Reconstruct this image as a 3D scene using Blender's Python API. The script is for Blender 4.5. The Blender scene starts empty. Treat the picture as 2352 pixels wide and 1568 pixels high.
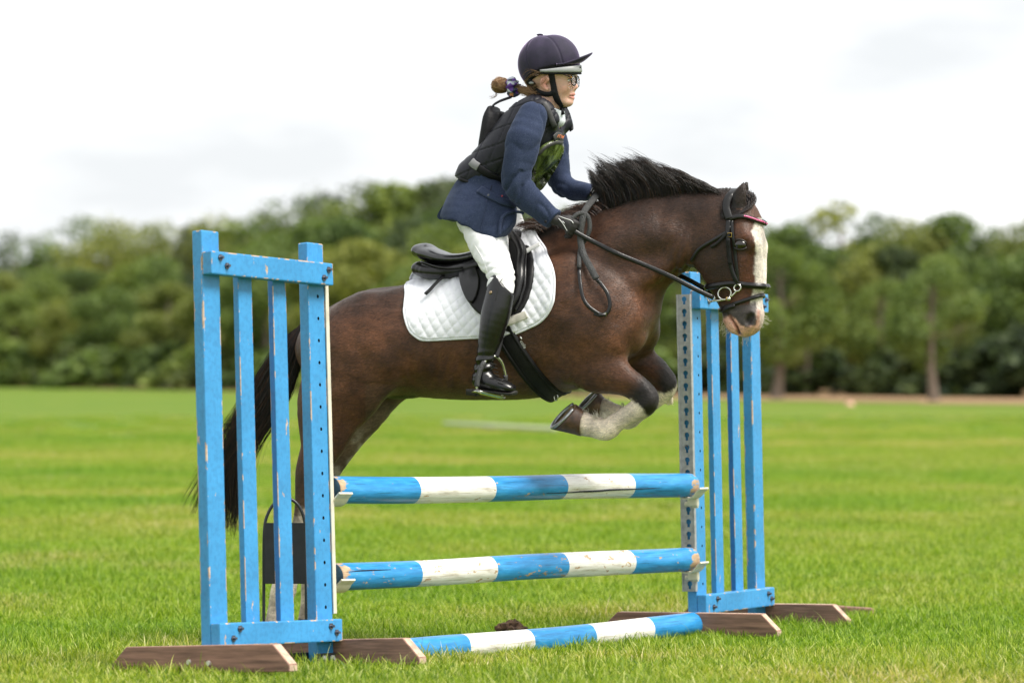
import bpy, bmesh, math, random
import numpy as np
from mathutils import Vector, Matrix

# ------------------------------------------------------------------ camera, sky, sun, exposure
SC = bpy.context.scene
COL = SC.collection
R = math.radians
CAM_H = 1.09
FPX, PCX, PYH = 7056.0, 1176.0, 854.5          # focal length, optical axis and horizon of a 2352 px wide view
cam_d = bpy.data.cameras.new('camera')
cam_d.sensor_width = 36.0
cam_d.lens = FPX / 2352.0 * 36.0
cam_d.shift_y = (PYH - 784.0) / 2352.0
cam_d.clip_start = 0.5
cam_d.clip_end = 3000
cam_d.dof.use_dof = True
cam_d.dof.focus_distance = 12.25
cam_d.dof.aperture_fstop = 2.4
cam = bpy.data.objects.new('camera', cam_d)
cam.location = (0, 0, CAM_H)
cam.rotation_euler = (R(90), 0, 0)
COL.objects.link(cam)
SC.camera = cam

SUN_EL, SUN_AZ = R(56), R(118)                 # azimuth clockwise from +Y: to the right, a little behind the camera
world = bpy.data.worlds.new('World')
SC.world = world
world.use_nodes = True
wn, wl = world.node_tree.nodes, world.node_tree.links
wn.clear()
w_out = wn.new('ShaderNodeOutputWorld')
w_bg = wn.new('ShaderNodeBackground')
w_sky = wn.new('ShaderNodeTexSky')
w_sky.sky_type = 'NISHITA'
w_sky.sun_disc = False
w_sky.sun_elevation = SUN_EL
w_sky.sun_rotation = SUN_AZ
w_sky.air_density = 1.0
w_sky.dust_density = 3.0
# a bright cover of thin cloud in front of the blue sky: soft noise, the same all round
w_tc = wn.new('ShaderNodeTexCoord')
w_map = wn.new('ShaderNodeMapping')
w_map.inputs['Scale'].default_value = (1.0, 1.0, 3.2)
w_n1 = wn.new('ShaderNodeTexNoise')
w_n1.inputs['Scale'].default_value = 5.5
w_n1.inputs['Detail'].default_value = 5.0
w_n1.inputs['Roughness'].default_value = 0.55
w_rmp = wn.new('ShaderNodeValToRGB')
w_rmp.color_ramp.elements[0].position = 0.34
w_rmp.color_ramp.elements[0].color = (8.15, 8.4, 8.6, 1)
w_rmp.color_ramp.elements[1].position = 0.60
w_rmp.color_ramp.elements[1].color = (11.6, 11.7, 11.7, 1)
w_mix = wn.new('ShaderNodeMix')
w_mix.data_type = 'RGBA'
w_mix.inputs['Factor'].default_value = 0.93
w_bg.inputs['Strength'].default_value = 0.076
wl.new(w_tc.outputs['Generated'], w_map.inputs['Vector'])
wl.new(w_map.outputs['Vector'], w_n1.inputs['Vector'])
wl.new(w_n1.outputs['Fac'], w_rmp.inputs['Fac'])
wl.new(w_sky.outputs['Color'], w_mix.inputs['A'])
wl.new(w_rmp.outputs['Color'], w_mix.inputs['B'])
wl.new(w_mix.outputs['Result'], w_bg.inputs['Color'])
wl.new(w_bg.outputs['Background'], w_out.inputs['Surface'])

sun_d = bpy.data.lights.new('sun', 'SUN')
sun_d.energy = 3.6
sun_d.angle = R(24)
sun_d.color = (1.0, 0.95, 0.87)
sun = bpy.data.objects.new('sun', sun_d)
COL.objects.link(sun)
sdir = Vector((math.sin(SUN_AZ) * math.cos(SUN_EL), math.cos(SUN_AZ) * math.cos(SUN_EL), math.sin(SUN_EL)))
sun.rotation_euler = sdir.to_track_quat('Z', 'Y').to_euler()
sun.location = (0, 0, 30)

SC.view_settings.view_transform = 'Standard'
SC.view_settings.look = 'None'
SC.view_settings.exposure = 0.62
SC.view_settings.gamma = 1.0
SC.view_settings.use_curve_mapping = False
SC.render.engine = 'CYCLES'
SC.cycles.use_denoising = True
try:
    SC.cycles.denoiser = 'OPENIMAGEDENOISE'
except Exception:
    pass
SC.cycles.max_bounces = 8
SC.cycles.diffuse_bounces = 3
SC.cycles.transparent_max_bounces = 8

# ------------------------------------------------------------------ helpers
def at(px, py, d):
    """view pixel (2352 wide) at depth d -> world point"""
    return np.array([(px - PCX) * d / FPX, d, CAM_H - (py - PYH) * d / FPX])

def ground_z(x, y):
    return -0.02 - 0.045 * np.tanh((np.asarray(y, float) - 11.6) / 0.9)

def tag(o, label=None, cat=None, group=None, kind=None):
    if label: o['label'] = label
    if cat: o['category'] = cat
    if group: o['group'] = group
    if kind: o['kind'] = kind
    return o

def empty(name, loc=(0, 0, 0), parent=None, mat=None):
    o = bpy.data.objects.new(name, None)
    o.empty_display_size = 0.1
    COL.objects.link(o)
    if mat is not None: o.matrix_world = mat
    else: o.location = loc
    if parent: o.parent = parent
    return o

def link_mesh(name, me, mats, parent=None, smooth=False):
    o = bpy.data.objects.new(name, me)
    COL.objects.link(o)
    if not isinstance(mats, (list, tuple)): mats = [mats]
    if len(me.materials) == 0:
        for m in mats: me.materials.append(m)
    if smooth:
        me.polygons.foreach_set('use_smooth', [True] * len(me.polygons))
    if parent: o.parent = parent
    return o

def np_mesh(name, V, F):
    """V (n,3), F list/array of quads or tris (uniform) or list of faces"""
    me = bpy.data.meshes.new(name)
    V = np.asarray(V, np.float32)
    if isinstance(F, np.ndarray):
        k = F.shape[1]; n = len(F)
        me.vertices.add(len(V)); me.vertices.foreach_set('co', V.ravel())
        me.loops.add(n * k); me.loops.foreach_set('vertex_index', F.astype(np.int32).ravel())
        me.polygons.add(n)
        me.polygons.foreach_set('loop_start', np.arange(0, n * k, k, dtype=np.int32))
        me.polygons.foreach_set('loop_total', np.full(n, k, np.int32))
        me.update(calc_edges=True)
    else:
        me.from_pydata([tuple(map(float, v)) for v in V], [], [tuple(int(i) for i in f) for f in F])
        me.update()
    return me

def np_obj(name, V, F, mats, parent=None, smooth=True):
    return link_mesh(name, np_mesh(name, V, F), mats, parent, smooth)

def bm_obj(name, bm, mats, parent=None, smooth=False):
    bm.normal_update()
    me = bpy.data.meshes.new(name)
    bm.to_mesh(me); bm.free()
    return link_mesh(name, me, mats, parent, smooth)

def catmull(P, n):
    """smooth resampling of an (m,k) array, n samples per span"""
    P = np.asarray(P, float)
    if len(P) < 3 or n <= 1: return P
    Q = np.vstack([2 * P[0] - P[1], P, 2 * P[-1] - P[-2]])
    out = []
    for i in range(1, len(Q) - 2):
        p0, p1, p2, p3 = Q[i - 1], Q[i], Q[i + 1], Q[i + 2]
        for t in np.linspace(0, 1, n, endpoint=False):
            out.append(0.5 * (2 * p1 + (p2 - p0) * t + (2 * p0 - 5 * p1 + 4 * p2 - p3) * t * t + (3 * p1 - p0 - 3 * p2 + p3) * t ** 3))
    out.append(P[-1])
    return np.array(out)

def tube(P, r, k=8, cap=True, flat=None, up=None):
    """tube along P (n,3) with radius r (scalar or n); flat scales the second axis (straps)"""
    P = np.asarray(P, float); n = len(P)
    r = np.broadcast_to(np.asarray(r, float), (n,))
    T = np.gradient(P, axis=0); T /= np.linalg.norm(T, axis=1)[:, None] + 1e-12
    if up is None:
        a = np.array([0, 0, 1.0]) if abs(T[0][2]) < 0.9 else np.array([1.0, 0, 0])
        N = [np.cross(T[0], np.cross(a, T[0]))]
        for i in range(1, n):
            v = N[-1] - T[i] * np.dot(N[-1], T[i]); N.append(v)
        N = np.array(N)
    else:
        N = np.broadcast_to(np.asarray(up, float), (n, 3)); N = N - T * np.sum(N * T, axis=1)[:, None]
    N = N / (np.linalg.norm(N, axis=1)[:, None] + 1e-12)
    Bv = np.cross(T, N)
    fl = 1.0 if flat is None else flat
    ang = np.linspace(0, 2 * math.pi, k, endpoint=False) + math.pi / k
    V = (P[:, None, :] + r[:, None, None] * (np.cos(ang)[None, :, None] * N[:, None, :] * fl + np.sin(ang)[None, :, None] * Bv[:, None, :])).reshape(-1, 3)
    i = np.arange(n - 1)[:, None] * k; j = np.arange(k)[None, :]
    F = np.stack([i + j, i + (j + 1) % k, i + k + (j + 1) % k, i + k + j], -1).reshape(-1, 4)
    F = [tuple(f) for f in F]
    if cap:
        F.append(tuple(range(k - 1, -1, -1))); F.append(tuple((n - 1) * k + q for q in range(k)))
    return V, F

def join(parts):
    Vs, Fs, o = [], [], 0
    for V, F in parts:
        Vs.append(np.asarray(V, float)); Fs += [tuple(int(i) + o for i in f) for f in F]; o += len(V)
    return np.vstack(Vs), Fs

def strap(P, N, w, t, taper=0.0):
    """flat strap: centre line P, outward normals N, width w, thickness t (closed box section)"""
    P = np.asarray(P, float); N = np.asarray(N, float); n = len(P)
    w = np.broadcast_to(np.asarray(w, float), (n,))
    T = np.gradient(P, axis=0); T /= np.linalg.norm(T, axis=1)[:, None] + 1e-12
    N = N - T * np.sum(N * T, axis=1)[:, None]; N /= np.linalg.norm(N, axis=1)[:, None] + 1e-12
    S = np.cross(T, N)
    h = w[:, None] / 2
    rim = 0.35
    prof = [(-1, 0), (-1, rim), (-0.8, 1), (0.8, 1), (1, rim), (1, 0)]
    V = np.stack([P + S * h * a + N * t * b for a, b in prof], 1).reshape(-1, 3)
    k = len(prof); F = []
    for i in range(n - 1):
        for j in range(k):
            F.append((i * k + j, i * k + (j + 1) % k, (i + 1) * k + (j + 1) % k, (i + 1) * k + j))
    F.append(tuple(range(k - 1, -1, -1))); F.append(tuple((n - 1) * k + q for q in range(k)))
    return V, F

def ring_strap(P, N, w, t):
    """closed strap"""
    P = np.asarray(P, float); N = np.asarray(N, float); n = len(P)
    T = np.roll(P, -1, 0) - np.roll(P, 1, 0); T /= np.linalg.norm(T, axis=1)[:, None] + 1e-12
    N = N - T * np.sum(N * T, axis=1)[:, None]; N /= np.linalg.norm(N, axis=1)[:, None] + 1e-12
    S = np.cross(T, N); h = np.broadcast_to(np.asarray(w, float), (n,))[:, None] / 2
    prof = [(-1, 0), (-1, .35), (-.8, 1), (.8, 1), (1, .35), (1, 0)]
    V = np.stack([P + S * h * a + N * t * b for a, b in prof], 1).reshape(-1, 3)
    k = len(prof)
    F = [(i * k + j, i * k + (j + 1) % k, ((i + 1) % n) * k + (j + 1) % k, ((i + 1) % n) * k + j) for i in range(n) for j in range(k)]
    return V, F

# ------------------------------------------------------------------ materials
def new_mat(name):
    m = bpy.data.materials.new(name); m.use_nodes = True
    nt = m.node_tree; b = nt.nodes['Principled BSDF']
    return m, nt, b

def N_(nt, typ, **kw):
    n = nt.nodes.new(typ)
    for k, v in kw.items():
        if k in n.inputs.keys() if hasattr(n.inputs, 'keys') else False: n.inputs[k].default_value = v
        else: setattr(n, k, v)
    return n

def noise(nt, scale, detail=3.0, rough=0.55, vec=None, stretch=None, coord='Object', dist=0.0):
    tc = nt.nodes.new('ShaderNodeTexCoord')
    src = tc.outputs[coord] if vec is None else vec
    if stretch is not None:
        mp = nt.nodes.new('ShaderNodeMapping'); mp.inputs['Scale'].default_value = stretch
        nt.links.new(src, mp.inputs['Vector']); src = mp.outputs['Vector']
    n = nt.nodes.new('ShaderNodeTexNoise')
    n.inputs['Scale'].default_value = scale; n.inputs['Detail'].default_value = detail
    n.inputs['Roughness'].default_value = rough; n.inputs['Distortion'].default_value = dist
    nt.links.new(src, n.inputs['Vector'])
    return n.outputs['Fac']

def ramp(nt, fac, stops):
    r = nt.nodes.new('ShaderNodeValToRGB')
    e = r.color_ramp.elements
    while len(e) < len(stops): e.new(0.5)
    for i, (p, c) in enumerate(stops):
        e[i].position = p; e[i].color = tuple(c) + (1,) if len(c) == 3 else tuple(c)
    nt.links.new(fac, r.inputs['Fac'])
    return r.outputs['Color']

def mix(nt, fac, a, b, blend='MIX'):
    m = nt.nodes.new('ShaderNodeMix'); m.data_type = 'RGBA'; m.blend_type = blend
    for sock, v in (('Factor', fac), ('A', a), ('B', b)):
        s = [x for x in m.inputs if x.name == sock and (x.type == ('VALUE' if sock == 'Factor' else 'RGBA'))][0]
        if hasattr(v, 'is_linked'): nt.links.new(v, s)
        elif sock == 'Factor': s.default_value = v
        else: s.default_value = tuple(v) + (1,) if len(v) == 3 else v
    return [x for x in m.outputs if x.type == 'RGBA'][0]

def bump(nt, b, h, strength=0.3, dist=0.005):
    bp = nt.nodes.new('ShaderNodeBump'); bp.inputs['Strength'].default_value = strength; bp.inputs['Distance'].default_value = dist
    nt.links.new(h, bp.inputs['Height']); nt.links.new(bp.outputs['Normal'], b.inputs['Normal'])
    return bp

def simple(name, col, rough=0.5, metal=0.0, var=0.12, vscale=30, bmp=0.0, bscale=200, sheen=0.0, spec=0.5, stretch=None):
    """plain material with a little tonal variation and fine relief"""
    m, nt, b = new_mat(name)
    c0 = tuple(max(0, x * (1 - var)) for x in col); c1 = tuple(min(1, x * (1 + var)) for x in col)
    nt.links.new(ramp(nt, noise(nt, vscale, 4, stretch=stretch), [(0.3, c0), (0.7, c1)]), b.inputs['Base Color'])
    b.inputs['Roughness'].default_value = rough; b.inputs['Metallic'].default_value = metal
    b.inputs['Specular IOR Level'].default_value = spec
    if sheen: 
        b.inputs['Sheen Weight'].default_value = sheen; b.inputs['Sheen Roughness'].default_value = 0.5
    if bmp: bump(nt, b, noise(nt, bscale, 3), bmp, 0.002)
    return m
# ------------------------------------------------------------------ ground
def field_colour(nt):
    """grass colours over the field: mown bands across the view plus patches (world position)"""
    g = nt.nodes.new('ShaderNodeNewGeometry')
    band = noise(nt, 1.0, 3, vec=g.outputs['Position'], stretch=(0.05, 0.16, 0.05))
    pat = noise(nt, 0.9, 4, vec=g.outputs['Position'], stretch=(0.6, 0.6, 0.0))
    c = ramp(nt, band, [(0.36, (0.125, 0.250, 0.008)), (0.5, (0.20, 0.300, 0.014)), (0.64, (0.34, 0.335, 0.045))])
    c2 = ramp(nt, pat, [(0.3, (0.11, 0.235, 0.008)), (0.52, (0.20, 0.300, 0.014)), (0.70, (0.42, 0.36, 0.08))])
    return mix(nt, 0.45, c, c2)

m_ground, nt, b = new_mat('field_ground')
fc = field_colour(nt)
g = nt.nodes.new('ShaderNodeNewGeometry')
fine = noise(nt, 22, 5, vec=g.outputs['Position'])
fc = mix(nt, 0.4, fc, ramp(nt, fine, [(0.3, (0.045, 0.085, 0.004)), (0.7, (0.17, 0.22, 0.012))]))
fc = mix(nt, 1.0, fc, (.60, .68, .55), 'MULTIPLY')
nt.links.new(fc, b.inputs['Base Color']); b.inputs['Roughness'].default_value = 0.85
b.inputs['Specular IOR Level'].default_value = 0.15

ys = np.concatenate([np.linspace(-12, 8, 6), np.linspace(9, 18, 37), np.linspace(20, 60, 11), np.linspace(80, 300, 9), [500, 1000, 2400]])
xs_ = np.array([-1500, -500, -150, -60, -25, -12, -6, -3, -1.5, 0, 1.5, 3, 6, 12, 25, 60, 150, 500, 1500.])
X, Y = np.meshgrid(xs_, ys); Z = ground_z(X, Y)
nx, ny = len(xs_), len(ys)
ii = np.arange(ny - 1)[:, None] * nx + np.arange(nx - 1)[None, :]
Fg = np.stack([ii, ii + 1, ii + nx + 1, ii + nx], -1).reshape(-1, 4)
o = np_obj('ground', np.stack([X, Y, Z], -1).reshape(-1, 3), Fg, m_ground)
tag(o, 'mown green grass field reaching back to the trees', 'ground', kind='structure')

# the tree line runs from far left to nearer right
TL0, TL1 = np.array([-39.0, 234.0]), np.array([20.5, 123.0])
def tline(t, off=0.0):
    p = TL0 + (TL1 - TL0) * t
    d = (TL1 - TL0) / np.linalg.norm(TL1 - TL0); nrm = np.array([-d[1], d[0]])   # away from the camera
    if nrm[1] < 0: nrm = -nrm
    return p + nrm * off

m_dry, nt, b = new_mat('dry_verge')
nt.links.new(ramp(nt, noise(nt, 1.2, 4, coord='Object'), [(0.3, (0.17, 0.13, 0.05)), (0.55, (0.30, 0.175, 0.09)), (0.75, (0.22, 0.17, 0.06))]), b.inputs['Base Color'])
b.inputs['Roughness'].default_value = 0.95
rng = np.random.default_rng(5)
V = []; ts = np.linspace(-0.35, 1.5, 90)
for t in ts:
    wdt = (1.0 + 9.0 * min(1, max(0, t - 0.1))) * (0.8 + 0.4 * rng.random())
    for off in (-wdt, -wdt * .5, 0, 7, 40):
        q = tline(t, off); V.append((q[0], q[1], ground_z(*q) + 0.03 + (0.03 if off in (0, 7) else 0)))
ii = np.arange(len(ts) - 1)[:, None] * 5 + np.arange(4)[None, :]
o = np_obj('dry_verge', V, np.stack([ii, ii + 1, ii + 6, ii + 5], -1).reshape(-1, 4), m_dry)
tag(o, 'brown strip of dry ground along the foot of the trees', 'verge', kind='structure')

# ------------------------------------------------------------------ grass (instanced tufts of blades)
m_grass, nt, b = new_mat('grass_blades')
fc = field_colour(nt)
g = nt.nodes.new('ShaderNodeNewGeometry')
isl = ramp(nt, g.outputs['Random Per Island'], [(0.0, (0.25, 0.42, 0.25)), (0.38, (0.95, 1.0, 1.0)), (0.76, (1.4, 1.3, 1.3)), (0.84, (2.1, 1.6, 5.0)), (1.0, (2.7, 2.0, 12.0))])
fc = mix(nt, 1.0, fc, isl, 'MULTIPLY')
nt.links.new(fc, b.inputs['Base Color']); b.inputs['Roughness'].default_value = 0.5
b.inputs['Specular IOR Level'].default_value = 0.35
tr = nt.nodes.new('ShaderNodeBsdfTranslucent'); nt.links.new(mix(nt, 1.0, fc, (1.25, 1.35, 0.7), 'MULTIPLY'), tr.inputs['Color'])
ms = nt.nodes.new('ShaderNodeMixShader'); ms.inputs['Fac'].default_value = 0.42
nt.links.new(b.outputs['BSDF'], ms.inputs[1]); nt.links.new(tr.outputs['BSDF'], ms.inputs[2])
nt.links.new(ms.outputs['Shader'], nt.nodes['Material Output'].inputs['Surface'])

def grass_patch(seed, size, n, hmin, hmax, wid):
    r = np.random.default_rng(seed)
    P = (r.random((n, 2)) - .5) * size
    clump = np.sin(P[:, 0] * 17 + seed) * np.sin(P[:, 1] * 15 + seed * 2)
    h = (hmin + (hmax - hmin) * r.random(n) ** 1.6) * (1 + .5 * clump)
    tall = r.random(n) < .012; h[tall] *= 1.7
    a = r.random(n) * 2 * np.pi
    lean = (0.15 + 0.75 * r.random(n)) * h
    D = np.stack([np.cos(a), np.sin(a)], 1); S = np.stack([-D[:, 1], D[:, 0]], 1)
    tw = r.normal(0, .5, n); S2 = S * np.cos(tw)[:, None] + D * np.sin(tw)[:, None]
    w = wid * (0.6 + .8 * r.random(n)); w[tall] *= .55
    rows = []
    for f, ww in ((0, 1.0), (.4, .9), (.75, .6)):
        c = np.concatenate([P + D * (lean * f * f)[:, None], (h * (f - .12 * f * f))[:, None]], 1)
        off = np.concatenate([S2 * (w * ww / 2)[:, None], np.zeros((n, 1))], 1)
        rows += [c - off, c + off]
    rows.append(np.concatenate([P + D * lean[:, None], (h * .88)[:, None]], 1))
    V = np.stack(rows, 1).reshape(-1, 3)
    b0 = np.arange(n)[:, None] * 7
    q = np.concatenate([b0 + np.array([[0, 1, 3, 2]]), b0 + np.array([[2, 3, 5, 4]])], 0)
    t = b0 + np.array([[4, 5, 6]])
    F = [tuple(x) for x in q] + [tuple(x) for x in t]
    me = bpy.data.meshes.new('grass_tuft')
    nl = len(q) * 4 + len(t) * 3
    me.vertices.add(len(V)); me.vertices.foreach_set('co', V.astype(np.float32).ravel())
    me.loops.add(nl); me.loops.foreach_set('vertex_index', np.concatenate([q.ravel(), t.ravel()]).astype(np.int32))
    me.polygons.add(len(q) + len(t))
    tot = np.concatenate([np.full(len(q), 4), np.full(len(t), 3)]).astype(np.int32)
    me.polygons.foreach_set('loop_start', np.concatenate([[0], np.cumsum(tot)[:-1]]).astype(np.int32))
    me.polygons.foreach_set('loop_total', tot)
    me.update(calc_edges=True)
    me.materials.append(m_grass)
    return me

patch_col = bpy.data.collections.new('grass_tufts')
for k in range(6):
    patch_col.objects.link(bpy.data.objects.new('grass_tuft', grass_patch(k, 0.62, 2400, 0.012, 0.058, 0.0041)))

r = np.random.default_rng(11)
pts = []
y = 8.4
while y < 84:
    step = 0.40 if y < 24 else (0.5 if y < 36 else 0.66)
    hw = y * 0.1667 * 1.22 + 1.1
    for x in np.arange(-hw, hw, step):
        if y > 42 and r.random() < (y - 42) / 42: continue
        pts.append((x + r.normal(0, .06), y + r.normal(0, .06)))
    y += step
pts = np.array(pts)
me = bpy.data.meshes.new('grass')
V = np.column_stack([pts, ground_z(pts[:, 0], pts[:, 1])]).astype(np.float32)
me.vertices.add(len(V)); me.vertices.foreach_set('co', V.ravel()); me.update()
grass = bpy.data.objects.new('grass', me); COL.objects.link(grass)
me.materials.append(m_grass)
tag(grass, 'short bright green grass covering the field', 'grass', kind='stuff')
ng = bpy.data.node_groups.new('grass_instances', 'GeometryNodeTree')
ng.interface.new_socket('Geometry', in_out='INPUT', socket_type='NodeSocketGeometry')
ng.interface.new_socket('Geometry', in_out='OUTPUT', socket_type='NodeSocketGeometry')
gi, go = ng.nodes.new('NodeGroupInput'), ng.nodes.new('NodeGroupOutput')
ci = ng.nodes.new('GeometryNodeCollectionInfo'); ci.inputs['Collection'].default_value = patch_col
ci.inputs['Separate Children'].default_value = True; ci.inputs['Reset Children'].default_value = True
iop = ng.nodes.new('GeometryNodeInstanceOnPoints'); iop.inputs['Pick Instance'].default_value = True
rr = ng.nodes.new('FunctionNodeRandomValue'); rr.data_type = 'FLOAT_VECTOR'
rr.inputs[0].default_value = (0, 0, 0); rr.inputs[1].default_value = (0, 0, 6.283)
rs = ng.nodes.new('FunctionNodeRandomValue'); rs.data_type = 'FLOAT_VECTOR'
rs.inputs[0].default_value = (.9, .9, .62); rs.inputs[1].default_value = (1.1, 1.1, 1.22)
ng.links.new(gi.outputs[0], iop.inputs['Points']); ng.links.new(ci.outputs['Instances'], iop.inputs['Instance'])
ng.links.new(rr.outputs[0], iop.inputs['Rotation']); ng.links.new(rs.outputs[0], iop.inputs['Scale'])
ng.links.new(iop.outputs['Instances'], go.inputs[0])
md = grass.modifiers.new('grass', 'NODES'); md.node_group = ng
# ------------------------------------------------------------------ trees
def leaf_mat(name, dark, mid, light):
    m, nt, b = new_mat(name)
    g = nt.nodes.new('ShaderNodeNewGeometry'); oi = nt.nodes.new('ShaderNodeObjectInfo')
    c = ramp(nt, g.outputs['Random Per Island'], [(0.1, dark), (0.5, mid), (0.92, light)])
    tone = ramp(nt, oi.outputs['Random'], [(0.0, (0.52, 0.60, 0.68)), (0.5, (0.95, 0.98, 1)), (1.0, (1.28, 1.18, 0.95))])
    c = mix(nt, 1.0, c, tone, 'MULTIPLY')
    nt.links.new(c, b.inputs['Base Color']); b.inputs['Roughness'].default_value = 0.55
    b.inputs['Specular IOR Level'].default_value = 0.3
    tr = nt.nodes.new('ShaderNodeBsdfTranslucent'); nt.links.new(mix(nt, 1.0, c, (1.2, 1.25, 0.6), 'MULTIPLY'), tr.inputs['Color'])
    ms = nt.nodes.new('ShaderNodeMixShader'); ms.inputs['Fac'].default_value = 0.36
    nt.links.new(b.outputs['BSDF'], ms.inputs[1]); nt.links.new(tr.outputs['BSDF'], ms.inputs[2])
    nt.links.new(ms.outputs['Shader'], nt.nodes['Material Output'].inputs['Surface'])
    return m
LEAF = [leaf_mat('leaf_olive', (0.095, 0.120, 0.028), (0.175, 0.205, 0.046), (0.31, 0.335, 0.095)),
        leaf_mat('leaf_green', (0.065, 0.105, 0.026), (0.130, 0.185, 0.042), (0.23, 0.30, 0.08)),
        leaf_mat('leaf_dark', (0.030, 0.050, 0.020), (0.058, 0.086, 0.030), (0.11, 0.145, 0.05)),
        leaf_mat('leaf_grey', (0.04, 0.06, 0.03), (0.10, 0.13, 0.055), (0.20, 0.23, 0.11))]
m_bark = simple('bark', (0.17, 0.135, 0.105), 0.9, var=0.35, vscale=3, bmp=0.5, bscale=12, stretch=(4, 4, 1))

def crown_mesh(seed, nlobes, h0, h1, rad, nleaf, leaf, shape):
    r = np.random.default_rng(seed)
    lob = []
    for k in range(nlobes):
        f = (k + .5) / nlobes
        z = h0 + (h1 - h0) * f
        prof = {'round': math.sin(math.pi * min(1, .12 + .86 * f)) ** .7, 'tall': (1 - f) ** .6 * .8 + .2, 'bush': (1 - f * .75)}[shape]
        a = r.random() * 6.283 + k * 2.4
        rr = rad * prof * (.45 + .45 * r.random())
        lob.append((math.cos(a) * rr, math.sin(a) * rr, z + r.normal(0, .05) * (h1 - h0), rad * (.26 + .26 * r.random()) * (.65 + .5 * prof)))
    lob = np.array(lob)
    pick = r.choice(len(lob), nleaf, p=lob[:, 3] ** 2 / np.sum(lob[:, 3] ** 2))
    d = r.normal(size=(nleaf, 3)); d /= np.linalg.norm(d, axis=1)[:, None]
    # leaves sit mostly in the outer shell of each limb's cluster, with loose sprays beyond it
    rad_f = np.clip(r.beta(4.5, 1.6, nleaf) * (1 + .28 * r.random(nleaf) * (r.random(nleaf) < .3)), 0, 1.35)
    C = lob[pick, :3] + d * (lob[pick, 3] * rad_f)[:, None] * np.array([1, 1, .8])
    C[:, 2] = np.maximum(C[:, 2], h0 * .55)
    C[:, 2] *= h1 / np.percentile(C[:, 2], 99.6); lob[:, 2] *= .93
    nrm = d * .6 + r.normal(size=(nleaf, 3)) * .6 + np.array([0, 0, .35]); nrm /= np.linalg.norm(nrm, axis=1)[:, None]
    t1 = np.cross(nrm, r.normal(size=(nleaf, 3))); t1 /= np.linalg.norm(t1, axis=1)[:, None]
    t2 = np.cross(nrm, t1)
    s = (leaf * (.5 + .9 * r.random(nleaf)))[:, None]
    V = np.stack([C - t1 * s, C - t2 * s * .55, C + t1 * s, C + t2 * s * .55], 1).reshape(-1, 3)
    F = np.arange(nleaf * 4).reshape(-1, 4)
    return np_mesh('crown', V, F), lob

def trunk_mesh(seed, h, rb, lob):
    r = np.random.default_rng(seed + 50)
    zz = np.linspace(0, h, 8)
    P = np.column_stack([np.cumsum(r.normal(0, .05, 8)) * (zz > 0), np.cumsum(r.normal(0, .05, 8)) * (zz > 0), zz])
    rad = rb * (1 - .72 * zz / h); rad[0] *= 1.35
    parts = [tube(P, rad, 8)]
    for L in lob[::2]:
        i = int(np.clip(np.searchsorted(zz, L[2] * .75), 1, 6))
        a = P[i]; m = (a + L[:3]) / 2 + np.array([0, 0, -.12 * h * .3])
        Q = catmull(np.array([a, m, L[:3]]), 4)
        parts.append(tube(Q, np.linspace(rad[i] * .55, .03, len(Q)), 5))
    V, F = join(parts)
    return np_mesh('trunk', V, F)

KINDS = []
for kd in [(1, 17, 1.5, 9.0, 3.1, 10500, .155, 'round', .20), (2, 19, 2.0, 10.5, 3.3, 11500, .15, 'round', .22),
           (3, 16, 1.2, 8.0, 3.0, 8800, .15, 'round', .19), (4, 13, 2.4, 9.6, 2.3, 3000, .18, 'tall', .16),
           (5, 20, 1.7, 10.0, 3.8, 11000, .16, 'round', .24), (6, 9, 2.2, 8.6, 2.4, 1500, .16, 'round', .15),
           (7, 21, 3.2, 10.0, 3.2, 4200, .135, 'round', .20), (8, 23, 3.0, 10.4, 3.6, 4600, .135, 'round', .22), (9, 17, 3.4, 9.6, 2.9, 6500, .15, 'round', .30)]:
    cm, lob = crown_mesh(*kd[:8]); KINDS.append((cm, trunk_mesh(kd[0], kd[3] * .86, kd[8], lob), kd[3]))
BUSH = []
for kd in [(21, 10, .2, 2.0, 1.6, 2200, .15, 'bush'), (22, 12, .2, 2.6, 1.9, 2600, .16, 'bush'), (23, 9, .1, 1.3, 1.5, 1800, .13, 'bush')]:
    cm, lob = crown_mesh(*kd); BUSH.append((cm, trunk_mesh(kd[0], kd[3] * .8, .07, lob), kd[3]))

ORD = ['first', 'second', 'third', 'fourth', 'fifth', 'sixth', 'seventh', 'eighth', 'ninth', 'tenth', 'eleventh', 'twelfth', 'thirteenth', 'fourteenth',
       'fifteenth', 'sixteenth', 'seventeenth', 'eighteenth', 'nineteenth', 'twentieth', 'twenty-first', 'twenty-second', 'twenty-third', 'twenty-fourth',
       'twenty-fifth', 'twenty-sixth', 'twenty-seventh', 'twenty-eighth', 'twenty-ninth', 'thirtieth', 'thirty-first', 'thirty-second', 'thirty-third', 'thirty-fourth', 'thirty-fifth', 'thirty-sixth', 'thirty-seventh', 'thirty-eighth', 'thirty-ninth', 'fortieth', 'forty-first', 'forty-second', 'forty-third', 'forty-fourth']
def matted(me, m):
    k = (me.name, m.name)
    if k not in matted.c:
        c = me.copy(); c.materials.clear(); c.materials.append(m); matted.c[k] = c
    return matted.c[k]
matted.c = {}
def plant(name, x, y, src, mat, height, wide, rot, label, cat, group):
    cm, tm, h = src
    e = empty(name, (x, y, float(ground_z(x, y))))
    s = height / h
    e.rotation_euler = (0, 0, rot); e.scale = (s * wide, s * wide, s)
    tag(e, label, cat, group)
    for nm, me, mm in (('crown', cm, mat), ('trunk', tm, m_bark)):
        o = bpy.data.objects.new(nm, matted(me, mm)); COL.objects.link(o); o.parent = e
    return e

def px_top(x, prof):
    return float(np.interp(x, [p[0] for p in prof], [p[1] for p in prof]))
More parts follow.
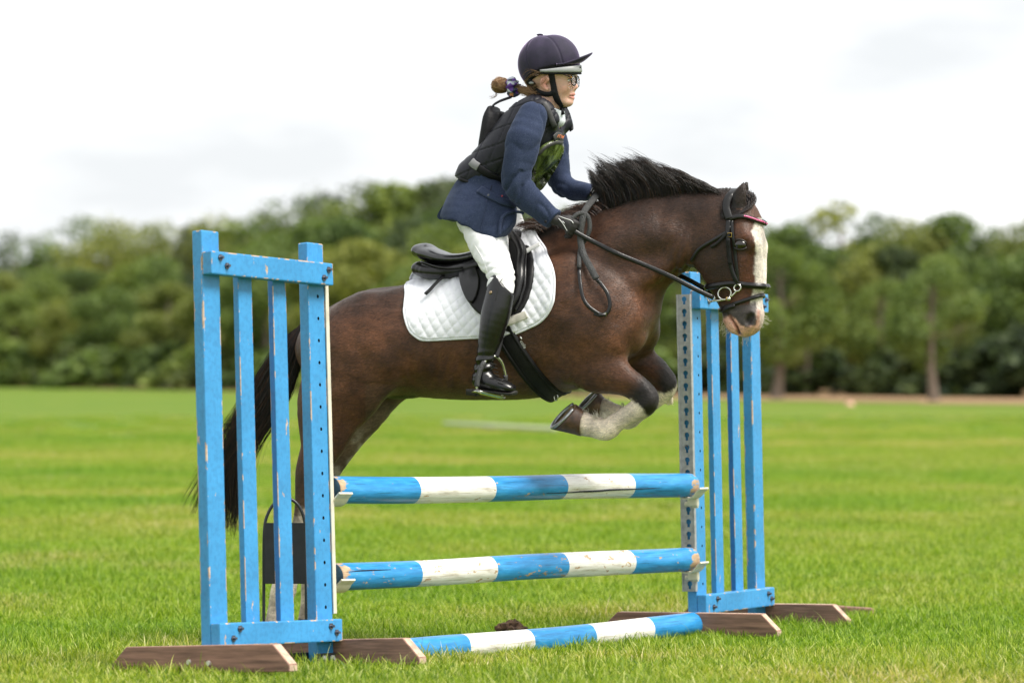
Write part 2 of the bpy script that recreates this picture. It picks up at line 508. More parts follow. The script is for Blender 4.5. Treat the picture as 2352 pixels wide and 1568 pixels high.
# height of the tree line in the view, from left to right
SKYL = [(-300, 560), (0, 548), (60, 540), (130, 572), (190, 520), (270, 515), (350, 508), (430, 528), (520, 505), (620, 462), (700, 445), (780, 432), (880, 412), (960, 425),
        (1040, 432), (1200, 450), (1400, 480), (1600, 500), (1750, 512), (1830, 505), (1880, 488), (1960, 470), (2050, 502), (2140, 490), (2190, 515), (2240, 560), (2290, 505), (2352, 492), (2600, 500)]
r = np.random.default_rng(4)
def row(n, off, jit, lift, kinds, mats, rowname, seed, size=1.0, wide=(1.0, 1.3), px0=-480, px1=2850):
    r = np.random.default_rng(seed)
    lst = []
    for k in range(n):
        px = px0 + (px1 - px0) * (k + .5 + r.normal(0, .10)) / n
        # where the view line through px meets the row's line
        a = (px - PCX) / FPX
        p0, p1 = tline(0, off), tline(1, off); dd = p1 - p0
        t = (a * p0[1] - p0[0]) / (dd[0] - a * dd[1])
        q = p0 + dd * t; y = q[1] + r.normal(0, jit); x = a * y
        top = px_top(px, SKYL) + lift + r.normal(0, 6)
        h = (CAM_H + (PYH - top) * y / FPX) * size * (1 + r.normal(0, .025))
        lst.append((px, x, y, h))
    lst.sort()
    for k, (px, x, y, h) in enumerate(lst):
        ki = kinds[r.integers(len(kinds))]; mi = mats[r.integers(len(mats))]
        word = ['olive green', 'mid green', 'dark green', 'greyish green'][mi]
        plant('tree', x, y, KINDS[ki], LEAF[mi], h, wide[0] + (wide[1] - wide[0]) * r.random(), r.random() * 6.28,
              f'{word} broadleaf tree, {ORD[k]} from the left in the {rowname} row', 'tree', f'trees of the {rowname} row')
row(33, 40, 3, 70, [2, 0], [2, 2, 1], 'rear', 41, wide=(1.3, 1.6))  # added rear row: low dense dark crowns block light coming through the wood
row(42, 22, 2, -4, [6, 7, 6, 7, 5, 0], [0, 1, 3, 1], 'tall back', 8, wide=(.95, 1.25))
row(32, 11, 2, 88, [0, 1, 2, 4], [0, 1, 1, 2], 'middle', 9, wide=(1.0, 1.25))
row(14, 4, 1.5, 130, [2, 0, 4], [1, 0, 1], 'front', 31, wide=(1.0, 1.25), px0=-150, px1=1500)
row(5, 5, 1.5, 150, [8, 6], [0, 1, 0], 'right-hand front', 12, wide=(.9, 1.1), px0=1500, px1=2560)
for px_, top_, d_, lb in ((1784, 560, 132, 'olive tree with a long bare trunk, just right of the pony\'s muzzle'), (2145, 610, 121, 'olive tree with a bare pale trunk standing forward on the dry verge')):
    h_ = CAM_H + (PYH - top_) * d_ / FPX
    plant('tree', (px_ - PCX) * d_ / FPX, d_, KINDS[8], LEAF[1], h_, 1.15, px_ * .01, lb, 'tree', 'trees with bare trunks')
# hedge shrubs along the foot of the trees
lst = []
for k in range(30):
    px = -120 + 2600 * (k + .5 + r.normal(0, .2)) / 30
    a = (px - PCX) / FPX
    off = 1.0 if px < 1400 else 6.0
    p0, p1 = tline(0, off), tline(1, off); dd = p1 - p0
    t = (a * p0[1] - p0[0]) / (dd[0] - a * dd[1]); q = p0 + dd * t
    lst.append((px, q[0], q[1] + r.normal(0, .8)))
lst.sort()
for k, (px, x, y) in enumerate(lst):
    left = px < 1400
    h = (2.4 + 1.2 * r.random()) if left else (1.6 + 1.6 * r.random())
    mi = (1 if r.random() < .5 else 0) if left else 2  # right-hand shrubs get darker leaves, painting in the shade under the canopy
    word = ['olive green', 'mid green', 'dark green'][mi]
    plant('hedge_shrub', x, y, BUSH[r.integers(3)], LEAF[mi], h, 1.25 + .4 * r.random(), r.random() * 6.28,
          f'{word} shrub at the foot of the trees, {ORD[k]} from the left', 'shrub', 'shrubs along the foot of the trees')

# ------------------------------------------------------------------ the jump
def paint(name, col, chips, grain=0.25, dirt=0.25):
    """weathered gloss paint on wood; chips = how much bare wood shows"""
    m, nt, b = new_mat(name)
    n1 = noise(nt, 26, 5, .62, stretch=(1, 1, .35)); n2 = noise(nt, 5, 3)
    tone = ramp(nt, n2, [(.3, tuple(c * .86 for c in col)), (.7, tuple(min(1, c * 1.08) for c in col))])
    grime = ramp(nt, noise(nt, 60, 4), [(.35, (1 - dirt * .6, 1 - dirt * .6, 1 - dirt * .5)), (.55, (1, 1, 1))])
    tone = mix(nt, 1.0, tone, grime, 'MULTIPLY')
    wood = ramp(nt, noise(nt, 70, 4), [(.3, (.34, .24, .17)), (.7, (.62, .48, .37))])
    mask = ramp(nt, n1, [(chips, (0, 0, 0)), (chips + .018, (1, 1, 1))])
    nt.links.new(mix(nt, mask, tone, wood), b.inputs['Base Color'])
    nt.links.new(ramp(nt, mask, [(0, (.38, .38, .38)), (1, (.85, .85, .85))]), b.inputs['Roughness'])
    mm = nt.nodes.new('ShaderNodeMath'); mm.operation = 'SUBTRACT'
    nt.links.new(noise(nt, 55, 5, .6, stretch=(3, 3, .2)), mm.inputs[0]); nt.links.new(mask, mm.inputs[1])
    bump(nt, b, mm.outputs[0], grain, .003)
    return m
BLUE = (.045, .285, .60)
m_blue = paint('blue_paint', BLUE, .665, grain=.45)
m_blue_edge = paint('blue_paint_edge', BLUE, .53)
m_blue_saw = paint('blue_paint_sawn', (.012, .16, .47), .76, grain=.6)
m_wood = simple('weathered_plank', (.255, .140, .105), .8, var=.5, vscale=9, bmp=.6, bscale=40, stretch=(7, .5, 7))
m_wood_end = simple('sawn_plank_end', (.50, .36, .27), .9, var=.3, vscale=40, bmp=.4, bscale=120)
m_zinc, nt, b = new_mat('galvanised_steel')
nt.links.new(ramp(nt, noise(nt, 40, 4), [(.3, (.28, .29, .29)), (.7, (.46, .46, .46))]), b.inputs['Base Color'])
b.inputs['Metallic'].default_value = .35; b.inputs['Roughness'].default_value = .5
m_strip = simple('cream_strip', (.62, .58, .48), .5, var=.15, vscale=20)
m_cup = simple('cream_plastic', (.70, .65, .52), .42, var=.08, vscale=30)
m_bolt = simple('steel_bolt', (.13, .13, .15), .35, metal=.8, var=.4, vscale=90)
m_bolt2 = simple('bright_bolt', (.7, .7, .7), .3, metal=.8)
m_black = simple('black_metal', (.012, .013, .015), .45, var=.3)
m_hole = simple('hole_dark', (.01, .012, .02), .9)
m_rod = simple('black_rod', (.02, .022, .026), .35)

def bar(name, lo, hi, mats, parent, bev=.005, axis_mat=None, sub=None):
    """bevelled timber between corners lo and hi; bevel faces use the second material"""
    bm = bmesh.new()
    lo, hi = Vector(lo), Vector(hi)
    bmesh.ops.create_cube(bm, size=1)
    for v in bm.verts:
        v.co = Vector([lo[i] + (v.co[i] + .5) * (hi[i] - lo[i]) for i in range(3)])
    big = [f.normal.copy() for f in bm.faces]
    bmesh.ops.bevel(bm, geom=list(bm.edges), offset=bev, segments=2, affect='EDGES', profile=.6)
    bm.normal_update()
    for f in bm.faces:
        f.material_index = 0 if max(abs(f.normal[i]) for i in range(3)) > .999 else (1 if len(mats) > 1 else 0)
        if axis_mat and f.material_index == 0 and abs(f.normal[axis_mat[0]]) > .99 and len(mats) > axis_mat[1]: f.material_index = axis_mat[1]
    return bm_obj(name, bm, mats, parent)

def drilled_post(name, lo, hi, zs, hole_s, hr, mats, parent):
    """post whose front (+n, local y) face is pierced by small round holes"""
    s0, n0, z0 = lo; s1, n1, z1 = hi
    bm = bmesh.new()
    K = 10
    cuts = sorted(zs)
    edges = [z0 + .004] + [(a + c) / 2 for a, c in zip(cuts, cuts[1:])] + [z1 - .004]
    b_ = .004
    for i, zc in enumerate(cuts):
        za, zb = edges[i], edges[i + 1]
        ring, out = [], []
        for k in range(K):
            a = 2 * math.pi * k / K + math.pi / K
            ca, sa = math.cos(a), math.sin(a)
            ring.append((hole_s + ca * hr, zc + sa * hr * 1.15))
            sx = ((s1 - b_ - hole_s) if ca > 0 else (hole_s - s0 - b_)) / max(1e-6, abs(ca))
            sz = ((zb - zc) if sa > 0 else (zc - za)) / max(1e-6, abs(sa))
            q = min(sx, sz); out.append((hole_s + ca * q, zc + sa * q))
        # true cell corners
        vo = [bm.verts.new((p[0], n1, p[1])) for p in out]; vi = [bm.verts.new((p[0], n1, p[1])) for p in ring]
        vd = [bm.verts.new((p[0], n1 - .02, p[1])) for p in ring]
        for k in range(K):
            j = (k + 1) % K
            if abs(out[k][0] - out[j][0]) > 1e-6 and abs(out[k][1] - out[j][1]) > 1e-6:
                cxn = (s1 - b_ if max(out[k][0], out[j][0]) > s1 - b_ - 1e-5 else s0 + b_, zb if max(out[k][1], out[j][1]) > zb - 1e-5 else za)
                vc = bm.verts.new((cxn[0], n1, cxn[1]))
                bm.faces.new((vo[k], vc, vo[j], vi[j], vi[k]))
            else:
                bm.faces.new((vo[k], vo[j], vi[j], vi[k]))
            f = bm.faces.new((vi[k], vi[j], vd[j], vd[k])); f.material_index = 2
        f = bm.faces.new(vd); f.material_index = 2
    # the other sides, edges eased
    prof = [(s0 + b_, n1), (s0 + .001, n1 - .001), (s0, n1 - b_), (s0, n0 + b_), (s0 + b_, n0), (s1 - b_, n0), (s1, n0 + b_), (s1, n1 - b_), (s1 - .001, n1 - .001), (s1 - b_, n1)]
    lo_v = [bm.verts.new((p[0], p[1], edges[0])) for p in prof]; hi_v = [bm.verts.new((p[0], p[1], edges[-1])) for p in prof]
    for k in range(len(prof) - 1):
        f = bm.faces.new((lo_v[k + 1], lo_v[k], hi_v[k], hi_v[k + 1]))
        if k in (0, 1, 3, 5, 7, 8): f.material_index = 1
    cx_, cy_ = (s0 + s1) / 2, (n0 + n1) / 2
    tp = [bm.verts.new((cx_ + (p[0] - cx_) * .93, cy_ + (p[1] - cy_) * .88, z1)) for p in prof]
    for k in range(len(prof)):
        f = bm.faces.new((hi_v[k], hi_v[(k + 1) % len(prof)], tp[(k + 1) % len(prof)], tp[k])); f.material_index = 1
    f = bm.faces.new(tp); f.material_index = 1
    bm.faces.new(lo_v[::-1])
    bmesh.ops.remove_doubles(bm, verts=bm.verts, dist=1e-5)
    bmesh.ops.recalc_face_normals(bm, faces=bm.faces)
    return bm_obj(name, bm, mats, parent)

def keyhole_track(name, sface, sgn, z0, z1, n0, n1, parent):
    """steel channel on the inner face of a post, pierced by keyholes; sgn = side of the post it sits on"""
    bm = bmesh.new()
    pitch = .054; cnt = int((z1 - z0) / pitch); nc = (n0 + n1) / 2 + .003
    depth = .015
    x = sface + sgn * depth
    K = 20
    for i in range(cnt):
        zc = z0 + pitch * (i + .5)
        za, zb = zc - pitch / 2, zc + pitch / 2
        hole = []
        for k in range(K):
            a = 2 * math.pi * k / K + math.pi / K
            ca, sa = math.cos(a), math.sin(a)
            rr = .0125
            p = [nc + ca * rr, zc + .006 + sa * rr]
            if sa < -.55: p = [nc + (.0062 if ca > 0 else -.0062) * (1 if abs(ca) > .25 else .6), zc - (.0165 if abs(ca) < .5 else .004)]
            hole.append(p)
        out = []
        for k in range(K):
            a = 2 * math.pi * k / K + math.pi / K; ca, sa = math.cos(a), math.sin(a)
            q = min(((n1 - nc) if ca > 0 else (nc - n0)) / max(1e-6, abs(ca)), (pitch / 2) / max(1e-6, abs(sa)))
            out.append((nc + ca * q, zc + sa * q))
        vo = [bm.verts.new((x, p[0], p[1])) for p in out]; vi = [bm.verts.new((x, p[0], p[1])) for p in hole]
        vb = [bm.verts.new((x - sgn * .003, p[0], p[1])) for p in hole]
        for k in range(K):
            j = (k + 1) % K
            if abs(out[k][0] - out[j][0]) > 1e-6 and abs(out[k][1] - out[j][1]) > 1e-6:
                vc = bm.verts.new((x, n1 if max(out[k][0], out[j][0]) > n1 - 1e-5 else n0, zb if max(out[k][1], out[j][1]) > zb - 1e-5 else za))
                bm.faces.new((vo[k], vc, vo[j], vi[j], vi[k]))
            else: bm.faces.new((vo[k], vo[j], vi[j], vi[k]))
            bm.faces.new((vi[k], vi[j], vb[j], vb[k]))
    zt = z0 + cnt * pitch
    bmesh.ops.remove_doubles(bm, verts=bm.verts, dist=1e-5)
    bmesh.ops.recalc_face_normals(bm, faces=bm.faces)
    o = bm_obj(name, bm, [m_zinc], parent)
    for nn, d in ((n1, 1), (n0, -1)):
        lo = (min(sface, x + sgn * .003), min(nn, nn + d * .006), z0); hi = (max(sface, x + sgn * .003), max(nn, nn + d * .006), zt)
        bar('flange', lo, hi, [m_strip if sgn > 0 else m_zinc], o, .0015)
    return o

def bolt(parent, s, n, z, m=None, L=.016, r_=.0055):
    P = np.array([[s, n - .001, z], [s, n + .004, z]]); P2 = np.array([[s, n + .004, z], [s, n + L, z]])
    V, F = join([tube(P, r_ * 2.3, 6), tube(P2, r_, 8)])
    return np_obj('bolt', V, F, m or m_bolt, parent, smooth=False)

def foot_plank(parent, s0, s1, L0, L1, h, bolts=()):
    bm = bmesh.new()
    prof = [(L0, 0), (L1, 0), (L1, .026), (L1 - .075, h), (L0 + .08, h), (L0, .03)]
    a = [bm.verts.new((s0, p[0], p[1] - .004)) for p in prof]; c = [bm.verts.new((s1, p[0], p[1] - .004)) for p in prof]
    bm.faces.new(a[::-1]); bm.faces.new(c)
    for k in range(6):
        f = bm.faces.new((a[k], a[(k + 1) % 6], c[(k + 1) % 6], c[k]))
        if k in (1, 2, 4, 5): f.material_index = 1
        if k == 3: f.material_index = 1
    bmesh.ops.bevel(bm, geom=list(bm.edges), offset=.003, segments=1, affect='EDGES')
    bmesh.ops.recalc_face_normals(bm, faces=bm.faces)
    o = bm_obj('foot_plank', bm, [m_wood, m_wood_end], parent)
    for (nn, zz) in bolts:
        V, F = tube(np.array([[s0 + .001, nn, zz], [s0 - .007, nn, zz]]), [.011, .009], 8)
        np_obj('bolt_head', V, F, m_bolt2, o, smooth=False)
    return o

def wing(name, M, label, track_side):
    e = empty(name, mat=M)
    tag(e, label, 'jump wing', 'pair of blue jump wings')
    W, T = .0465, .0235
    zs = [.215 + .083 * k for k in range(15)]
    # uprights: the inner one, by the poles, is drilled
    p1 = (-W, -T, .03), (W, T, 1.58); p2 = (.58 - W, -T, -.02), (.58 + W, T, 1.578)
    mats = [m_blue, m_blue_edge, m_hole]
    if track_side > 0:
        bar('upright_post', *p1, [m_blue, m_blue_edge], e, .006)
        drilled_post('upright_post', *p2, zs, .58 + .008, .0062, mats, e)
    else:
        drilled_post('upright_post', *p1, zs, .012, .0055, mats, e)
        bar('upright_post', *p2, [m_blue, m_blue_edge], e, .006)
    for k, sc in enumerate((.185, .375)):
        bar('slat', (sc - .037, T - .029, .1), (sc + .037, T - .003, 1.475), [m_blue, m_blue_edge, m_blue_saw], e, .003, axis_mat=(0, 2) if k else None)
    for z1 in (1.5, .17):
        rl = bar('rail', (-W - .001, T + .001, z1 - .083), (.58 + W + .001, T + .046, z1), [m_blue, m_blue_edge], e, .005)
        for (s, dz) in ((.0, -.022), (.034, -.05), (.60, -.026), (.572, -.058)) if z1 > 1 else ((.022, -.056), (.058, -.022), (.56, -.026), (.592, -.05)):
            bolt(rl, s, T + .046, z1 + dz)
    foot_plank(e, -W - .046, -W - .001, -.43, .43, .098, bolts=((-.04, .035), (.055, .03)) if track_side > 0 else ())
    foot_plank(e, .58 + W + .001, .58 + W + .046, -.43, .43, .098)
    bar('base_bar', (-W, -T - .012, .012), (.58 + W, -T - .002, .05), [m_black], e, .002)
    br = bar('bracket', (.58 - W - .012, T + .001, .0), (.58 + W - .004, T + .012, .045), [m_black], e, .002)
    bolt(br, .58 - .025, T + .012, .024, m_zinc, .01, .006); bolt(br, .58 + .025, T + .012, .024, m_zinc, .01, .006)
    if track_side > 0: keyhole_track('keyhole_track', .58 + W, 1, .19, 1.49, -.032, .024, e)
    else: keyhole_track('keyhole_track', -W, -1, .185, 1.52, -.034, .022, e)
    return e

def frame(s, n, z, T):
    return Matrix(((s[0], n[0], z[0], T[0]), (s[1], n[1], z[1], T[1]), (s[2], n[2], z[2], T[2]), (0, 0, 0, 1)))
M_L = frame((.60110901, .79814065, -.04049038), (.79859136, -.59798176, .06833494), (-.03032839, .07341202, .99684044), (-1.05960675, 10.97653069, .02355293))
M_R = frame((.5148419, .85723192, -.00955223), (.85707012, -.51443128, .0281296), (-.01919962, .02266923, .99955864), (.81407347, 13.45363915, -.05122226))
wing('jump_wing', M_L, 'nearer blue slatted wooden jump wing, on the left in front of the hindquarters', 1)
wing('jump_wing', M_R, 'farther blue slatted wooden jump wing, on the right behind the head', -1)

# striped poles
def pole_mat(name, chips, first_blue=True):
    m, nt, b = new_mat(name)
    tc = nt.nodes.new('ShaderNodeTexCoord'); sp = nt.nodes.new('ShaderNodeSeparateXYZ'); nt.links.new(tc.outputs['Object'], sp.inputs[0])
    wob = nt.nodes.new('ShaderNodeMath'); wob.operation = 'MULTIPLY_ADD'
    nt.links.new(noise(nt, 40, 3), wob.inputs[0]); wob.inputs[1].default_value = .006; nt.links.new(sp.outputs['X'], wob.inputs[2])
    md = nt.nodes.new('ShaderNodeMath'); md.operation = 'PINGPONG'; nt.links.new(wob.outputs[0], md.inputs[0]); md.inputs[1].default_value = .5
    # blue when floor(x/0.5) is even: use a wrapped sawtooth
    wr = nt.nodes.new('ShaderNodeMath'); wr.operation = 'FLOORED_MODULO'; nt.links.new(wob.outputs[0], wr.inputs[0]); wr.inputs[1].default_value = 1.0
    lt = nt.nodes.new('ShaderNodeMath'); lt.operation = 'LESS_THAN'; nt.links.new(wr.outputs[0], lt.inputs[0]); lt.inputs[1].default_value = .502
    st = noise(nt, 9, 5, .6, stretch=(1.0, 6, 6))
    white = ramp(nt, st, [(.30, (.50, .46, .40)), (.46, (.74, .72, .68)), (.75, (.82, .81, .79))])
    blue = ramp(nt, st, [(.28, (.020, .18, .42)), (.55, (.030, .26, .58)), (.78, (.06, .36, .72))])
    c = mix(nt, lt.outputs[0], white, blue)
    # distance from the ends: knocks show bare wood there
    ab = nt.nodes.new('ShaderNodeMath'); ab.operation = 'SUBTRACT'; nt.links.new(sp.outputs['X'], ab.inputs[0]); ab.inputs[1].default_value = 1.25
    aa = nt.nodes.new('ShaderNodeMath'); aa.operation = 'ABSOLUTE'; nt.links.new(ab.outputs[0], aa.inputs[0])
    en = nt.nodes.new('ShaderNodeMapRange'); nt.links.new(aa.outputs[0], en.inputs['Value'])
    en.inputs['From Min'].default_value = 1.16; en.inputs['From Max'].default_value = 1.255; en.inputs['To Max'].default_value = .22
    ad = nt.nodes.new('ShaderNodeMath'); ad.operation = 'ADD'; nt.links.new(noise(nt, 15, 5, .65, stretch=(1, 2.2, 2.2)), ad.inputs[0]); nt.links.new(en.outputs[0], ad.inputs[1])
    mask = ramp(nt, ad.outputs[0], [(chips, (0, 0, 0)), (chips + .02, (1, 1, 1))])
    wood = ramp(nt, noise(nt, 60, 4, stretch=(.3, 2, 2)), [(.3, (.30, .20, .12)), (.7, (.55, .40, .26))])
    c = mix(nt, mask, c, wood)
    scratch = ramp(nt, noise(nt, 14, 4, .7, stretch=(.25, 9, 9)), [(.56, (1, 1, 1)), (.66, (.60, .56, .50))])
    c = mix(nt, 1.0, c, scratch, 'MULTIPLY')
    fe = nt.nodes.new('ShaderNodeMath'); fe.operation = 'GREATER_THAN'; nt.links.new(aa.outputs[0], fe.inputs[0]); fe.inputs[1].default_value = 1.2485
    c = mix(nt, fe.outputs[0], c, ramp(nt, noise(nt, 30, 4), [(.35, (.012, .035, .06)), (.7, (.03, .10, .16))]))  # end faces tinted blue-black: their shade is painted into the colour
    nt.links.new(c, b.inputs['Base Color'])
    nt.links.new(ramp(nt, mask, [(0, (.30, .30, .30)), (1, (.8, .8, .8))]), b.inputs['Roughness'])
    bump(nt, b, noise(nt, 22, 5, .6, stretch=(.5, 3, 3)), .25, .004)
    return m
def pole(name, A, Bp, label, mat, seed, rad=.0515):
    A, Bp = np.array(A), np.array(Bp)
    L = float(np.linalg.norm(Bp - A)); d = (Bp - A) / L
    zz = np.array([0, 0, 1.]); yv = np.cross(zz, d); yv /= np.linalg.norm(yv); zv = np.cross(d, yv)
    e = bpy.data.objects.new('x', None)
    r = np.random.default_rng(seed); K = 40
    xs = np.concatenate([[0, .0, .006, .02], np.linspace(.06, 2.44, 70), [2.48, 2.494, 2.5, 2.5]])
    ang = np.linspace(0, 2 * np.pi, K, endpoint=False)
    rr = np.full(len(xs), rad); rr[0] = rr[-1] = rad * .02; rr[1] = rr[-2] = rad * .93; rr[2] = rr[-3] = rad * .985
    ph = r.random(6) * 6.28
    dev = 1 + .012 * np.sin(3 * ang[None] + ph[0] + xs[:, None] * 1.2) + .010 * np.sin(xs[:, None] * 4 + ph[1]) + .006 * np.sin(5 * ang[None] + xs[:, None] * 7 + ph[2])
    Rm = rr[:, None] * dev
    sag = .004 * np.sin(xs / 2.5 * np.pi + .3) + .003 * np.sin(xs * 3 + ph[3])
    V = np.stack([np.broadcast_to(xs[:, None], Rm.shape), np.cos(ang)[None] * Rm, np.sin(ang)[None] * Rm - sag[:, None] + .002], -1).reshape(-1, 3)
    i = np.arange(len(xs) - 1)[:, None] * K; j = np.arange(K)[None]
    F = np.stack([i + j, i + (j + 1) % K, i + K + (j + 1) % K, i + K + j], -1).reshape(-1, 4)[:, ::-1]
    o = np_obj(name, V, F, mat)
    o.matrix_world = Matrix(((d[0] * L / 2.5, yv[0], zv[0], A[0]), (d[1] * L / 2.5, yv[1], zv[1], A[1]), (d[2] * L / 2.5, yv[2], zv[2], A[2]), (0, 0, 0, 1)))
    tag(o, label, 'jump pole', 'blue and white striped poles')
    o['rad'] = rad
    return o
def crack(o, pts, depth=.0007, wd=.0024):
    """split in the timber: dark sliver following the surface; pts = (x along pole, angle)"""
    P = catmull(np.array(pts, float), 8); rad = .0517
    C = np.stack([P[:, 0], np.cos(P[:, 1]) * rad, np.sin(P[:, 1]) * rad], -1)
    w = wd * np.sin(np.linspace(.08, np.pi - .08, len(P))) + .0004
    V, F = tube(C, w, 5)
    c = np_obj('crack', V, F, m_hole, o)
U0, U1 = at(760, 1126, 11.57), at(1586, 1114, 13.34)
L0, L1 = at(766, 1324, 11.60), at(1587, 1283.5, 13.36)
G0, G1 = at(904, 1500, 11.86), at(1612, 1434, 13.42)
pu = pole('jump_pole', U0, U1, 'upper striped pole with a long split, held in cups between the wings', pole_mat('pole_paint_upper', .645), 1)
pl = pole('jump_pole', L0, L1, 'lower striped pole with flaking paint, held in cups below the upper one', pole_mat('pole_paint_lower', .61), 2)
pg = pole('jump_pole', G0, G1, 'striped ground pole lying in the grass under the jump', pole_mat('pole_paint_ground', .68), 3)
a0 = math.pi * 1.0 + .25
crack(pu, [(1.35, -2.70), (1.52, -2.74), (1.60, -2.80), (1.72, -2.83), (1.80, -2.90), (1.92, -2.93), (2.02, -2.95), (2.2, -3.02)], wd=.004)
crack(pu, [(.1, -2.45), (.4, -2.42), (.62, -2.45), (.8, -2.5), (1.0, -2.58)], wd=.0022)
crack(pl, [(.02, 2.75), (.15, 2.7), (.3, 2.72)], wd=.002)

def cup(C, M, sgn, label):
    """plastic pole cup; C = pole end centre, sgn = direction from the wing towards the pole"""
    e = empty('pole_cup', tuple(C))
    m3 = M.to_3x3(); e.matrix_world = Matrix.Translation(Vector(C)) @ m3.to_4x4()
    tag(e, label, 'pole cup', 'cream plastic pole cups')
    bm = bmesh.new(); K = 12; rr = .0545; s_in, s_out = -.035 * sgn, .045 * sgn
    prof = []
    for k in range(K + 1):
        a = math.radians(-90) + math.radians(62) * (k / K * 2 - 1); prof.append((math.cos(a) * rr, math.sin(a) * rr))
    prof = [(prof[0][0] - .012, prof[0][1] + .006)] + prof + [(prof[-1][0] + .02, prof[-1][1] + .016)]
    for a_, b_ in zip(prof, prof[1:]):
        pass
    def ringv(s): 
        return [bm.verts.new((s, p[0], p[1])) for p in prof], [bm.verts.new((s, p[0] * 1.03, p[1] - .0065)) for p in prof]
    t0, b0 = ringv(s_in); t1, b1 = ringv(s_out)
    for k in range(len(prof) - 1):
        bm.faces.new((t0[k], t0[k + 1], t1[k + 1], t1[k])); bm.faces.new((b0[k], b1[k], b1[k + 1], b0[k + 1]))
        bm.faces.new((t0[k], b0[k], b0[k + 1], t0[k + 1])); bm.faces.new((t1[k], t1[k + 1], b1[k + 1], b1[k]))
    bm.faces.new((t0[0], t1[0], b1[0], b0[0])); bm.faces.new((t0[-1], b0[-1], b1[-1], t1[-1]))
    bmesh.ops.recalc_face_normals(bm, faces=bm.faces)
    bm_obj('tray', bm, [m_cup], e, smooth=False)
    lo = (min(s_in, s_in + .022 * sgn), -.026, -.092); hi = (max(s_in, s_in + .022 * sgn), .024, -.056)
    bar('bracket', lo, hi, [m_cup], e, .006)
    lo = (min(s_in - .012 * sgn, s_in - .002 * sgn), -.014, -.10); hi = (max(s_in - .012 * sgn, s_in - .002 * sgn), .014, .02)
    bar('back_plate', lo, hi, [m_cup], e, .004)
    V, F = tube(np.array([[s_in + .01 * sgn, -.026, -.082], [s_in + .01 * sgn, -.04, -.082]]), [.009, .011], 10)
    np_obj('pin_knob', V, F, m_cup, e)
    return e
dz = np.array([0, 0, -.0])
for C, M, sg, lb in ((U0, M_L, 1, 'cup under the near end of the upper pole'), (U1, M_R, -1, 'cup under the far end of the upper pole'),
                     (L0, M_L, 1, 'cup under the near end of the lower pole'), (L1, M_R, -1, 'cup under the far end of the lower pole')):
    cup(C, M, sg, 'cream plastic ' + lb)

# black hooped marker stand behind the nearer wing
DS = 12.05
e = empty('marker_stand', tuple(at(652, 1480, DS)))
tag(e, 'black hooped metal stand with a plain panel behind the nearer wing', 'marker stand')
base = at(652, 1480, DS)
arch = [(606, 1500), (606, 1340), (607, 1220), (616, 1178), (634, 1152), (656, 1143), (680, 1154), (696, 1182), (702, 1225), (703, 1340), (704, 1500)]
P = catmull(np.array([at(x, y, DS) for x, y in arch]), 6) - base
V, F = tube(P, .0065, 8); np_obj('hoop', V, F, m_rod, e)
c0, c1 = at(607, 1340, DS - .02) - base, at(702, 1200, DS - .02) - base
bar('panel', (c0[0], c0[1], c0[2]), (c1[0], c0[1] + .006, c1[2]), [m_black], e, .001)

# loose board behind the farther wing
bd = at(1945, 1402, 14.6)
bb = bar('loose_board', (-.14, -.02, -.03), (.13, .02, .022), [m_wood], None, .008); bb.location = tuple(bd); bb.rotation_euler = (0, R(2), R(-25))
tag(bb, 'short dark wooden board in the grass behind the farther wing', 'board')
# white pole lying far out on the field, pale marker by the trees
q0, q1 = at(1022, 973, 66), at(1275, 986, 58)
V, F = tube(np.array([q0, q1]), .055, 12); o = np_obj('white_pole', V - q0, F, simple('white_pole', (.42, .46, .30), .6))
o.location = tuple(q0); tag(o, 'faint white pole lying far out on the grass behind the horse', 'pole')
mk = at(1952, 934, 98); mz = float(ground_z(mk[0], mk[1]))
bm = bmesh.new()
bmesh.ops.create_cone(bm, cap_ends=True, segments=12, radius1=.15, radius2=.10, depth=.12)
o = bm_obj('field_marker', bm, simple('pink_marker', (.62, .36, .26), .6)); o.location = (mk[0], mk[1], mz + .15)
tag(o, 'low pinkish marker on the far grass near the right-hand trees', 'marker')
# tuft of torn earth
m_earth = simple('torn_earth', (.075, .042, .022), .95, var=.6, vscale=60, bmp=.8, bscale=90)
tp_ = at(1168, 1442, 13.2); tz = float(ground_z(tp_[0], tp_[1]))
r = np.random.default_rng(3)
parts = []
for k in range(26):
    a = r.random() * 6.28; d_ = r.random() ** .6 * .06; rad = .008 + .014 * r.random()
    bm = bmesh.new(); bmesh.ops.create_icosphere(bm, subdivisions=1, radius=rad)
    V = np.array([v.co[:] for v in bm.verts]) * (1 + r.normal(0, .18, (12 if len(bm.verts) == 12 else len(bm.verts), 1))); F = [tuple(v.index for v in f.verts) for f in bm.faces]; bm.free()
    parts.append((V + np.array([math.cos(a) * d_, math.sin(a) * d_ * .8, .012 + .03 * r.random() * (1 - d_ / .07)]), F))
V, F = join(parts); o = np_obj('earth_clod', V, F, m_earth, smooth=False); o.location = (tp_[0], tp_[1], tz + .03); o.scale = (1.25, 1.25, 1.35)
tag(o, 'torn clod of brown earth in the grass beneath the jump', 'earth')
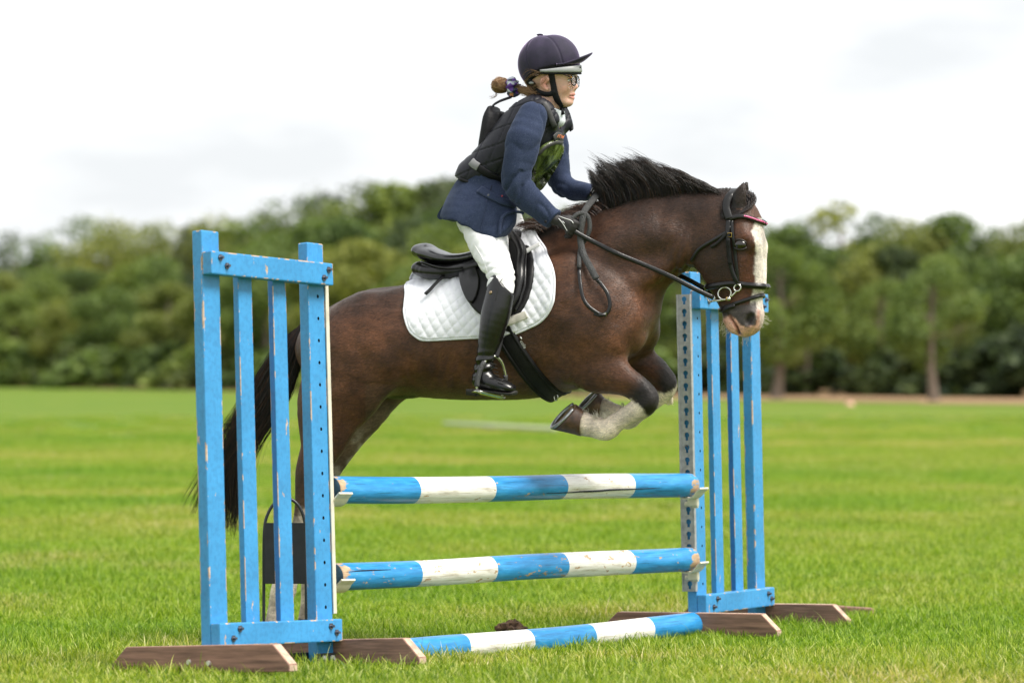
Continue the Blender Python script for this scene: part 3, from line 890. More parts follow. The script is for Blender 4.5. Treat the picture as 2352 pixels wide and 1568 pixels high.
# ------------------------------------------------------------------ implicit modelling: limbs and trunks as swept ellipses, blended, then meshed
class Chain:
    """nodes: (n,5) = position xyz, radius across in the profile plane, radius across the body (local y)"""
    def __init__(s, nodes, k=.03, sub=3, op='add', pw=2.0):
        P = np.array([(n[0], n[1], n[2], n[3], n[4]) for n in nodes], float)
        s.P = catmull(P, sub) if len(P) > 2 else P
        s.P[:, 3:] = np.maximum(s.P[:, 3:], .001)
        s.k, s.op, s.pw = k, op, pw
        m = max(s.P[:, 3].max(), s.P[:, 4].max()) + k + .03
        s.lo, s.hi = s.P[:, :3].min(0) - m, s.P[:, :3].max(0) + m
    def dist(s, x, y, z):
        d = None
        P = s.P.astype(np.float32)
        if len(P) == 1: segs = [(P[0], P[0])]
        else: segs = list(zip(P[:-1], P[1:]))
        for a, b in segs:
            ab = b[:3] - a[:3]; L2 = float(ab @ ab)
            if L2 > 1e-12:
                t = np.clip(((x - a[0]) * ab[0] + (y - a[1]) * ab[1] + (z - a[2]) * ab[2]) / L2, 0, 1)
            else: t = np.float32(0)
            dx = x - (a[0] + t * ab[0]); dy = y - (a[1] + t * ab[1]); dz = z - (a[2] + t * ab[2])
            ra = a[3] + t * (b[3] - a[3]); rb = a[4] + t * (b[4] - a[4])
            if s.pw == 2.0: q = np.sqrt((dx * dx + dz * dz) / (ra * ra) + dy * dy / (rb * rb))
            else: q = (((dx * dx + dz * dz) / (ra * ra)) ** (s.pw / 2) + (np.abs(dy) / rb) ** s.pw) ** (1 / s.pw)
            e = (q - 1) * np.minimum(ra, rb)
            d = e if d is None else np.minimum(d, e)
        return d

def smin(a, b, k):
    h = np.maximum(k - np.abs(a - b), 0) / k
    return np.minimum(a, b) - h * h * k * .25
def smax(a, b, k): return -smin(-a, -b, k)

def sdf_points(chains, P, big=1.0):
    P = np.asarray(P, np.float32); F = np.full(len(P), big, np.float32)
    for c in chains:
        m = np.all((P >= c.lo) & (P <= c.hi), axis=1)
        if not m.any(): continue
        d = c.dist(P[m, 0], P[m, 1], P[m, 2])
        F[m] = smin(F[m], d, c.k) if c.op == 'add' else smax(F[m], -d, c.k)
    return F

def sdf_mesh(chains, gx, gy, gz, extra=None, smooth=3):
    gx, gy, gz = [np.asarray(g, np.float32) for g in (gx, gy, gz)]
    F = np.full((len(gx), len(gy), len(gz)), 1.0, np.float32)
    for c in chains:
        i0, i1 = np.searchsorted(gx, [c.lo[0], c.hi[0]]); j0, j1 = np.searchsorted(gy, [c.lo[1], c.hi[1]]); k0, k1 = np.searchsorted(gz, [c.lo[2], c.hi[2]])
        if i1 - i0 < 1 or j1 - j0 < 1 or k1 - k0 < 1: continue
        sub = F[i0:i1, j0:j1, k0:k1]
        d = c.dist(gx[i0:i1, None, None], gy[None, j0:j1, None], gz[None, None, k0:k1])
        F[i0:i1, j0:j1, k0:k1] = smin(sub, d, c.k) if c.op == 'add' else smax(sub, -d, c.k)
    if extra is not None: F = extra(F, gx[:, None, None], gy[None, :, None], gz[None, None, :])
    V, Q = surface_nets(F, gx, gy, gz)
    return smooth_mesh(V, Q, smooth), Q

def surface_nets(F, gx, gy, gz):
    I = F < 0
    nx, ny, nz = F.shape
    s = np.zeros((nx - 1, ny - 1, nz - 1), np.int8)
    for a in (0, 1):
        for b in (0, 1):
            for c in (0, 1): s += I[a:nx - 1 + a, b:ny - 1 + b, c:nz - 1 + c]
    act = (s > 0) & (s < 8)
    ci = np.argwhere(act)
    idx = np.full(act.shape, -1, np.int32); idx[act] = np.arange(len(ci))
    acc = np.zeros((len(ci), 3)); cnt = np.zeros(len(ci))
    G = [np.asarray(g, float) for g in (gx, gy, gz)]
    for ax in range(3):
        o = [q for q in range(3) if q != ax]
        for a in (0, 1):
            for b in (0, 1):
                p0 = ci.copy(); p0[:, o[0]] += a; p0[:, o[1]] += b
                p1 = p0.copy(); p1[:, ax] += 1
                f0 = F[p0[:, 0], p0[:, 1], p0[:, 2]]; f1 = F[p1[:, 0], p1[:, 1], p1[:, 2]]
                m = (f0 < 0) != (f1 < 0)
                t = np.where(m, f0 / np.where(m, f0 - f1, 1), 0)
                q = np.stack([G[k][p0[:, k]] for k in range(3)], 1)
                q[:, ax] += t * (G[ax][p1[:, ax]] - G[ax][p0[:, ax]])
                acc[m] += q[m]; cnt[m] += 1
    V = acc / cnt[:, None]
    quads = []
    for ax in range(3):
        o = [q for q in range(3) if q != ax]
        sl0 = [slice(None)] * 3; sl1 = [slice(None)] * 3
        sl0[ax] = slice(0, -1); sl1[ax] = slice(1, None)
        A, B = I[tuple(sl0)], I[tuple(sl1)]
        e = np.argwhere(A != B)
        e = e[(e[:, o[0]] > 0) & (e[:, o[1]] > 0) & (e[:, o[0]] < F.shape[o[0]] - 1) & (e[:, o[1]] < F.shape[o[1]] - 1)]
        def cell(da, db):
            c = e.copy(); c[:, o[0]] += da; c[:, o[1]] += db
            return idx[c[:, 0], c[:, 1], c[:, 2]]
        q = np.stack([cell(-1, -1), cell(0, -1), cell(0, 0), cell(-1, 0)], 1)
        flip = ~A[e[:, 0], e[:, 1], e[:, 2]]
        if ax == 1: flip = ~flip
        q[flip] = q[flip][:, ::-1]
        quads.append(q)
    return V, np.vstack(quads)

def smooth_mesh(V, Q, it, lam=.5):
    if it <= 0: return V
    E = np.vstack([Q[:, [0, 1]], Q[:, [1, 2]], Q[:, [2, 3]], Q[:, [3, 0]]])
    n = len(V); deg = np.bincount(E[:, 0], minlength=n) + np.bincount(E[:, 1], minlength=n)
    for i in range(it):
        for l in (lam, -lam * .96):                 # keeps the volume
            S = np.stack([np.bincount(E[:, 0], V[E[:, 1], k], n) + np.bincount(E[:, 1], V[E[:, 0], k], n) for k in range(3)], 1)
            V = V + l * (S / np.maximum(deg, 1)[:, None] - V)
    return V

def vnoise(P, scale, seed=0):
    """smooth value noise, 0..1"""
    P = np.asarray(P, float) * scale + 100.0
    i = np.floor(P).astype(np.int64); f = P - i; f = f * f * (3 - 2 * f)
    def h(a, b, c):
        n = (a * 374761393 + b * 668265263 + c * 2147483647 + seed * 1442695041) & 0xffffffff
        n = ((n ^ (n >> 13)) * 1274126177) & 0xffffffff
        return ((n ^ (n >> 16)) & 0xffff) / 65535.0
    out = 0
    for a in (0, 1):
        for b in (0, 1):
            for c in (0, 1):
                out = out + h(i[:, 0] + a, i[:, 1] + b, i[:, 2] + c) * (f[:, 0] if a else 1 - f[:, 0]) * (f[:, 1] if b else 1 - f[:, 1]) * (f[:, 2] if c else 1 - f[:, 2])
    return out
def sstep(a, b, x):
    t = np.clip((x - a) / (b - a), 0, 1); return t * t * (3 - 2 * t)
def in_poly(px, py, poly):
    c = np.zeros(len(px), bool); n = len(poly)
    for i in range(n):
        x0, y0 = poly[i]; x1, y1 = poly[(i + 1) % n]
        if y0 == y1: continue
        m = ((y0 > py) != (y1 > py)) & (px < (x1 - x0) * (py - y0) / (y1 - y0) + x0)
        c ^= m
    return c

# the horse's own frame: u forward, v towards the camera side, z up
YAW = R(18)
HO = np.array([0.007, 12.6]); HU = np.array([math.cos(YAW), -math.sin(YAW)]); HV = np.array([-math.sin(YAW), -math.cos(YAW)])
def Hp(px, py, v=0.0):
    """point of the horse's frame seen at view pixel (px,py), v metres out of its middle plane"""
    a = (px - PCX) / FPX
    t = (v + HO @ HV) / (a * HV[0] + HV[1])
    u = (a * t - HO[0]) * HU[0] + (t - HO[1]) * HU[1]
    z = CAM_H - (py - PYH) * t / FPX
    return np.array([u, v, z]) if np.ndim(u) == 0 and np.ndim(z) == 0 else np.stack(np.broadcast_arrays(u, v, z), -1)
def to_world(P):
    P = np.atleast_2d(P)
    return np.column_stack([HO[0] + P[:, 0] * HU[0] + P[:, 1] * HV[0], HO[1] + P[:, 0] * HU[1] + P[:, 1] * HV[1], P[:, 2]])
def to_px(P):
    W = to_world(P)
    return PCX + FPX * W[:, 0] / W[:, 1], PYH + FPX * (CAM_H - W[:, 2]) / W[:, 1]
M_H = Matrix(((HU[0], HV[0], 0, HO[0]), (HU[1], HV[1], 0, HO[1]), (0, 0, 1, 0), (0, 0, 0, 1)))
PXM = 12.5 / FPX                                  # metres per view pixel at the horse
def C(nodes, k=.03, v=None, sub=3, op='add', pw=2.0):
    """chain from (px, py, radius px, half-width m[, v])"""
    out = []
    for n in nodes:
        vv = n[4] if len(n) > 4 else (v or 0.0)
        p = Hp(n[0], n[1], vv); out.append((p[0], p[1], p[2], n[2] * PXM, n[3]))
    return Chain(out, k, sub, op, pw)
def mirror(ch):
    import copy
    c = copy.copy(ch); c.P = ch.P.copy(); c.P[:, 1] *= -1
    c.lo, c.hi = ch.lo.copy(), ch.hi.copy(); c.lo[1], c.hi[1] = -ch.hi[1], -ch.lo[1]
    return c

def strands_mesh(P, r0, r1, k=3):
    """many hairs: P (n,m,3) -> one mesh of thin tapering prisms"""
    n, m, _ = P.shape
    T = np.gradient(P, axis=1); T /= np.linalg.norm(T, axis=2)[..., None] + 1e-9
    a = np.array([.3, 1.0, .2]); A = np.cross(T, a); A /= np.linalg.norm(A, axis=2)[..., None] + 1e-9
    B = np.cross(T, A)
    rad = np.linspace(0, 1, m)[None, :, None] ; rad = r0 + (r1 - r0) * rad ** 1.5
    ang = np.arange(k) * 2 * np.pi / k
    V = P[:, :, None, :] + rad[:, :, None, :] * (np.cos(ang)[None, None, :, None] * A[:, :, None, :] + np.sin(ang)[None, None, :, None] * B[:, :, None, :])
    b = (np.arange(n) * m * k)[:, None, None] + (np.arange(m - 1) * k)[None, :, None]; j = np.arange(k)[None, None, :]
    F = np.stack([b + j, b + (j + 1) % k, b + k + (j + 1) % k, b + k + j], -1).reshape(-1, 4)
    return V.reshape(-1, 3), F
def bez(P0, P1, P2, P3, m):
    t = np.linspace(0, 1, m)[None, :, None]
    return (1 - t) ** 3 * P0[:, None] + 3 * (1 - t) ** 2 * t * P1[:, None] + 3 * (1 - t) * t * t * P2[:, None] + t ** 3 * P3[:, None]
# ------------------------------------------------------------------ the horse
horse = empty('horse', mat=M_H)
tag(horse, 'bay pony with white blaze and socks jumping the striped poles', 'horse')
TORSO = [
    C([(738, 812, 56, .12), (755, 798, 74, .17), (800, 788, 94, .215), (860, 784, 120, .235), (940, 781, 130, .245), (1040, 778, 141, .262), (1140, 768, 152, .268),
       (1220, 757, 158, .252), (1300, 737, 156, .225), (1370, 716, 130, .205), (1420, 716, 92, .175), (1450, 722, 60, .14)], .04, sub=4),
    C([(1060, 668, 40, .05), (1140, 640, 44, .055), (1200, 600, 50, .06), (1250, 577, 50, .055), (1330, 555, 60, .06)], .09),
    C([(1375, 645, 142, .152), (1439, 588, 119, .128), (1487, 558, 104, .108), (1538, 534, 92, .093), (1587, 517, 80, .086), (1630, 511, 74, .084)], .06, sub=4),
    # shoulder blades, breast, points of hip, stifles
    C([(1290, 640, 46, .05, .155), (1340, 720, 60, .06, .165), (1390, 770, 55, .055, .155)], .09), mirror(C([(1290, 640, 46, .05, .155), (1340, 720, 60, .06, .165), (1390, 770, 55, .055, .155)], .09)),
    C([(1432, 735, 50, .07, .085), (1440, 772, 40, .06, .085)], .045), mirror(C([(1432, 735, 50, .07, .085), (1445, 765, 42, .065, .085)], .045)),
    C([(846, 722, 40, .05, .15), (900, 722, 38, .045, .16)], .08), mirror(C([(846, 722, 40, .05, .15), (900, 722, 38, .045, .16)], .08)),
    C([(880, 892, 17, .05), (915, 897, 18, .045), (945, 897, 13, .035)], .035),
]
def foreleg(px, v):
    return C([(p[0], p[1], p[2], p[3], vv) for p, vv in zip(px, v)], .026, sub=3)
LEG_FN = foreleg([(1325, 800, 78, .075), (1368, 846, 55, .068), (1410, 862, 42, .056), (1448, 881, 32, .046), (1478, 905, 29, .041), (1484, 922, 29, .041), (1468, 939, 26, .037),
                  (1440, 955, 22, .027), (1414, 971, 22, .027), (1393, 984, 27, .033), (1362, 980, 24, .031), (1340, 973, 28, .036)], [.115, .135, .145, .145, .145, .145, .145, .145, .145, .145, .145, .145])
LEG_FF = foreleg([(1400, 790, 70, .07), (1440, 818, 48, .062), (1482, 840, 38, .052), (1515, 862, 31, .044), (1528, 880, 29, .041), (1522, 897, 27, .038),
                  (1492, 925, 22, .027), (1462, 950, 21, .026), (1441, 961, 25, .032), (1415, 950, 22, .03), (1386, 940, 25, .034)], [-.11, -.13, -.135, -.135, -.135, -.135, -.13, -.13, -.13, -.13, -.13])
LEG_HN = C([(818, 822, 104, .10, .125), (792, 884, 97, .095, .14), (762, 930, 84, .085, .145), (748, 985, 65, .068, .145), (738, 1025, 50, .055, .145), (722, 1060, 41, .046, .145), (712, 1088, 36, .042, .145),
            (704, 1125, 28, .034, .145), (698, 1180, 24, .028, .145), (680, 1260, 23, .027, .145), (662, 1320, 25, .03, .145), (652, 1352, 31, .038, .145), (641, 1392, 26, .034, .145), (638, 1428, 30, .043, .145)], .055)
LEG_HF = C([(850, 850, 95, .09, -.12), (842, 925, 62, .075, -.14), (802, 985, 50, .062, -.14), (767, 1045, 40, .046, -.14), (744, 1090, 35, .041, -.14),
            (730, 1145, 26, .032, -.14), (722, 1250, 23, .028, -.14), (719, 1335, 29, .036, -.14), (714, 1385, 25, .033, -.14), (712, 1420, 29, .042, -.14)], .05)
def both(ch): return [ch, mirror(ch)]
HEAD = [
    C([(1652, 522, 70, .084), (1672, 560, 77, .095), (1681, 600, 71, .083), (1689, 640, 63, .068), (1697, 672, 54, .060), (1704, 702, 48, .060), (1707, 726, 43, .060), (1712, 742, 26, .048)], .04, sub=4, pw=2.3),
    C([(1690, 478, 40, .062), (1712, 510, 36, .078), (1716, 550, 34, .075)], .04),
    *both(C([(1634, 560, 36, .03, .058), (1634, 590, 38, .03, .056), (1650, 620, 34, .028, .05)], .03)),
    *both(C([(1704, 545, 20, .022, .083), (1722, 556, 16, .020, .078)], .03)),
    *both(C([(1704, 596, 9, .012, .072), (1694, 640, 9, .012, .062)], .03)),
    *both(C([(1733, 570, 10, .012, .045), (1735, 650, 9, .011, .036)], .04)),
    # chin and lips
    C([(1676, 735, 13, .035), (1684, 750, 13, .036), (1692, 756, 9, .03)], .012),
    C([(1712, 752, 19, .05), (1728, 744, 20, .046), (1737, 722, 15, .042)], .02),
    *both(C([(1726, 724, 14, .02, .042), (1722, 738, 13, .018, .04)], .02)),
    *both(C([(1724, 727, 8, .018, .062), (1720, 737, 8, .016, .060)], .008, op='cut')),
    *both(C([(1660, 712, 2.8, .02, .06), (1676, 728, 3, .025, .055), (1692, 748, 3.4, .03, .045), (1699, 764, 3.5, .04, .03)], .008, op='cut')),
    *both(C([(1711, 564, 12, .012, .108)], .015, op='cut')),
]
def ear(v, dx=0, dy=0, flip=1):
    a = C([(1697 + dx, 480 + dy, 14, .022, v), (1697 + dx, 460 + dy, 18, .019, v * 1.12), (1702 + dx, 441 + dy, 14, .013, v * 1.2), (1709 + dx, 421 + dy, 3, .006, v * 1.2)], .012)
    b = C([(1702 + dx, 472 + dy, 7, .012, v * 1.12 - .014 * flip), (1705 + dx, 455 + dy, 9, .010, v * 1.2 - .012 * flip), (1708 + dx, 438 + dy, 6, .007, v * 1.2 - .009 * flip)], .006, op='cut')
    return [a, b]
EARS = ear(.055) + ear(-.055, 6, -2, -1)
BODY = TORSO + [LEG_FF, LEG_HF, LEG_FN, LEG_HN] + HEAD + EARS

def creases(F, x, y, z):
    # loose skin folds where the head meets the neck, and over the flank
    a, b = Hp(1600, 470), Hp(1560, 640)
    dx, dz = b[0] - a[0], b[2] - a[2]; L = math.hypot(dx, dz); nx_, nz_ = -dz / L, dx / L
    t = ((x - a[0]) * dx + (z - a[2]) * dz) / L / L; s = (x - a[0]) * nx_ + (z - a[2]) * nz_
    w = np.exp(-(s / .055) ** 2) * np.clip(1.2 - np.abs(t - .75) * 2.2, 0, 1)
    return F + .003 * w * np.sin(s * 190 + t * 3) + 0 * y
# broader muscle relief over shoulder, neck and quarters
MUS = [
    C([(1300, 700, 26, .03, .205), (1345, 775, 34, .035, .185), (1385, 815, 34, .035, .165)], .05),      # triceps
    C([(1400, 690, 30, .03, .165), (1425, 730, 28, .03, .150)], .05),
    C([(1420, 560, 30, .03, .110), (1500, 545, 26, .026, .088), (1560, 560, 22, .022, .075)], .05),      # along the neck
    C([(1455, 640, 22, .022, .115), (1505, 620, 18, .020, .09), (1550, 592, 15, .016, .07)], .04),        # jugular ridge
    C([(785, 775, 38, .035, .17), (772, 825, 46, .042, .185), (760, 880, 44, .04, .185)], .06),          # hamstrings
    C([(850, 800, 46, .035, .195), (850, 860, 44, .035, .195)], .07),
    C([(900, 800, 30, .02, .225), (960, 790, 30, .02, .23)], .06),
    C([(1385, 850, 22, .02, .185), (1430, 868, 16, .016, .175), (1462, 884, 11, .011, .165)], .03),      # forearm
    C([(1475, 900, 11, .010, .175), (1484, 922, 11, .010, .176)], .02),
]
BODY = BODY + [c for m in MUS for c in both(m)]
vox = .0075
lo = Hp(600, 1470); hi = Hp(1775, 410)
Vb, Qb = sdf_mesh(BODY, np.arange(lo[0] - .02, hi[0] + .02, vox), np.arange(-.36, .361, vox), np.arange(lo[2] - .02, hi[2] + .02, vox), creases, 2)

def relief(V, Q):
    a = V[Q[:, 2]] - V[Q[:, 0]]; b_ = V[Q[:, 3]] - V[Q[:, 1]]; n = np.cross(a, b_); N_ = np.zeros_like(V)
    for k in range(4):
        for j in range(3): N_[:, j] += np.bincount(Q[:, k], n[:, j], len(V))
    N_ /= np.linalg.norm(N_, axis=1)[:, None] + 1e-12
    px, py = to_px(V); body_ = sstep(700, 760, px) * (1 - sstep(1560, 1620, px)) * (1 - sstep(860, 930, py))
    h = .010 * (vnoise(V, 9, 11) - .5) + .005 * (vnoise(V, 20, 12) - .5)
    # ribs showing faintly under the skin
    ribs = np.sin((px + (py - 780) * .25) * .24) * np.exp(-((px - 1030) / 90) ** 2) * np.exp(-((py - 840) / 60) ** 2)
    return V + N_ * (h * body_ + .0016 * ribs)[:, None]
Vb = relief(Vb, Qb)
# coat colours, laid out on the animal's own body (both sides alike except the legs)
def coat(V):
    Vm = V.copy(); Vm[:, 1] = np.abs(Vm[:, 1])
    px, py = to_px(Vm); pxr, pyr = to_px(V)
    n1 = vnoise(V, 14, 1); n2 = vnoise(V, 45, 2); n3 = vnoise(V, 5, 3); n4 = vnoise(V, 110, 4)
    jx = (n2 - .5) * 10 + (n4 - .5) * 8
    brown = np.array([.090, .039, .020]); dark = np.array([.024, .0125, .0088]); red = np.array([.135, .055, .026]); blk = np.array([.010, .009, .0095])
    white = np.array([.70, .66, .61]); cream = np.array([.62, .56, .48]); pink = np.array([.62, .37, .30]); grey = np.array([.055, .05, .05])
    c = brown[None] * np.ones((len(V), 1))
    def lay(col, w):
        nonlocal c
        w = np.clip(w, 0, 1)[:, None]; c = c * (1 - w) + np.asarray(col)[None] * w
    lay(dark, .55 * sstep(.45, .75, n3 * .6 + n1 * .4))
    lay(red, .5 * sstep(.5, .8, n1 * .5 + vnoise(V, 8, 9) * .5))
    # darker along the back, crest and upper neck
    back = np.interp(px, [700, 800, 950, 1200, 1388, 1530, 1671, 1760], [735, 668, 650, 560, 475, 442, 440, 470])
    lay(dark, .75 * (1 - sstep(0, 95, py - back)) * (px < 1690))
    lay(blk, .95 * (1 - sstep(-2, 16, py - back + jx * .4)) * ((px > 1240) & (px < 1690)))
    lay(dark, .5 * sstep(1350, 1480, px) * (1 - sstep(560, 680, py)) * (px < 1690))
    # paler dusty belly and flank
    lay((.115, .07, .042), .55 * sstep(850, 915, py) * (px < 1340) * (px > 840) * (py < 960))
    # head: reddish face, dark cheek
    head = (px > 1590) & (py > 455)
    lay(dark, .62 * head * (1 - sstep(1650, 1705, px)) * sstep(520, 560, py))
    lay((.115, .040, .019), .75 * head * sstep(1690, 1712, px) * sstep(515, 540, py) * (py < 705))
    lay((.03, .018, .014), .8 * head * np.exp(-(((px - 1710) / 21) ** 2 + ((py - 565) / 17) ** 2)))
    bl_y = [440, 515, 529, 552, 571, 608, 625, 644, 661, 681, 700, 720]; bl_x = [1765, 1730, 1727, 1733, 1738, 1731, 1730, 1735, 1731, 1724, 1721, 1731]
    bx = np.interp(py, bl_y, bl_x)
    lay(white, sstep(-2.5, 2.5, px + jx * .45 - bx) * (py > 500) * (py < 735) * head)
    # muzzle
    mz = sstep(-5, 5, py - (694 + (1740 - px) * .10) + jx * .5) * head
    lay(grey, .95 * mz * (px < 1737))
    lay(pink, sstep(-3, 3, (px - 1738) + jx * .4) * sstep(704, 716, py) * head)
    lay(pink, sstep(-2, 3, py - np.interp(px, [1650, 1664, 1676, 1692, 1700, 1715, 1735, 1750], [735, 727, 722, 732, 745, 750, 746, 735]) + jx * .4) * head * (px > 1655))
    lay((.012, .010, .010), .95 * head * np.exp(-(((px - 1721) / 6) ** 2 + ((py - 733) / 9) ** 2) * 1.2))
    lay((.16, .07, .06), .8 * head * (py > 722) * np.exp(-(np.abs((px - 1690) - (py - 745) * .55) / 2.2) ** 2) * (py < 768))
    lay(white, .7 * sstep(1743, 1748, px) * (py > 690) * head)
    # ears
    lay(blk, .9 * (py < 478) * (py > 405) * (px > 1678) * (px < 1735) * (np.abs(V[:, 1]) > .03))
    # legs: fore
    nearf = V[:, 1] > 0
    f = (pyr > 835) & (pxr > 1255) & (V[:, 2] < Hp(1400, 835)[2])
    fn = f & nearf & ((pxr > 1405) | (pyr > 925)); ff = f & ~nearf & (pyr > 800)
    ax = (pxr - 1400) * .86 + (pyr - 860) * .5      # along the near forearm
    lay(blk, .96 * fn * sstep(38, 80, ax + jx))
    below = (pyr - 914) - (pxr - 1451) * .36
    tc_ = ((pxr - 1478) * -86 + (pyr - 930) * 55) / 10421.; dc_ = np.abs((pxr - 1478) * 55 + (pyr - 930) * 86) / 102.
    lay(cream, fn * sstep(.04, .16, tc_ + jx * .009 + (pyr - 930) * .002) * (dc_ < 30 + 60 * sstep(.5, .8, tc_)))
    ff = (~nearf) & (pyr > 800) & (pxr > 1330) & (V[:, 2] < Hp(1400, 800)[2])
    lay(blk, .96 * ff * sstep(1495, 1525, pxr + jx))
    lay(cream, ff * sstep(-4, 5, (pyr - 905) + (pxr - 1530) * .9 + jx * .8) * (pyr > 862) * (pxr > 1520))
    lay(cream, ff * sstep(-4, 5, (pyr - 905) + (1530 - pxr) * .42 + jx * .8) * (pxr <= 1540) * (pyr > 895))
    # legs: hind
    h = (pxr < 900) & (pyr > 1000)
    lay((.05, .03, .022), .6 * h * sstep(1040, 1100, pyr))
    lay(cream, h * sstep(1170, 1215, pyr + (pxr - 680) * .9 + jx * 2))
    hf = (pxr < 920) & (V[:, 1] < -.03) & (pyr > 905)
    lay((.22, .17, .12), .75 * hf * sstep(905, 950, pyr) * (.5 + .5 * n1))
    lay(cream, .7 * hf * sstep(.45, .7, n2 * .5 + n1 * .5) * sstep(960, 1040, pyr))
    lay(blk, .9 * ((np.abs(V[:, 1]) < .06) & (pxr > 868) & (pxr < 955) & (py > 886) & (py < 925)))
    c = c * (.84 + .32 * n1[:, None]) * (.92 + .16 * n4[:, None])
    return c

def set_col(me, c):
    at_ = me.color_attributes.new('Col', 'FLOAT_COLOR', 'POINT')
    at_.data.foreach_set('color', np.column_stack([c, np.ones(len(c))]).astype(np.float32).ravel())

m_coat, nt, b = new_mat('horse_coat')
vc = nt.nodes.new('ShaderNodeVertexColor'); vc.layer_name = 'Col'
hair = noise(nt, 90, 5, .65, stretch=(.35, 1, 1)); mott = noise(nt, 9, 4)
c = mix(nt, 1.0, vc.outputs['Color'], ramp(nt, hair, [(.25, (.62, .62, .62)), (.75, (1.38, 1.34, 1.3))]), 'MULTIPLY')
c = mix(nt, 1.0, c, ramp(nt, mott, [(.3, (.62, .60, .60)), (.7, (1.36, 1.32, 1.26))]), 'MULTIPLY')
nt.links.new(c, b.inputs['Base Color']); b.inputs['Roughness'].default_value = .43
b.inputs['Specular IOR Level'].default_value = .34
b.inputs['Sheen Weight'].default_value = .12; b.inputs['Sheen Roughness'].default_value = .4; b.inputs['Sheen Tint'].default_value = (1, .82, .68, 1)
mm = nt.nodes.new('ShaderNodeMath'); mm.operation = 'ADD'
nt.links.new(noise(nt, 260, 3, .7, stretch=(.25, 1, .8)), mm.inputs[0]); nt.links.new(noise(nt, 22, 4), mm.inputs[1])
bump(nt, b, mm.outputs[0], .5, .004)
me = np_mesh('horse_body', Vb, Qb); set_col(me, coat(Vb))
body = link_mesh('body', me, m_coat, horse, True)

# eyes
m_eye = simple('horse_eye', (.012, .008, .006), .06, spec=.8, var=.2)
def sphere(c, r_, sc=(1, 1, 1), seg=16):
    bm = bmesh.new(); bmesh.ops.create_uvsphere(bm, u_segments=seg, v_segments=seg // 2 + 2, radius=1)
    V = np.array([v.co[:] for v in bm.verts]) * r_ * np.array(sc) + np.asarray(c); F = [tuple(v.index for v in f.verts) for f in bm.faces]; bm.free()
    return V, F
m_lid = simple('eyelid', (.022, .016, .014), .5, var=.2)
for sgn in (1, -1):
    p = Hp(1713, 564, .0); F_ = sdf_points([c for c in HEAD if c.op == 'add'], np.column_stack([np.full(200, p[0]), np.linspace(.02, .15, 200), np.full(200, p[2])]))
    p[1] = np.linspace(.02, .15, 200)[int(np.argmax(F_ > 0))] - .0070; p[1] *= sgn
    ey = np_obj('eye', *sphere(p, .0275, (1, .68, .74), 24), m_eye, horse)
    for up in (1, -1):
        t = np.linspace(-1.15, 1.15, 12)
        P = np.column_stack([p[0] + .030 * np.sin(t), p[1] + sgn * (.010 * np.cos(t) + .000), p[2] + up * (.0200 * np.cos(t)) - .003 * np.sin(t)])
        V, F = tube(P, .0030 * np.cos(t * .8) + .001, 6); np_obj('eyelid', V, F, m_lid, ey)

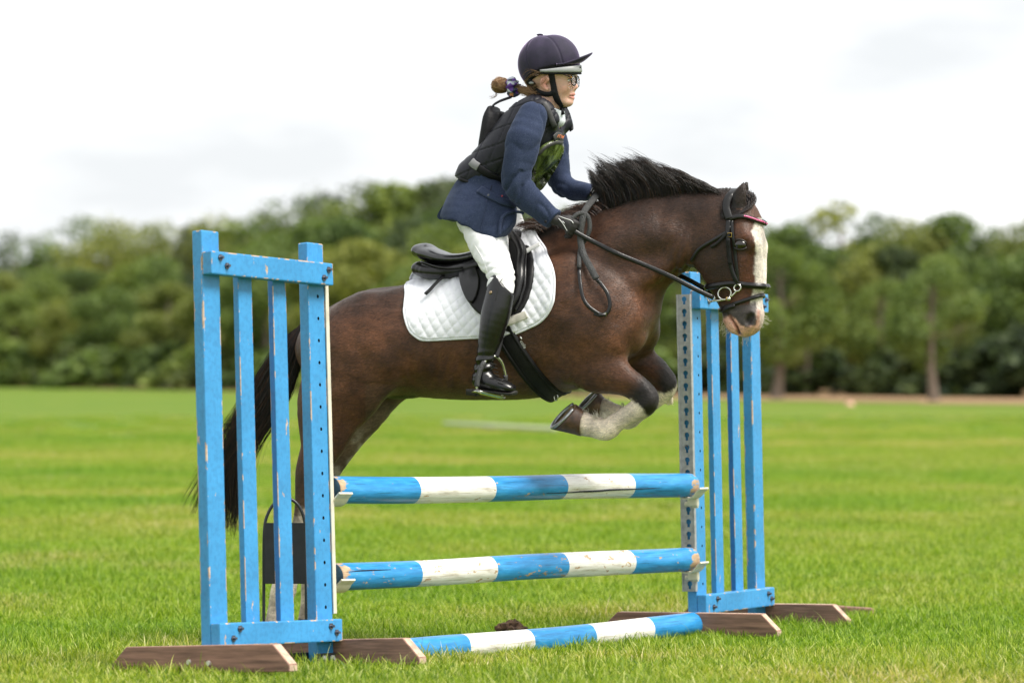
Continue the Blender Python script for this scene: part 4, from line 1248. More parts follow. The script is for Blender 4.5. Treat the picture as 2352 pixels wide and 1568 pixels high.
# hooves with shoes
m_hoof, nt, b = new_mat('hoof_horn')
nt.links.new(ramp(nt, noise(nt, 30, 5, .6, stretch=(1, 1, 1)), [(.3, (.022, .014, .010)), (.55, (.075, .036, .020)), (.75, (.17, .10, .05))]), b.inputs['Base Color'])
b.inputs['Roughness'].default_value = .5; bump(nt, b, noise(nt, 60, 4, stretch=(.3, 1, 3)), .4, .003)
m_sole = simple('hoof_sole', (.16, .11, .055), .9, var=.5, vscale=50, bmp=.8, bscale=80)
m_shoe = simple('horseshoe_steel', (.30, .31, .32), .38, metal=.85, var=.3, vscale=60)
def hoof(cor, cdir, sole, sdir, tilt, rc, rl, rw):
    """cor, sole: ring centres (px,py,v); cdir, sdir: toe direction of each ring in the profile (px); tilt turns the sole towards the camera"""
    A, S = Hp(*cor), Hp(*sole)
    def un(d, c): q = Hp(c[0] + d[0], c[1] + d[1], c[2]) - Hp(*c); return q / np.linalg.norm(q)
    tc_, ts_ = un(cdir, cor), un(sdir, sole); vax = np.array([0, 1.0, 0])
    ns = np.cross(vax, ts_); ns *= np.sign(ns @ (S - A))               # out of the sole
    K = 28; rows = []
    lv_s = vax * math.cos(tilt) - ns * math.sin(tilt); nso = ns * math.cos(tilt) + vax * math.sin(tilt)
    prof = ((0, 1.0, 0), (.06, 1.05, 0), (.2, 1.02, 0), (.5, 1.0, 0), (.8, 1.0, 0), (1.0, 1.0, 0), (1.0, .80, 0), (1.0, .74, -.010), (1.0, .30, -.012), (1.0, .02, -.010))
    for f, q, dn in prof:
        ring = []
        for k in range(K):
            a = 2 * math.pi * k / K; ca, sa = math.cos(a), math.sin(a)
            P0 = A + tc_ * ca * rc * 1.02 + vax * sa * rc * .95
            el = rl * (1.0 if ca > -.5 else 1.0 - .12 * (-.5 - ca))
            P1 = S + ts_ * ca * el + lv_s * sa * rw * (1 - .12 * max(0, -ca))
            ring.append((P0 * (1 - f) + P1 * f if q > .99 else S + (P1 - S) * q) + nso * dn)
        if q > 1.0:
            c = np.mean(ring, 0); ring = [c + (x - c) * q for x in ring]
        rows.append(ring)
    V = np.array(rows).reshape(-1, 3); F = []; mi = []
    for i in range(len(rows) - 1):
        for k in range(K): F.append((i * K + k, i * K + (k + 1) % K, (i + 1) * K + (k + 1) % K, (i + 1) * K + k)); mi.append(1 if i >= 5 else 0)
    me = np_mesh('hoof', V, F); me.materials.append(m_hoof); me.materials.append(m_sole); me.polygons.foreach_set('material_index', mi)
    bm = bmesh.new(); bm.from_mesh(me); bmesh.ops.recalc_face_normals(bm, faces=bm.faces); bm.to_mesh(me); bm.free()
    o = link_mesh('hoof', me, [m_hoof, m_sole], horse, True)
    aa = np.linspace(-2.5, 2.5, 30)
    P = np.array([S + ts_ * math.cos(a) * rl * .88 + lv_s * math.sin(a) * rw * .86 * (1 - .12 * max(0, -math.cos(a))) for a in aa])
    V, F = strap(P + nso * .001, np.tile(nso, (len(aa), 1)), .020, .009); np_obj('horseshoe', V, F, m_shoe, o)
    fr = np.array([S - ts_ * rl * .72 - nso * .002, S - ts_ * rl * .2 - nso * .004, S + ts_ * rl * .42 - nso * .009])
    V, F = tube(fr, [.015, .012, .003], 8); np_obj('frog', V, F, m_sole, o)
    return o
hoof((1340, 972, .145), (-8, 60), (1296, 956, .155), (-60, 58), R(24), .050, .073, .060)
hoof((1384, 940, -.13), (-8, 60), (1352, 922, -.12), (-58, 56), R(22), .045, .066, .055)
hoof((638, 1428, .145), (60, 8), (652, 1480, .145), (60, 2), 0.0, .050, .072, .062)
hoof((712, 1420, -.14), (60, 8), (726, 1470, -.14), (60, 2), 0.0, .048, .070, .060)

# short coat hair lying along the body: breaks up the outline and carries the sheen
def coat_hair(n, seed):
    r = np.random.default_rng(seed)
    A, B_, C_, D_ = Vb[Qb[:, 0]], Vb[Qb[:, 1]], Vb[Qb[:, 2]], Vb[Qb[:, 3]]
    Nq = np.cross(C_ - A, D_ - B_); ar = np.linalg.norm(Nq, axis=1); Nq /= ar[:, None] + 1e-12
    w = ar * (Nq[:, 1] > -.35); q = r.choice(len(Qb), n, p=w / w.sum())
    s, t = r.random((n, 1)), r.random((n, 1))
    P = (A[q] * (1 - s) + B_[q] * s) * (1 - t) + (D_[q] * (1 - s) + C_[q] * s) * t
    N_ = Nq[q]; px, py = to_px(P)
    d = np.tile(np.array([-1.0, 0, -.55]), (n, 1))
    d[(px > 1600)] = (-.25, 0, -1.0); d[(px < 900) & (py > 930)] = (-.2, 0, -1.0); d[(px > 1400) & (py > 840)] = (.7, 0, -.7); d[(px > 1300) & (py > 925)] = (-.9, 0, -.4)
    d += r.normal(0, .22, (n, 3)); d += .35 * np.stack([vnoise(P, 7, 21) - .5, vnoise(P, 7, 22) - .5, vnoise(P, 7, 23) - .5], 1)
    d -= N_ * np.sum(d * N_, 1)[:, None]; d /= np.linalg.norm(d, axis=1)[:, None] + 1e-9
    S = np.cross(d, N_); L = (.007 + .009 * r.random(n))[:, None]; wd = (.0006 + .0006 * r.random(n))[:, None]
    small = ((px > 1600) | (py > 925))[:, None]; L = np.where(small, L * .6, L)
    T = P + d * L + N_ * (.0006 + .0016 * r.random((n, 1)))
    V = np.stack([P - S * wd, P + S * wd, T], 1).reshape(-1, 3)
    c = coat(P) * (.55 + .95 * r.random((n, 1)))
    return V, np.arange(3 * n).reshape(-1, 3), np.repeat(c, 3, 0)
V, F, c_ = coat_hair(135000, 5)
me = np_mesh('coat_hair', V, F); set_col(me, c_); tag(link_mesh('coat_hair', me, m_coat, horse), kind='stuff')
# ------------------------------------------------------------------ reading points off the horse's surface
SURF = [c for c in BODY if c.op == 'add' and c not in EARS]
def surf(px, py, chains=None, vmax=.45, n=150):
    """first point of the horse met by the view ray through each pixel -> local points, normals, hit mask"""
    chains = chains or SURF
    px, py = np.atleast_1d(np.asarray(px, float)), np.atleast_1d(np.asarray(py, float))
    vs = np.linspace(vmax, -.3, n)
    A = Hp(px, py, np.zeros(len(px))); B1 = Hp(px, py, np.ones(len(px)))
    P = A[:, None, :] + (B1 - A)[:, None, :] * vs[None, :, None]
    F = sdf_points(chains, P.reshape(-1, 3)).reshape(len(px), n)
    hit = (F < 0).any(1); i = np.argmax(F < 0, 1); i = np.where(hit, np.maximum(i, 1), np.argmin(F, 1)); i = np.maximum(i, 1)
    r_ = np.arange(len(px)); f0, f1 = F[r_, i - 1], F[r_, i]
    t = np.where(hit, f0 / np.where(np.abs(f0 - f1) < 1e-9, 1, f0 - f1), 0)
    Q = P[r_, i - 1] + (P[r_, i] - P[r_, i - 1]) * np.clip(t, 0, 1)[:, None]
    return Q, grad(Q, chains), hit
def grad(P, chains=None, h=.012):
    chains = chains or SURF
    G = np.stack([sdf_points(chains, P + np.eye(3)[k] * h) - sdf_points(chains, P - np.eye(3)[k] * h) for k in range(3)], 1)
    return G / (np.linalg.norm(G, axis=1)[:, None] + 1e-9)
def lateral(u, z, chains=None, n=110):
    """outer surface of the near side straight across the body"""
    chains = chains or SURF
    u, z = np.asarray(u, float).ravel(), np.asarray(z, float).ravel()
    vs = np.linspace(.42, 0, n)
    P = np.stack([np.broadcast_to(u[:, None], (len(u), n)), np.broadcast_to(vs[None], (len(u), n)), np.broadcast_to(z[:, None], (len(u), n))], -1)
    F = sdf_points(chains, P.reshape(-1, 3)).reshape(len(u), n)
    hit = (F < 0).any(1); i = np.maximum(np.argmax(F < 0, 1), 1); r_ = np.arange(len(u))
    f0, f1 = F[r_, i - 1], F[r_, i]; t = np.clip(f0 / np.where(np.abs(f0 - f1) < 1e-9, 1, f0 - f1), 0, 1)
    return np.where(hit, vs[i - 1] + (vs[i] - vs[i - 1]) * t, 0.0)
def on_horse(pts, off=.004, sub=6, chains=None):
    """smooth path through pixels, laid on the near side -> points, normals"""
    Q = catmull(np.array(pts, float), sub)
    P, Nn, hit = surf(Q[:, 0], Q[:, 1], chains)
    # the silhouette can be missed by a ray: carry on from the neighbour
    for i in range(len(P)):
        if not hit[i]:
            j = i - 1 if i else int(np.argmax(hit))
            P[i] = Hp(Q[i, 0], Q[i, 1], P[j][1])
            Nn[i] = Nn[j]
    return P + Nn * off, Nn
def mir(P):
    P = P.copy(); P[:, 1] *= -1; return P
def ring_on(c, d, off=.004, n=44, chains=None, rmax=.4):
    """loop round the body in the plane through profile point c (px) and profile direction d (px), across the body"""
    chains = chains or SURF
    A = Hp(c[0], c[1]); D = Hp(c[0] + d[0], c[1] + d[1]) - A; D /= np.linalg.norm(D); Lv = np.array([0, 1.0, 0])
    an = np.linspace(0, 2 * np.pi, n, endpoint=False); rs = np.linspace(.005, rmax, 160)
    dirs = np.cos(an)[:, None] * D + np.sin(an)[:, None] * Lv
    P = A + dirs[:, None, :] * rs[None, :, None]
    F = sdf_points(chains, P.reshape(-1, 3)).reshape(n, -1)
    i = np.argmax(F > 0, 1); Q = P[np.arange(n), i]
    Nn = grad(Q, chains); Nn -= np.outer(Nn @ np.cross(D, Lv), np.cross(D, Lv)); Nn /= np.linalg.norm(Nn, axis=1)[:, None]
    return Q + Nn * off, Nn

def np_pair(name, V, F, mats, parent):
    """the same piece on both sides of the horse, two objects"""
    o = np_obj(name, V, F, mats, parent); np_obj(name, mir(V), [f[::-1] for f in F], mats, parent)
    return o
# ------------------------------------------------------------------ leather and cloth
m_leather = simple('black_leather', (.008, .0075, .008), .30, var=.3, vscale=40, bmp=.2, bscale=260, spec=.42)
m_leather_matt = simple('black_leather_dull', (.009, .0085, .0095), .5, var=.3, vscale=40, bmp=.3, bscale=220, spec=.3)
m_rubber, nt, b = new_mat('rubber_grip')
nt.links.new(ramp(nt, noise(nt, 30, 3), [(.3, (.028, .029, .03)), (.7, (.048, .049, .05))]), b.inputs['Base Color']); b.inputs['Roughness'].default_value = .6
vo = nt.nodes.new('ShaderNodeTexVoronoi'); vo.inputs['Scale'].default_value = 260; tc = nt.nodes.new('ShaderNodeTexCoord'); nt.links.new(tc.outputs['Object'], vo.inputs['Vector'])
bump(nt, b, vo.outputs['Distance'], .9, .003)
m_pad = simple('white_quilted_cotton', (.78, .79, .84), .85, var=.05, vscale=12, bmp=.25, bscale=500, sheen=.2)
m_webw = simple('white_webbing', (.72, .72, .70), .8, var=.08, vscale=60)
m_webg = simple('soiled_webbing', (.52, .50, .44), .85, var=.2, vscale=30)
m_steel = simple('polished_steel', (.62, .61, .57), .2, metal=.95, var=.1)
m_brass = simple('brass', (.60, .40, .14), .25, metal=.95, var=.1)
m_girth = simple('black_webbing_girth', (.007, .007, .0075), .6, var=.4, vscale=30, bmp=.4, bscale=300, spec=.25)
m_crystal = simple('pink_crystal', (.62, .10, .26), .12, var=.5, vscale=200, spec=.9)
m_ltr = simple('pale_lettering', (.62, .62, .60), .6, var=.02)

# ------------------------------------------------------------------ saddle pad
def sheet(outline, name, mats, parent, off, thick, relief=None, nth=220, nr=46, chains=None, mirrored=True, centre=None):
    """padded sheet lying on the horse's side; outline in (u,z); relief(u,z) adds height"""
    O = np.asarray(outline, float)
    # resample boundary evenly
    d = np.concatenate([[0], np.cumsum(np.linalg.norm(np.diff(np.vstack([O, O[:1]]), axis=0), axis=1))])
    cl = np.vstack([O, O[:1]]); s = np.linspace(0, d[-1], nth, endpoint=False)
    Bd = np.column_stack([np.interp(s, d, cl[:, 0]), np.interp(s, d, cl[:, 1])])
    c0 = Bd.mean(0) if centre is None else np.asarray(centre)
    rho = np.linspace(0, 1, nr + 1)[1:] ** .8
    G = c0 + rho[:, None, None] * (Bd - c0)[None]
    G = np.concatenate([c0[None], G.reshape(-1, 2)])
    v = lateral(G[:, 0], G[:, 1], chains)
    P = np.column_stack([G[:, 0], v, G[:, 1]]); Nn = grad(P, chains, .02)
    h = np.full(len(P), off + thick)
    rr = np.concatenate([[0], np.repeat(rho, nth)])
    h -= thick * .55 * sstep(.965, 1.0, rr)
    if relief is not None: h += relief(G[:, 0], G[:, 1]) * (1 - sstep(.95, .99, rr))
    T = P + Nn * h[:, None]
    rim = P[-nth:] + Nn[-nth:] * off * .3
    V = np.vstack([T, rim]); F = []
    for k in range(nth): F.append((0, 1 + k, 1 + (k + 1) % nth))
    for i in range(nr):
        a = 1 + i * nth; b_ = 1 + (i + 1) * nth
        for k in range(nth):
            j = (k + 1) % nth
            F.append((a + k, b_ + k, b_ + j, a + j))
    if mirrored: return np_pair(name, V, F, mats, parent), P, Nn
    return np_obj(name, V, F, mats, parent), T, Nn

def outline_uz(pts, spine=()):
    """px outline -> (u,z); points listed in spine sit on the back's ridge"""
    out = []
    Q, Nn, hit = surf([p[0] for p in pts], [p[1] for p in pts])
    for i, p in enumerate(pts):
        q = Hp(p[0], p[1], 0) if i in spine or not hit[i] else Q[i]
        out.append((q[0], q[2]))
    return np.array(out)
pad = empty('saddle_pad', mat=M_H)
tag(pad, 'white diamond-quilted saddle pad under the black saddle', 'saddle pad')
PO = [(972, 612), (958, 622), (943, 648), (932.5, 676), (929.5, 718), (940, 755), (955, 772), (977, 781), (1040, 778), (1098, 775), (1162, 773), (1217, 752), (1240, 740), (1257, 724), (1268, 705), (1274, 685), (1275, 642),
      (1268, 610), (1257, 581), (1240, 552), (1222, 526), (1196, 541), (1165, 566), (1100, 596), (1040, 606)]
uzo = outline_uz(PO, spine=(0, 20, 21, 22, 23, 24))
uzo = catmull(np.vstack([uzo, uzo[:1]]), 5)[:-1]
q0 = Hp(1000, 700, .25)
def quilt(u, z):
    wb = (vnoise(np.column_stack([u, u * 0, z]), 9, 5) - .5) * .7; a = (u * .78 + z * .62) / .0345 * np.pi + wb; b_ = (u * .70 - z * .72) / .0345 * np.pi - wb
    return .0058 * (np.abs(np.sin(a)) * np.abs(np.sin(b_))) ** .4 * (.75 + .5 * vnoise(np.column_stack([u, u * 0, z]), 25, 6)) - .003
o, P, Nn = sheet(uzo, 'quilted_panel', m_pad, pad, .006, .010, quilt, 330, 64)
V, F = tube(np.vstack([P[-330:], P[-330:][:1]]) + np.vstack([Nn[-330:], Nn[-330:][:1]]) * .009, .0052, 6, cap=False)
np_pair('binding', V, F, m_pad, pad)
P, Nn = on_horse([(1212, 592), (1224, 585), (1238, 579), (1252, 573)], .034); V, F = strap(P, Nn, .026, .003); np_obj('girth_strap_loop', V, F, m_webw, pad)
P, Nn = on_horse([(1158, 744), (1178, 738), (1198, 731), (1214, 724)], .030); V, F = strap(P, Nn, .034, .004); np_obj('girth_strap_loop', V, F, m_webg, pad)

# ------------------------------------------------------------------ girth
girth = empty('girth', mat=M_H)
tag(girth, 'wide black girth running under the belly behind the elbow', 'girth')
P, Nn = ring_on((1222, 800), (90, 172), .005, 60)
V, F = ring_strap(P, Nn, .082, .009); np_obj('band', V, F, m_girth, girth)
for sgn in (-1, 1):
    T = np.roll(P, -1, 0) - np.roll(P, 1, 0); T /= np.linalg.norm(T, axis=1)[:, None]; S = np.cross(T, Nn)
    V, F = ring_strap(P + S * sgn * .030 + Nn * .006, Nn, .012, .006); np_obj('edge_binding', V, F, m_girth, girth)
dr = Hp(1277, 905, .05)
tt = np.linspace(0, 2 * np.pi, 17); V, F = tube(np.column_stack([dr[0] + .008 * np.cos(tt), np.full(17, dr[1]), dr[2] - .012 + .014 * np.sin(tt)]), .0025, 6, cap=False); np_obj('ring', V, F, m_steel, girth)
def lettering(txt, size, P, xdir, ndir, mat, parent, name='lettering'):
    cu = bpy.data.curves.new(name, 'FONT'); cu.body = txt; cu.size = size; cu.extrude = .0004; cu.align_x = 'CENTER'; cu.align_y = 'CENTER'
    tmp = bpy.data.objects.new(name, cu); COL.objects.link(tmp)
    dg = bpy.context.evaluated_depsgraph_get(); me = bpy.data.meshes.new_from_object(tmp.evaluated_get(dg)); bpy.data.objects.remove(tmp)
    x = np.asarray(xdir, float); x /= np.linalg.norm(x); n = np.asarray(ndir, float); n = n - x * (n @ x); n /= np.linalg.norm(n); y = np.cross(n, x)
    M = Matrix(((x[0], y[0], n[0], P[0]), (x[1], y[1], n[1], P[1]), (x[2], y[2], n[2], P[2]), (0, 0, 0, 1)))
    me.transform(M); me.materials.clear()
    return link_mesh(name, me, mat, parent)
Pt, Nt, _ = surf([1203], [789]); Pd, _, _ = surf([1210], [801])
lettering('elico', .019, Pt[0] + Nt[0] * .0165, Pt[0] - Pd[0], Nt[0], m_ltr, girth)
Pt, Nt, _ = surf([1196, 1200], [772, 778])
V, F = tube(np.array([Pt[0], (Pt[0] + Pt[1]) / 2, Pt[1]]) + Nt[0] * .0155, [.001, .0042, .002], 6); np_obj('emblem', V, F, m_ltr, girth)

# ------------------------------------------------------------------ saddle
saddle = empty('saddle', mat=M_H)
tag(saddle, 'black leather jumping saddle on the white quilted pad', 'saddle')
def local_grid(px0, py0, px1, py1, v0, v1, h):
    a, b_ = Hp(px0, py1), Hp(px1, py0)
    return np.arange(a[0] - .05, b_[0] + .05, h), np.arange(v0, v1, h), np.arange(a[2] - .03, b_[2] + .03, h)
SEAT = [C([(975, 580, 17, .125), (995, 586, 17, .15), (1030, 596, 15, .145), (1075, 596, 15, .125), (1120, 582, 16, .10), (1160, 560, 18, .085), (1186, 542, 15, .075)], .02, pw=2.4),
        C([(972, 573, 12, .085), (981, 569, 10, .07)], .02),
        C([(1180, 548, 20, .06), (1196, 552, 18, .055)], .02)]
V, Q = sdf_mesh(SEAT, *local_grid(955, 520, 1215, 640, -.2, .2, .006)); np_obj('seat', V, Q, simple('seat_leather', (.010, .010, .011), .24, var=.3, vscale=40, bmp=.12, bscale=260, spec=.9), saddle)
PANEL = [C([(976, 618, 19, .13), (1010, 626, 22, .165), (1060, 626, 22, .17), (1120, 612, 22, .165), (1165, 590, 24, .15)], .02, pw=2.4)]
V, Q = sdf_mesh(PANEL, *local_grid(950, 540, 1215, 660, -.22, .22, .007)); np_obj('panel', V, Q, m_leather, saddle)
P = np.array([Hp(970 + 2 * i, 602 + 2 * math.sin(i * .3), .0) for i in range(1)])
for k, (yy, rr) in enumerate(((604, .0045), (610, .004))):
    pth = [Hp(x, y + yy - 604, v) for x, y, v in ((969, 600, .06), (968, 601, .10), (975, 603, .135), (1000, 612, .162), (1030, 616, .17), (1062, 614, .172))]
    V, F = tube(catmull(np.array(pth), 5), rr, 6); np_obj('piping', V, F, m_leather, saddle); 
FLAP = [(1082, 606), (1066, 622), (1062, 640), (1066, 662), (1078, 694), (1101, 722), (1138, 738), (1172, 731), (1193, 697), (1209, 654), (1216, 605), (1206, 565), (1186, 545), (1150, 575)]
UNDER = [(1150, 590), (1140, 740), (1172, 738), (1199, 719), (1222, 676), (1233, 620), (1228, 590), (1212, 568)]
def fo(pts): 
    q = outline_uz(pts); return catmull(np.vstack([q, q[:1]]), 4)[:-1]
sheet(fo(UNDER), 'under_flap', m_leather_matt, saddle, .016, .012, None, 120, 16)
sheet(fo(FLAP), 'flap', m_leather_matt, saddle, .030, .010, None, 140, 22)
BLK = [(1068, 634), (1063, 652), (1074, 690), (1090, 707), (1104, 690), (1110, 660), (1100, 636), (1084, 630)]
sheet(fo(BLK), 'thigh_block', m_leather, saddle, .040, .013, None, 90, 14)
kr = [(1188, 552), (1204, 576), (1211, 610), (1207, 650), (1194, 686), (1177, 716)]
P, Nn = on_horse(kr, .048); V, F = tube(P, .0165 * np.sin(np.linspace(.5, np.pi - .35, len(P))) ** .7 + .003, 10); np_pair('knee_roll', V, F, m_leather, saddle)
kr2 = [(x + 10, y + 4) for x, y in kr]
P, Nn = on_horse(kr2, .043); V, F = tube(P, .006, 8); np_obj('flap_piping', V, F, m_leather, saddle)
P, Nn = on_horse([(1114, 613), (1090, 615), (1062, 622), (1048, 634), (1018, 660), (985, 690)], .038)
P[:12] += Nn[:12] * np.linspace(.03, 0, 12)[:, None]
V, F = strap(P, Nn, .018, .004); st_ = np_obj('strap_end', V, F, m_leather_matt, saddle)
for x, y in ((1042, 639), (1030, 650), (1018, 660), (1006, 671)):
    Pp, Np, _ = surf([x], [y]); V, F = tube(np.array([Pp[0] + Np[0] * .0415, Pp[0] + Np[0] * .0428]), .0022, 6); np_obj('strap_hole', V, F, m_hole, st_)
P, Nn = on_horse([(1166, 545), (1172, 550)], .05)
V, F = sphere(Hp(1192, 565, .085), .010, (1, .4, .55)); np_obj('maker_badge', V, F, m_brass, saddle)
# stirrup leathers and irons, one a side (the iron hangs from the leather)
for sgn in (1, -1):
    P = np.array([Hp(*q) for q in ((1150, 600, .20), (1152, 660, .285), (1160, 720, .315), (1152, 760, .335), (1145, 795, .35), (1138, 820, .365))]); P = catmull(P, 5)
    if sgn < 0: P = mir(P)
    V, F = strap(P, np.tile([0.25, sgn, 0], (len(P), 1)), .026, .005); np_obj('stirrup_leather', V, F, m_leather_matt, saddle)
    arch = [(1095, 893, .425), (1097, 872, .422), (1106, 842, .41), (1120, 824, .39), (1137, 818, .365), (1151, 829, .34), (1158, 848, .325), (1161, 866, .318), (1158, 888, .315), (1152, 909, .315)]
    A = catmull(np.array([Hp(*q) for q in arch]), 4)
    if sgn < 0: A = mir(A)
    n3 = len(A) // 3
    V, F = tube(A, .0062, 8); ir = np_obj('stirrup_iron', V, F, m_steel, saddle)
    V, F = tube(A[1:n3 - 1], .0105, 8); np_obj('rubber_branch', V, F, m_rubber, ir)
    V, F = tube(A[-10:-4], .0095, 8); np_obj('rubber_branch', V, F, m_rubber, ir)
    tr_ = np.array([Hp(1091, 896, .425), Hp(1153, 911, .315)]);
    if sgn < 0: tr_ = mir(tr_)
    V, F = strap(catmull(np.array([tr_[0], tr_.mean(0), tr_[1]]), 3), np.tile([0, 0, -1.0], (7, 1)), .05, .008); np_obj('tread', V, F, m_steel, ir)

# ------------------------------------------------------------------ bridle
bridle = empty('bridle', mat=M_H)
tag(bridle, 'black leather bridle with pink browband, noseband and rubber-grip reins', 'bridle')
HS = [c for c in HEAD if c.op == 'add'] + TORSO[2:3]

def side_strap(name, pts, w, t, off=.004, m=None, two=True, parent=None, sub=6):
    P, Nn = on_horse(pts, off, sub, HS); V, F = strap(P, Nn, w, t)
    return (np_pair if two else np_obj)(name, V, F, m or m_leather, parent or bridle)
P0 = np.array([Hp(1690, 436, 0), Hp(1684, 440, .03)])
P, Nn = on_horse([(1680, 448), (1672, 458), (1668, 475), (1672, 492), (1676, 503)], .005, 5, HS)
top = np.array([[*Hp(1688, 437, 0)[[0]], 0, Hp(1688, 436, 0)[2]], Hp(1686, 438, .03)])
PP = np.vstack([top, P]); NN = np.vstack([[[0, 0, 1.0], [0, .4, .9]], Nn])
V, F = strap(PP, NN, .032, .007); np_pair('headpiece', V, F, m_leather, bridle)
P, Nn = on_horse([(1676, 503), (1690, 499), (1705, 498), (1722, 502), (1738, 508), (1747, 511)], .005, 5, HS)
end = np.array([Hp(1751, 514, 0) + np.array([.012, 0, 0])]); PP = np.vstack([P, end]); NN = np.vstack([Nn, [[1.0, 0, 0]]])
V, F = strap(PP, NN, .019, .006); bb_ = np_pair('browband', V, F, m_leather, bridle)
st = np.linspace(len(PP) * .42, len(PP) - 1.02, 24); cr = []
for s_ in st:
    i = int(s_); f = s_ - i; q = PP[i] * (1 - f) + PP[i + 1] * f; n = NN[i] * (1 - f) + NN[i + 1] * f
    cr.append(sphere(q + n * .0065, .0042, (1, 1, 1), 6))
V, F = join(cr)
for W in (V, mir(V)): tag(np_obj('crystal_row', W, F, m_crystal, bb_), kind='stuff')
side_strap('cheekpiece', [(1674, 506), (1672, 530), (1673, 548), (1676, 590), (1683, 622), (1692, 646), (1696, 658)], .019, .006)
side_strap('cheekpiece', [(1681, 506), (1684, 540), (1689, 580), (1693, 620), (1695, 645)], .013, .004)
side_strap('buckle_tab', [(1675, 548), (1676, 575), (1678, 607)], .016, .004, .011, m_leather_matt)
for x, y in ((1676.5, 560), (1677, 572), (1677.5, 584)):
    Pp, Np, _ = surf([x], [y], HS); V, F = tube(np.array([Pp[0] + Np[0] * .0145, Pp[0] + Np[0] * .0158]), .0022, 6); np_obj('strap_hole', V, F, m_hole, bridle)
Pp, Np, _ = surf([1678], [540], HS)
tt = np.linspace(0, 2 * np.pi, 5) + .78; V, F = tube(np.column_stack([Pp[0][0] + .011 * np.cos(tt), np.full(5, Pp[0][1] + .014), Pp[0][2] + .011 * np.sin(tt)]), .0018, 5, cap=False); np_obj('buckle', V, F, m_brass, bridle)
side_strap('throatlash', [(1676, 520), (1671, 532), (1655, 542), (1637, 553), (1618, 564), (1604, 575), (1594, 590), (1588, 598)], .015, .005)
side_strap('throatlash_end', [(1673, 534), (1660, 547), (1646, 560), (1634, 567)], .013, .004, .008, m_leather_matt, False)
P = catmull(np.array([Hp(1590, 597, .05), Hp(1580, 600, 0), Hp(1590, 606, -.05), Hp(1607, 622, -.06), Hp(1620, 640, -.06), Hp(1630, 658, -.055)]), 5)
V, F = strap(P, np.tile([-.6, 0, -.6], (len(P), 1)), .017, .005); np_obj('throatlash', V, F, m_leather, bridle)
P, Nn = ring_on((1692, 660), (1, -.015), .005, 44, HS); 
# tilt the noseband: the front sits lower than the sides
P[:, 2] += .012 * np.sin(np.linspace(0, 2 * np.pi, 44, endpoint=False)) ** 2 - .010 * np.cos(np.linspace(0, 2 * np.pi, 44, endpoint=False)) * 0
V, F = ring_strap(P, Nn, .024, .009); nb = np_obj('noseband', V, F, m_leather, bridle)
V, F = ring_strap(P + Nn * .008, Nn, .008, .004); np_obj('noseband_padding', V, F, m_leather, nb)
P, Nn = ring_on((1709, 694), (100, -35), .005, 44, HS); V, F = ring_strap(P, Nn, .016, .005); np_obj('flash_strap', V, F, m_leather, bridle)
P, Nn = on_horse([(1690, 702), (1675, 707), (1660, 712)], .012, 4, HS); V, F = strap(P, Nn, .015, .004); np_obj('flash_strap_end', V, F, m_leather, bridle)
for sgn in (1, -1):
    bit = empty('bit', parent=bridle)
    def bp(x, y, off=.016):
        Pp, Np, _ = surf([x], [y], HS); q = Pp[0] + np.array([0, off, 0]); q[1] = max(q[1], .075); q[1] *= sgn; return q
    def ringtube(cx_, cy_, rx, n=20): return np.array([bp(cx_ + rx * math.cos(a), cy_ + rx * math.sin(a)) for a in np.linspace(0, 2 * math.pi, n)])
    for cx_, cy_, rr in ((1667, 674, 14.5), (1696, 661, 8), (1640, 686, 7)):
        Rg = ringtube(cx_, cy_, rr); Rg[:, 1] = Rg[:, 1].mean(); V, F = tube(Rg, .0036, 7, cap=False); np_obj('bit_ring', V, F, m_steel, bit)
    arm = catmull(np.array([bp(1642, 692), bp(1658, 690), bp(1673, 686), bp(1685, 678), bp(1694, 668)]), 4); arm[:, 1] = arm[:, 1].mean()
    V, F = tube(arm, .0042, 7); np_obj('bit_cheek', V, F, m_steel, bit)
    V, F = sphere(bp(1674, 686, .02), .0095, (1, .9, 1)); np_obj('bit_joint', V, F, m_brass, bit)
bar_ = catmull(np.array([Hp(1674, 686, .09), Hp(1676, 690, .0), Hp(1674, 686, -.09)]), 6); V, F = tube(bar_, .008, 8); np_obj('mouthpiece', V, F, m_steel, bridle)

# reins: near rein from bit to hand, far rein, and the loop that hangs down the shoulder
def rein_path(pts, off=.010, sub=6, soft=True):
    """pts = (px, py, v or None); None rests on the horse"""
    Q = catmull(np.array([(p[0], p[1], -9 if p[2] is None else p[2]) for p in pts], float)[:, :2], sub)
    Pp, Nn, hit = surf(Q[:, 0], Q[:, 1])
    t = np.linspace(0, 1, len(Q)); ks = np.linspace(0, 1, len(pts))
    known = [(k, p[2]) for k, p in zip(ks, pts) if p[2] is not None]
    v = np.interp(t, [a for a, _ in known], [b_ for _, b_ in known])
    vs = np.where(hit, Pp[:, 1] + off / np.clip(Nn[:, 1], .35, 1), -9)
    v = np.maximum(v, vs)
    v = np.convolve(np.pad(v, 4, mode='edge'), np.ones(9) / 9, 'valid'); v = np.maximum(v, vs)
    return np.array([Hp(a, b_, c_) for (a, b_), c_ in zip(Q, v)])
up_n = np.array([.2, 1.0, .15])
RN = rein_path([(1639, 684, .085), (1591, 661, .11), (1537, 633, None), (1470, 604, None), (1426, 586, None), (1385, 566, None), (1349, 548, .16), (1322, 533, .175), (1308, 524, .175)])
V, F = strap(RN, np.tile(up_n, (len(RN), 1)), .019, .006); np_obj('rein', V, F, m_leather, bridle)
RF = rein_path([(1639, 684, .085), (1591, 661, .11), (1537, 633, None), (1470, 604, None), (1426, 586, None), (1400, 560, None)])
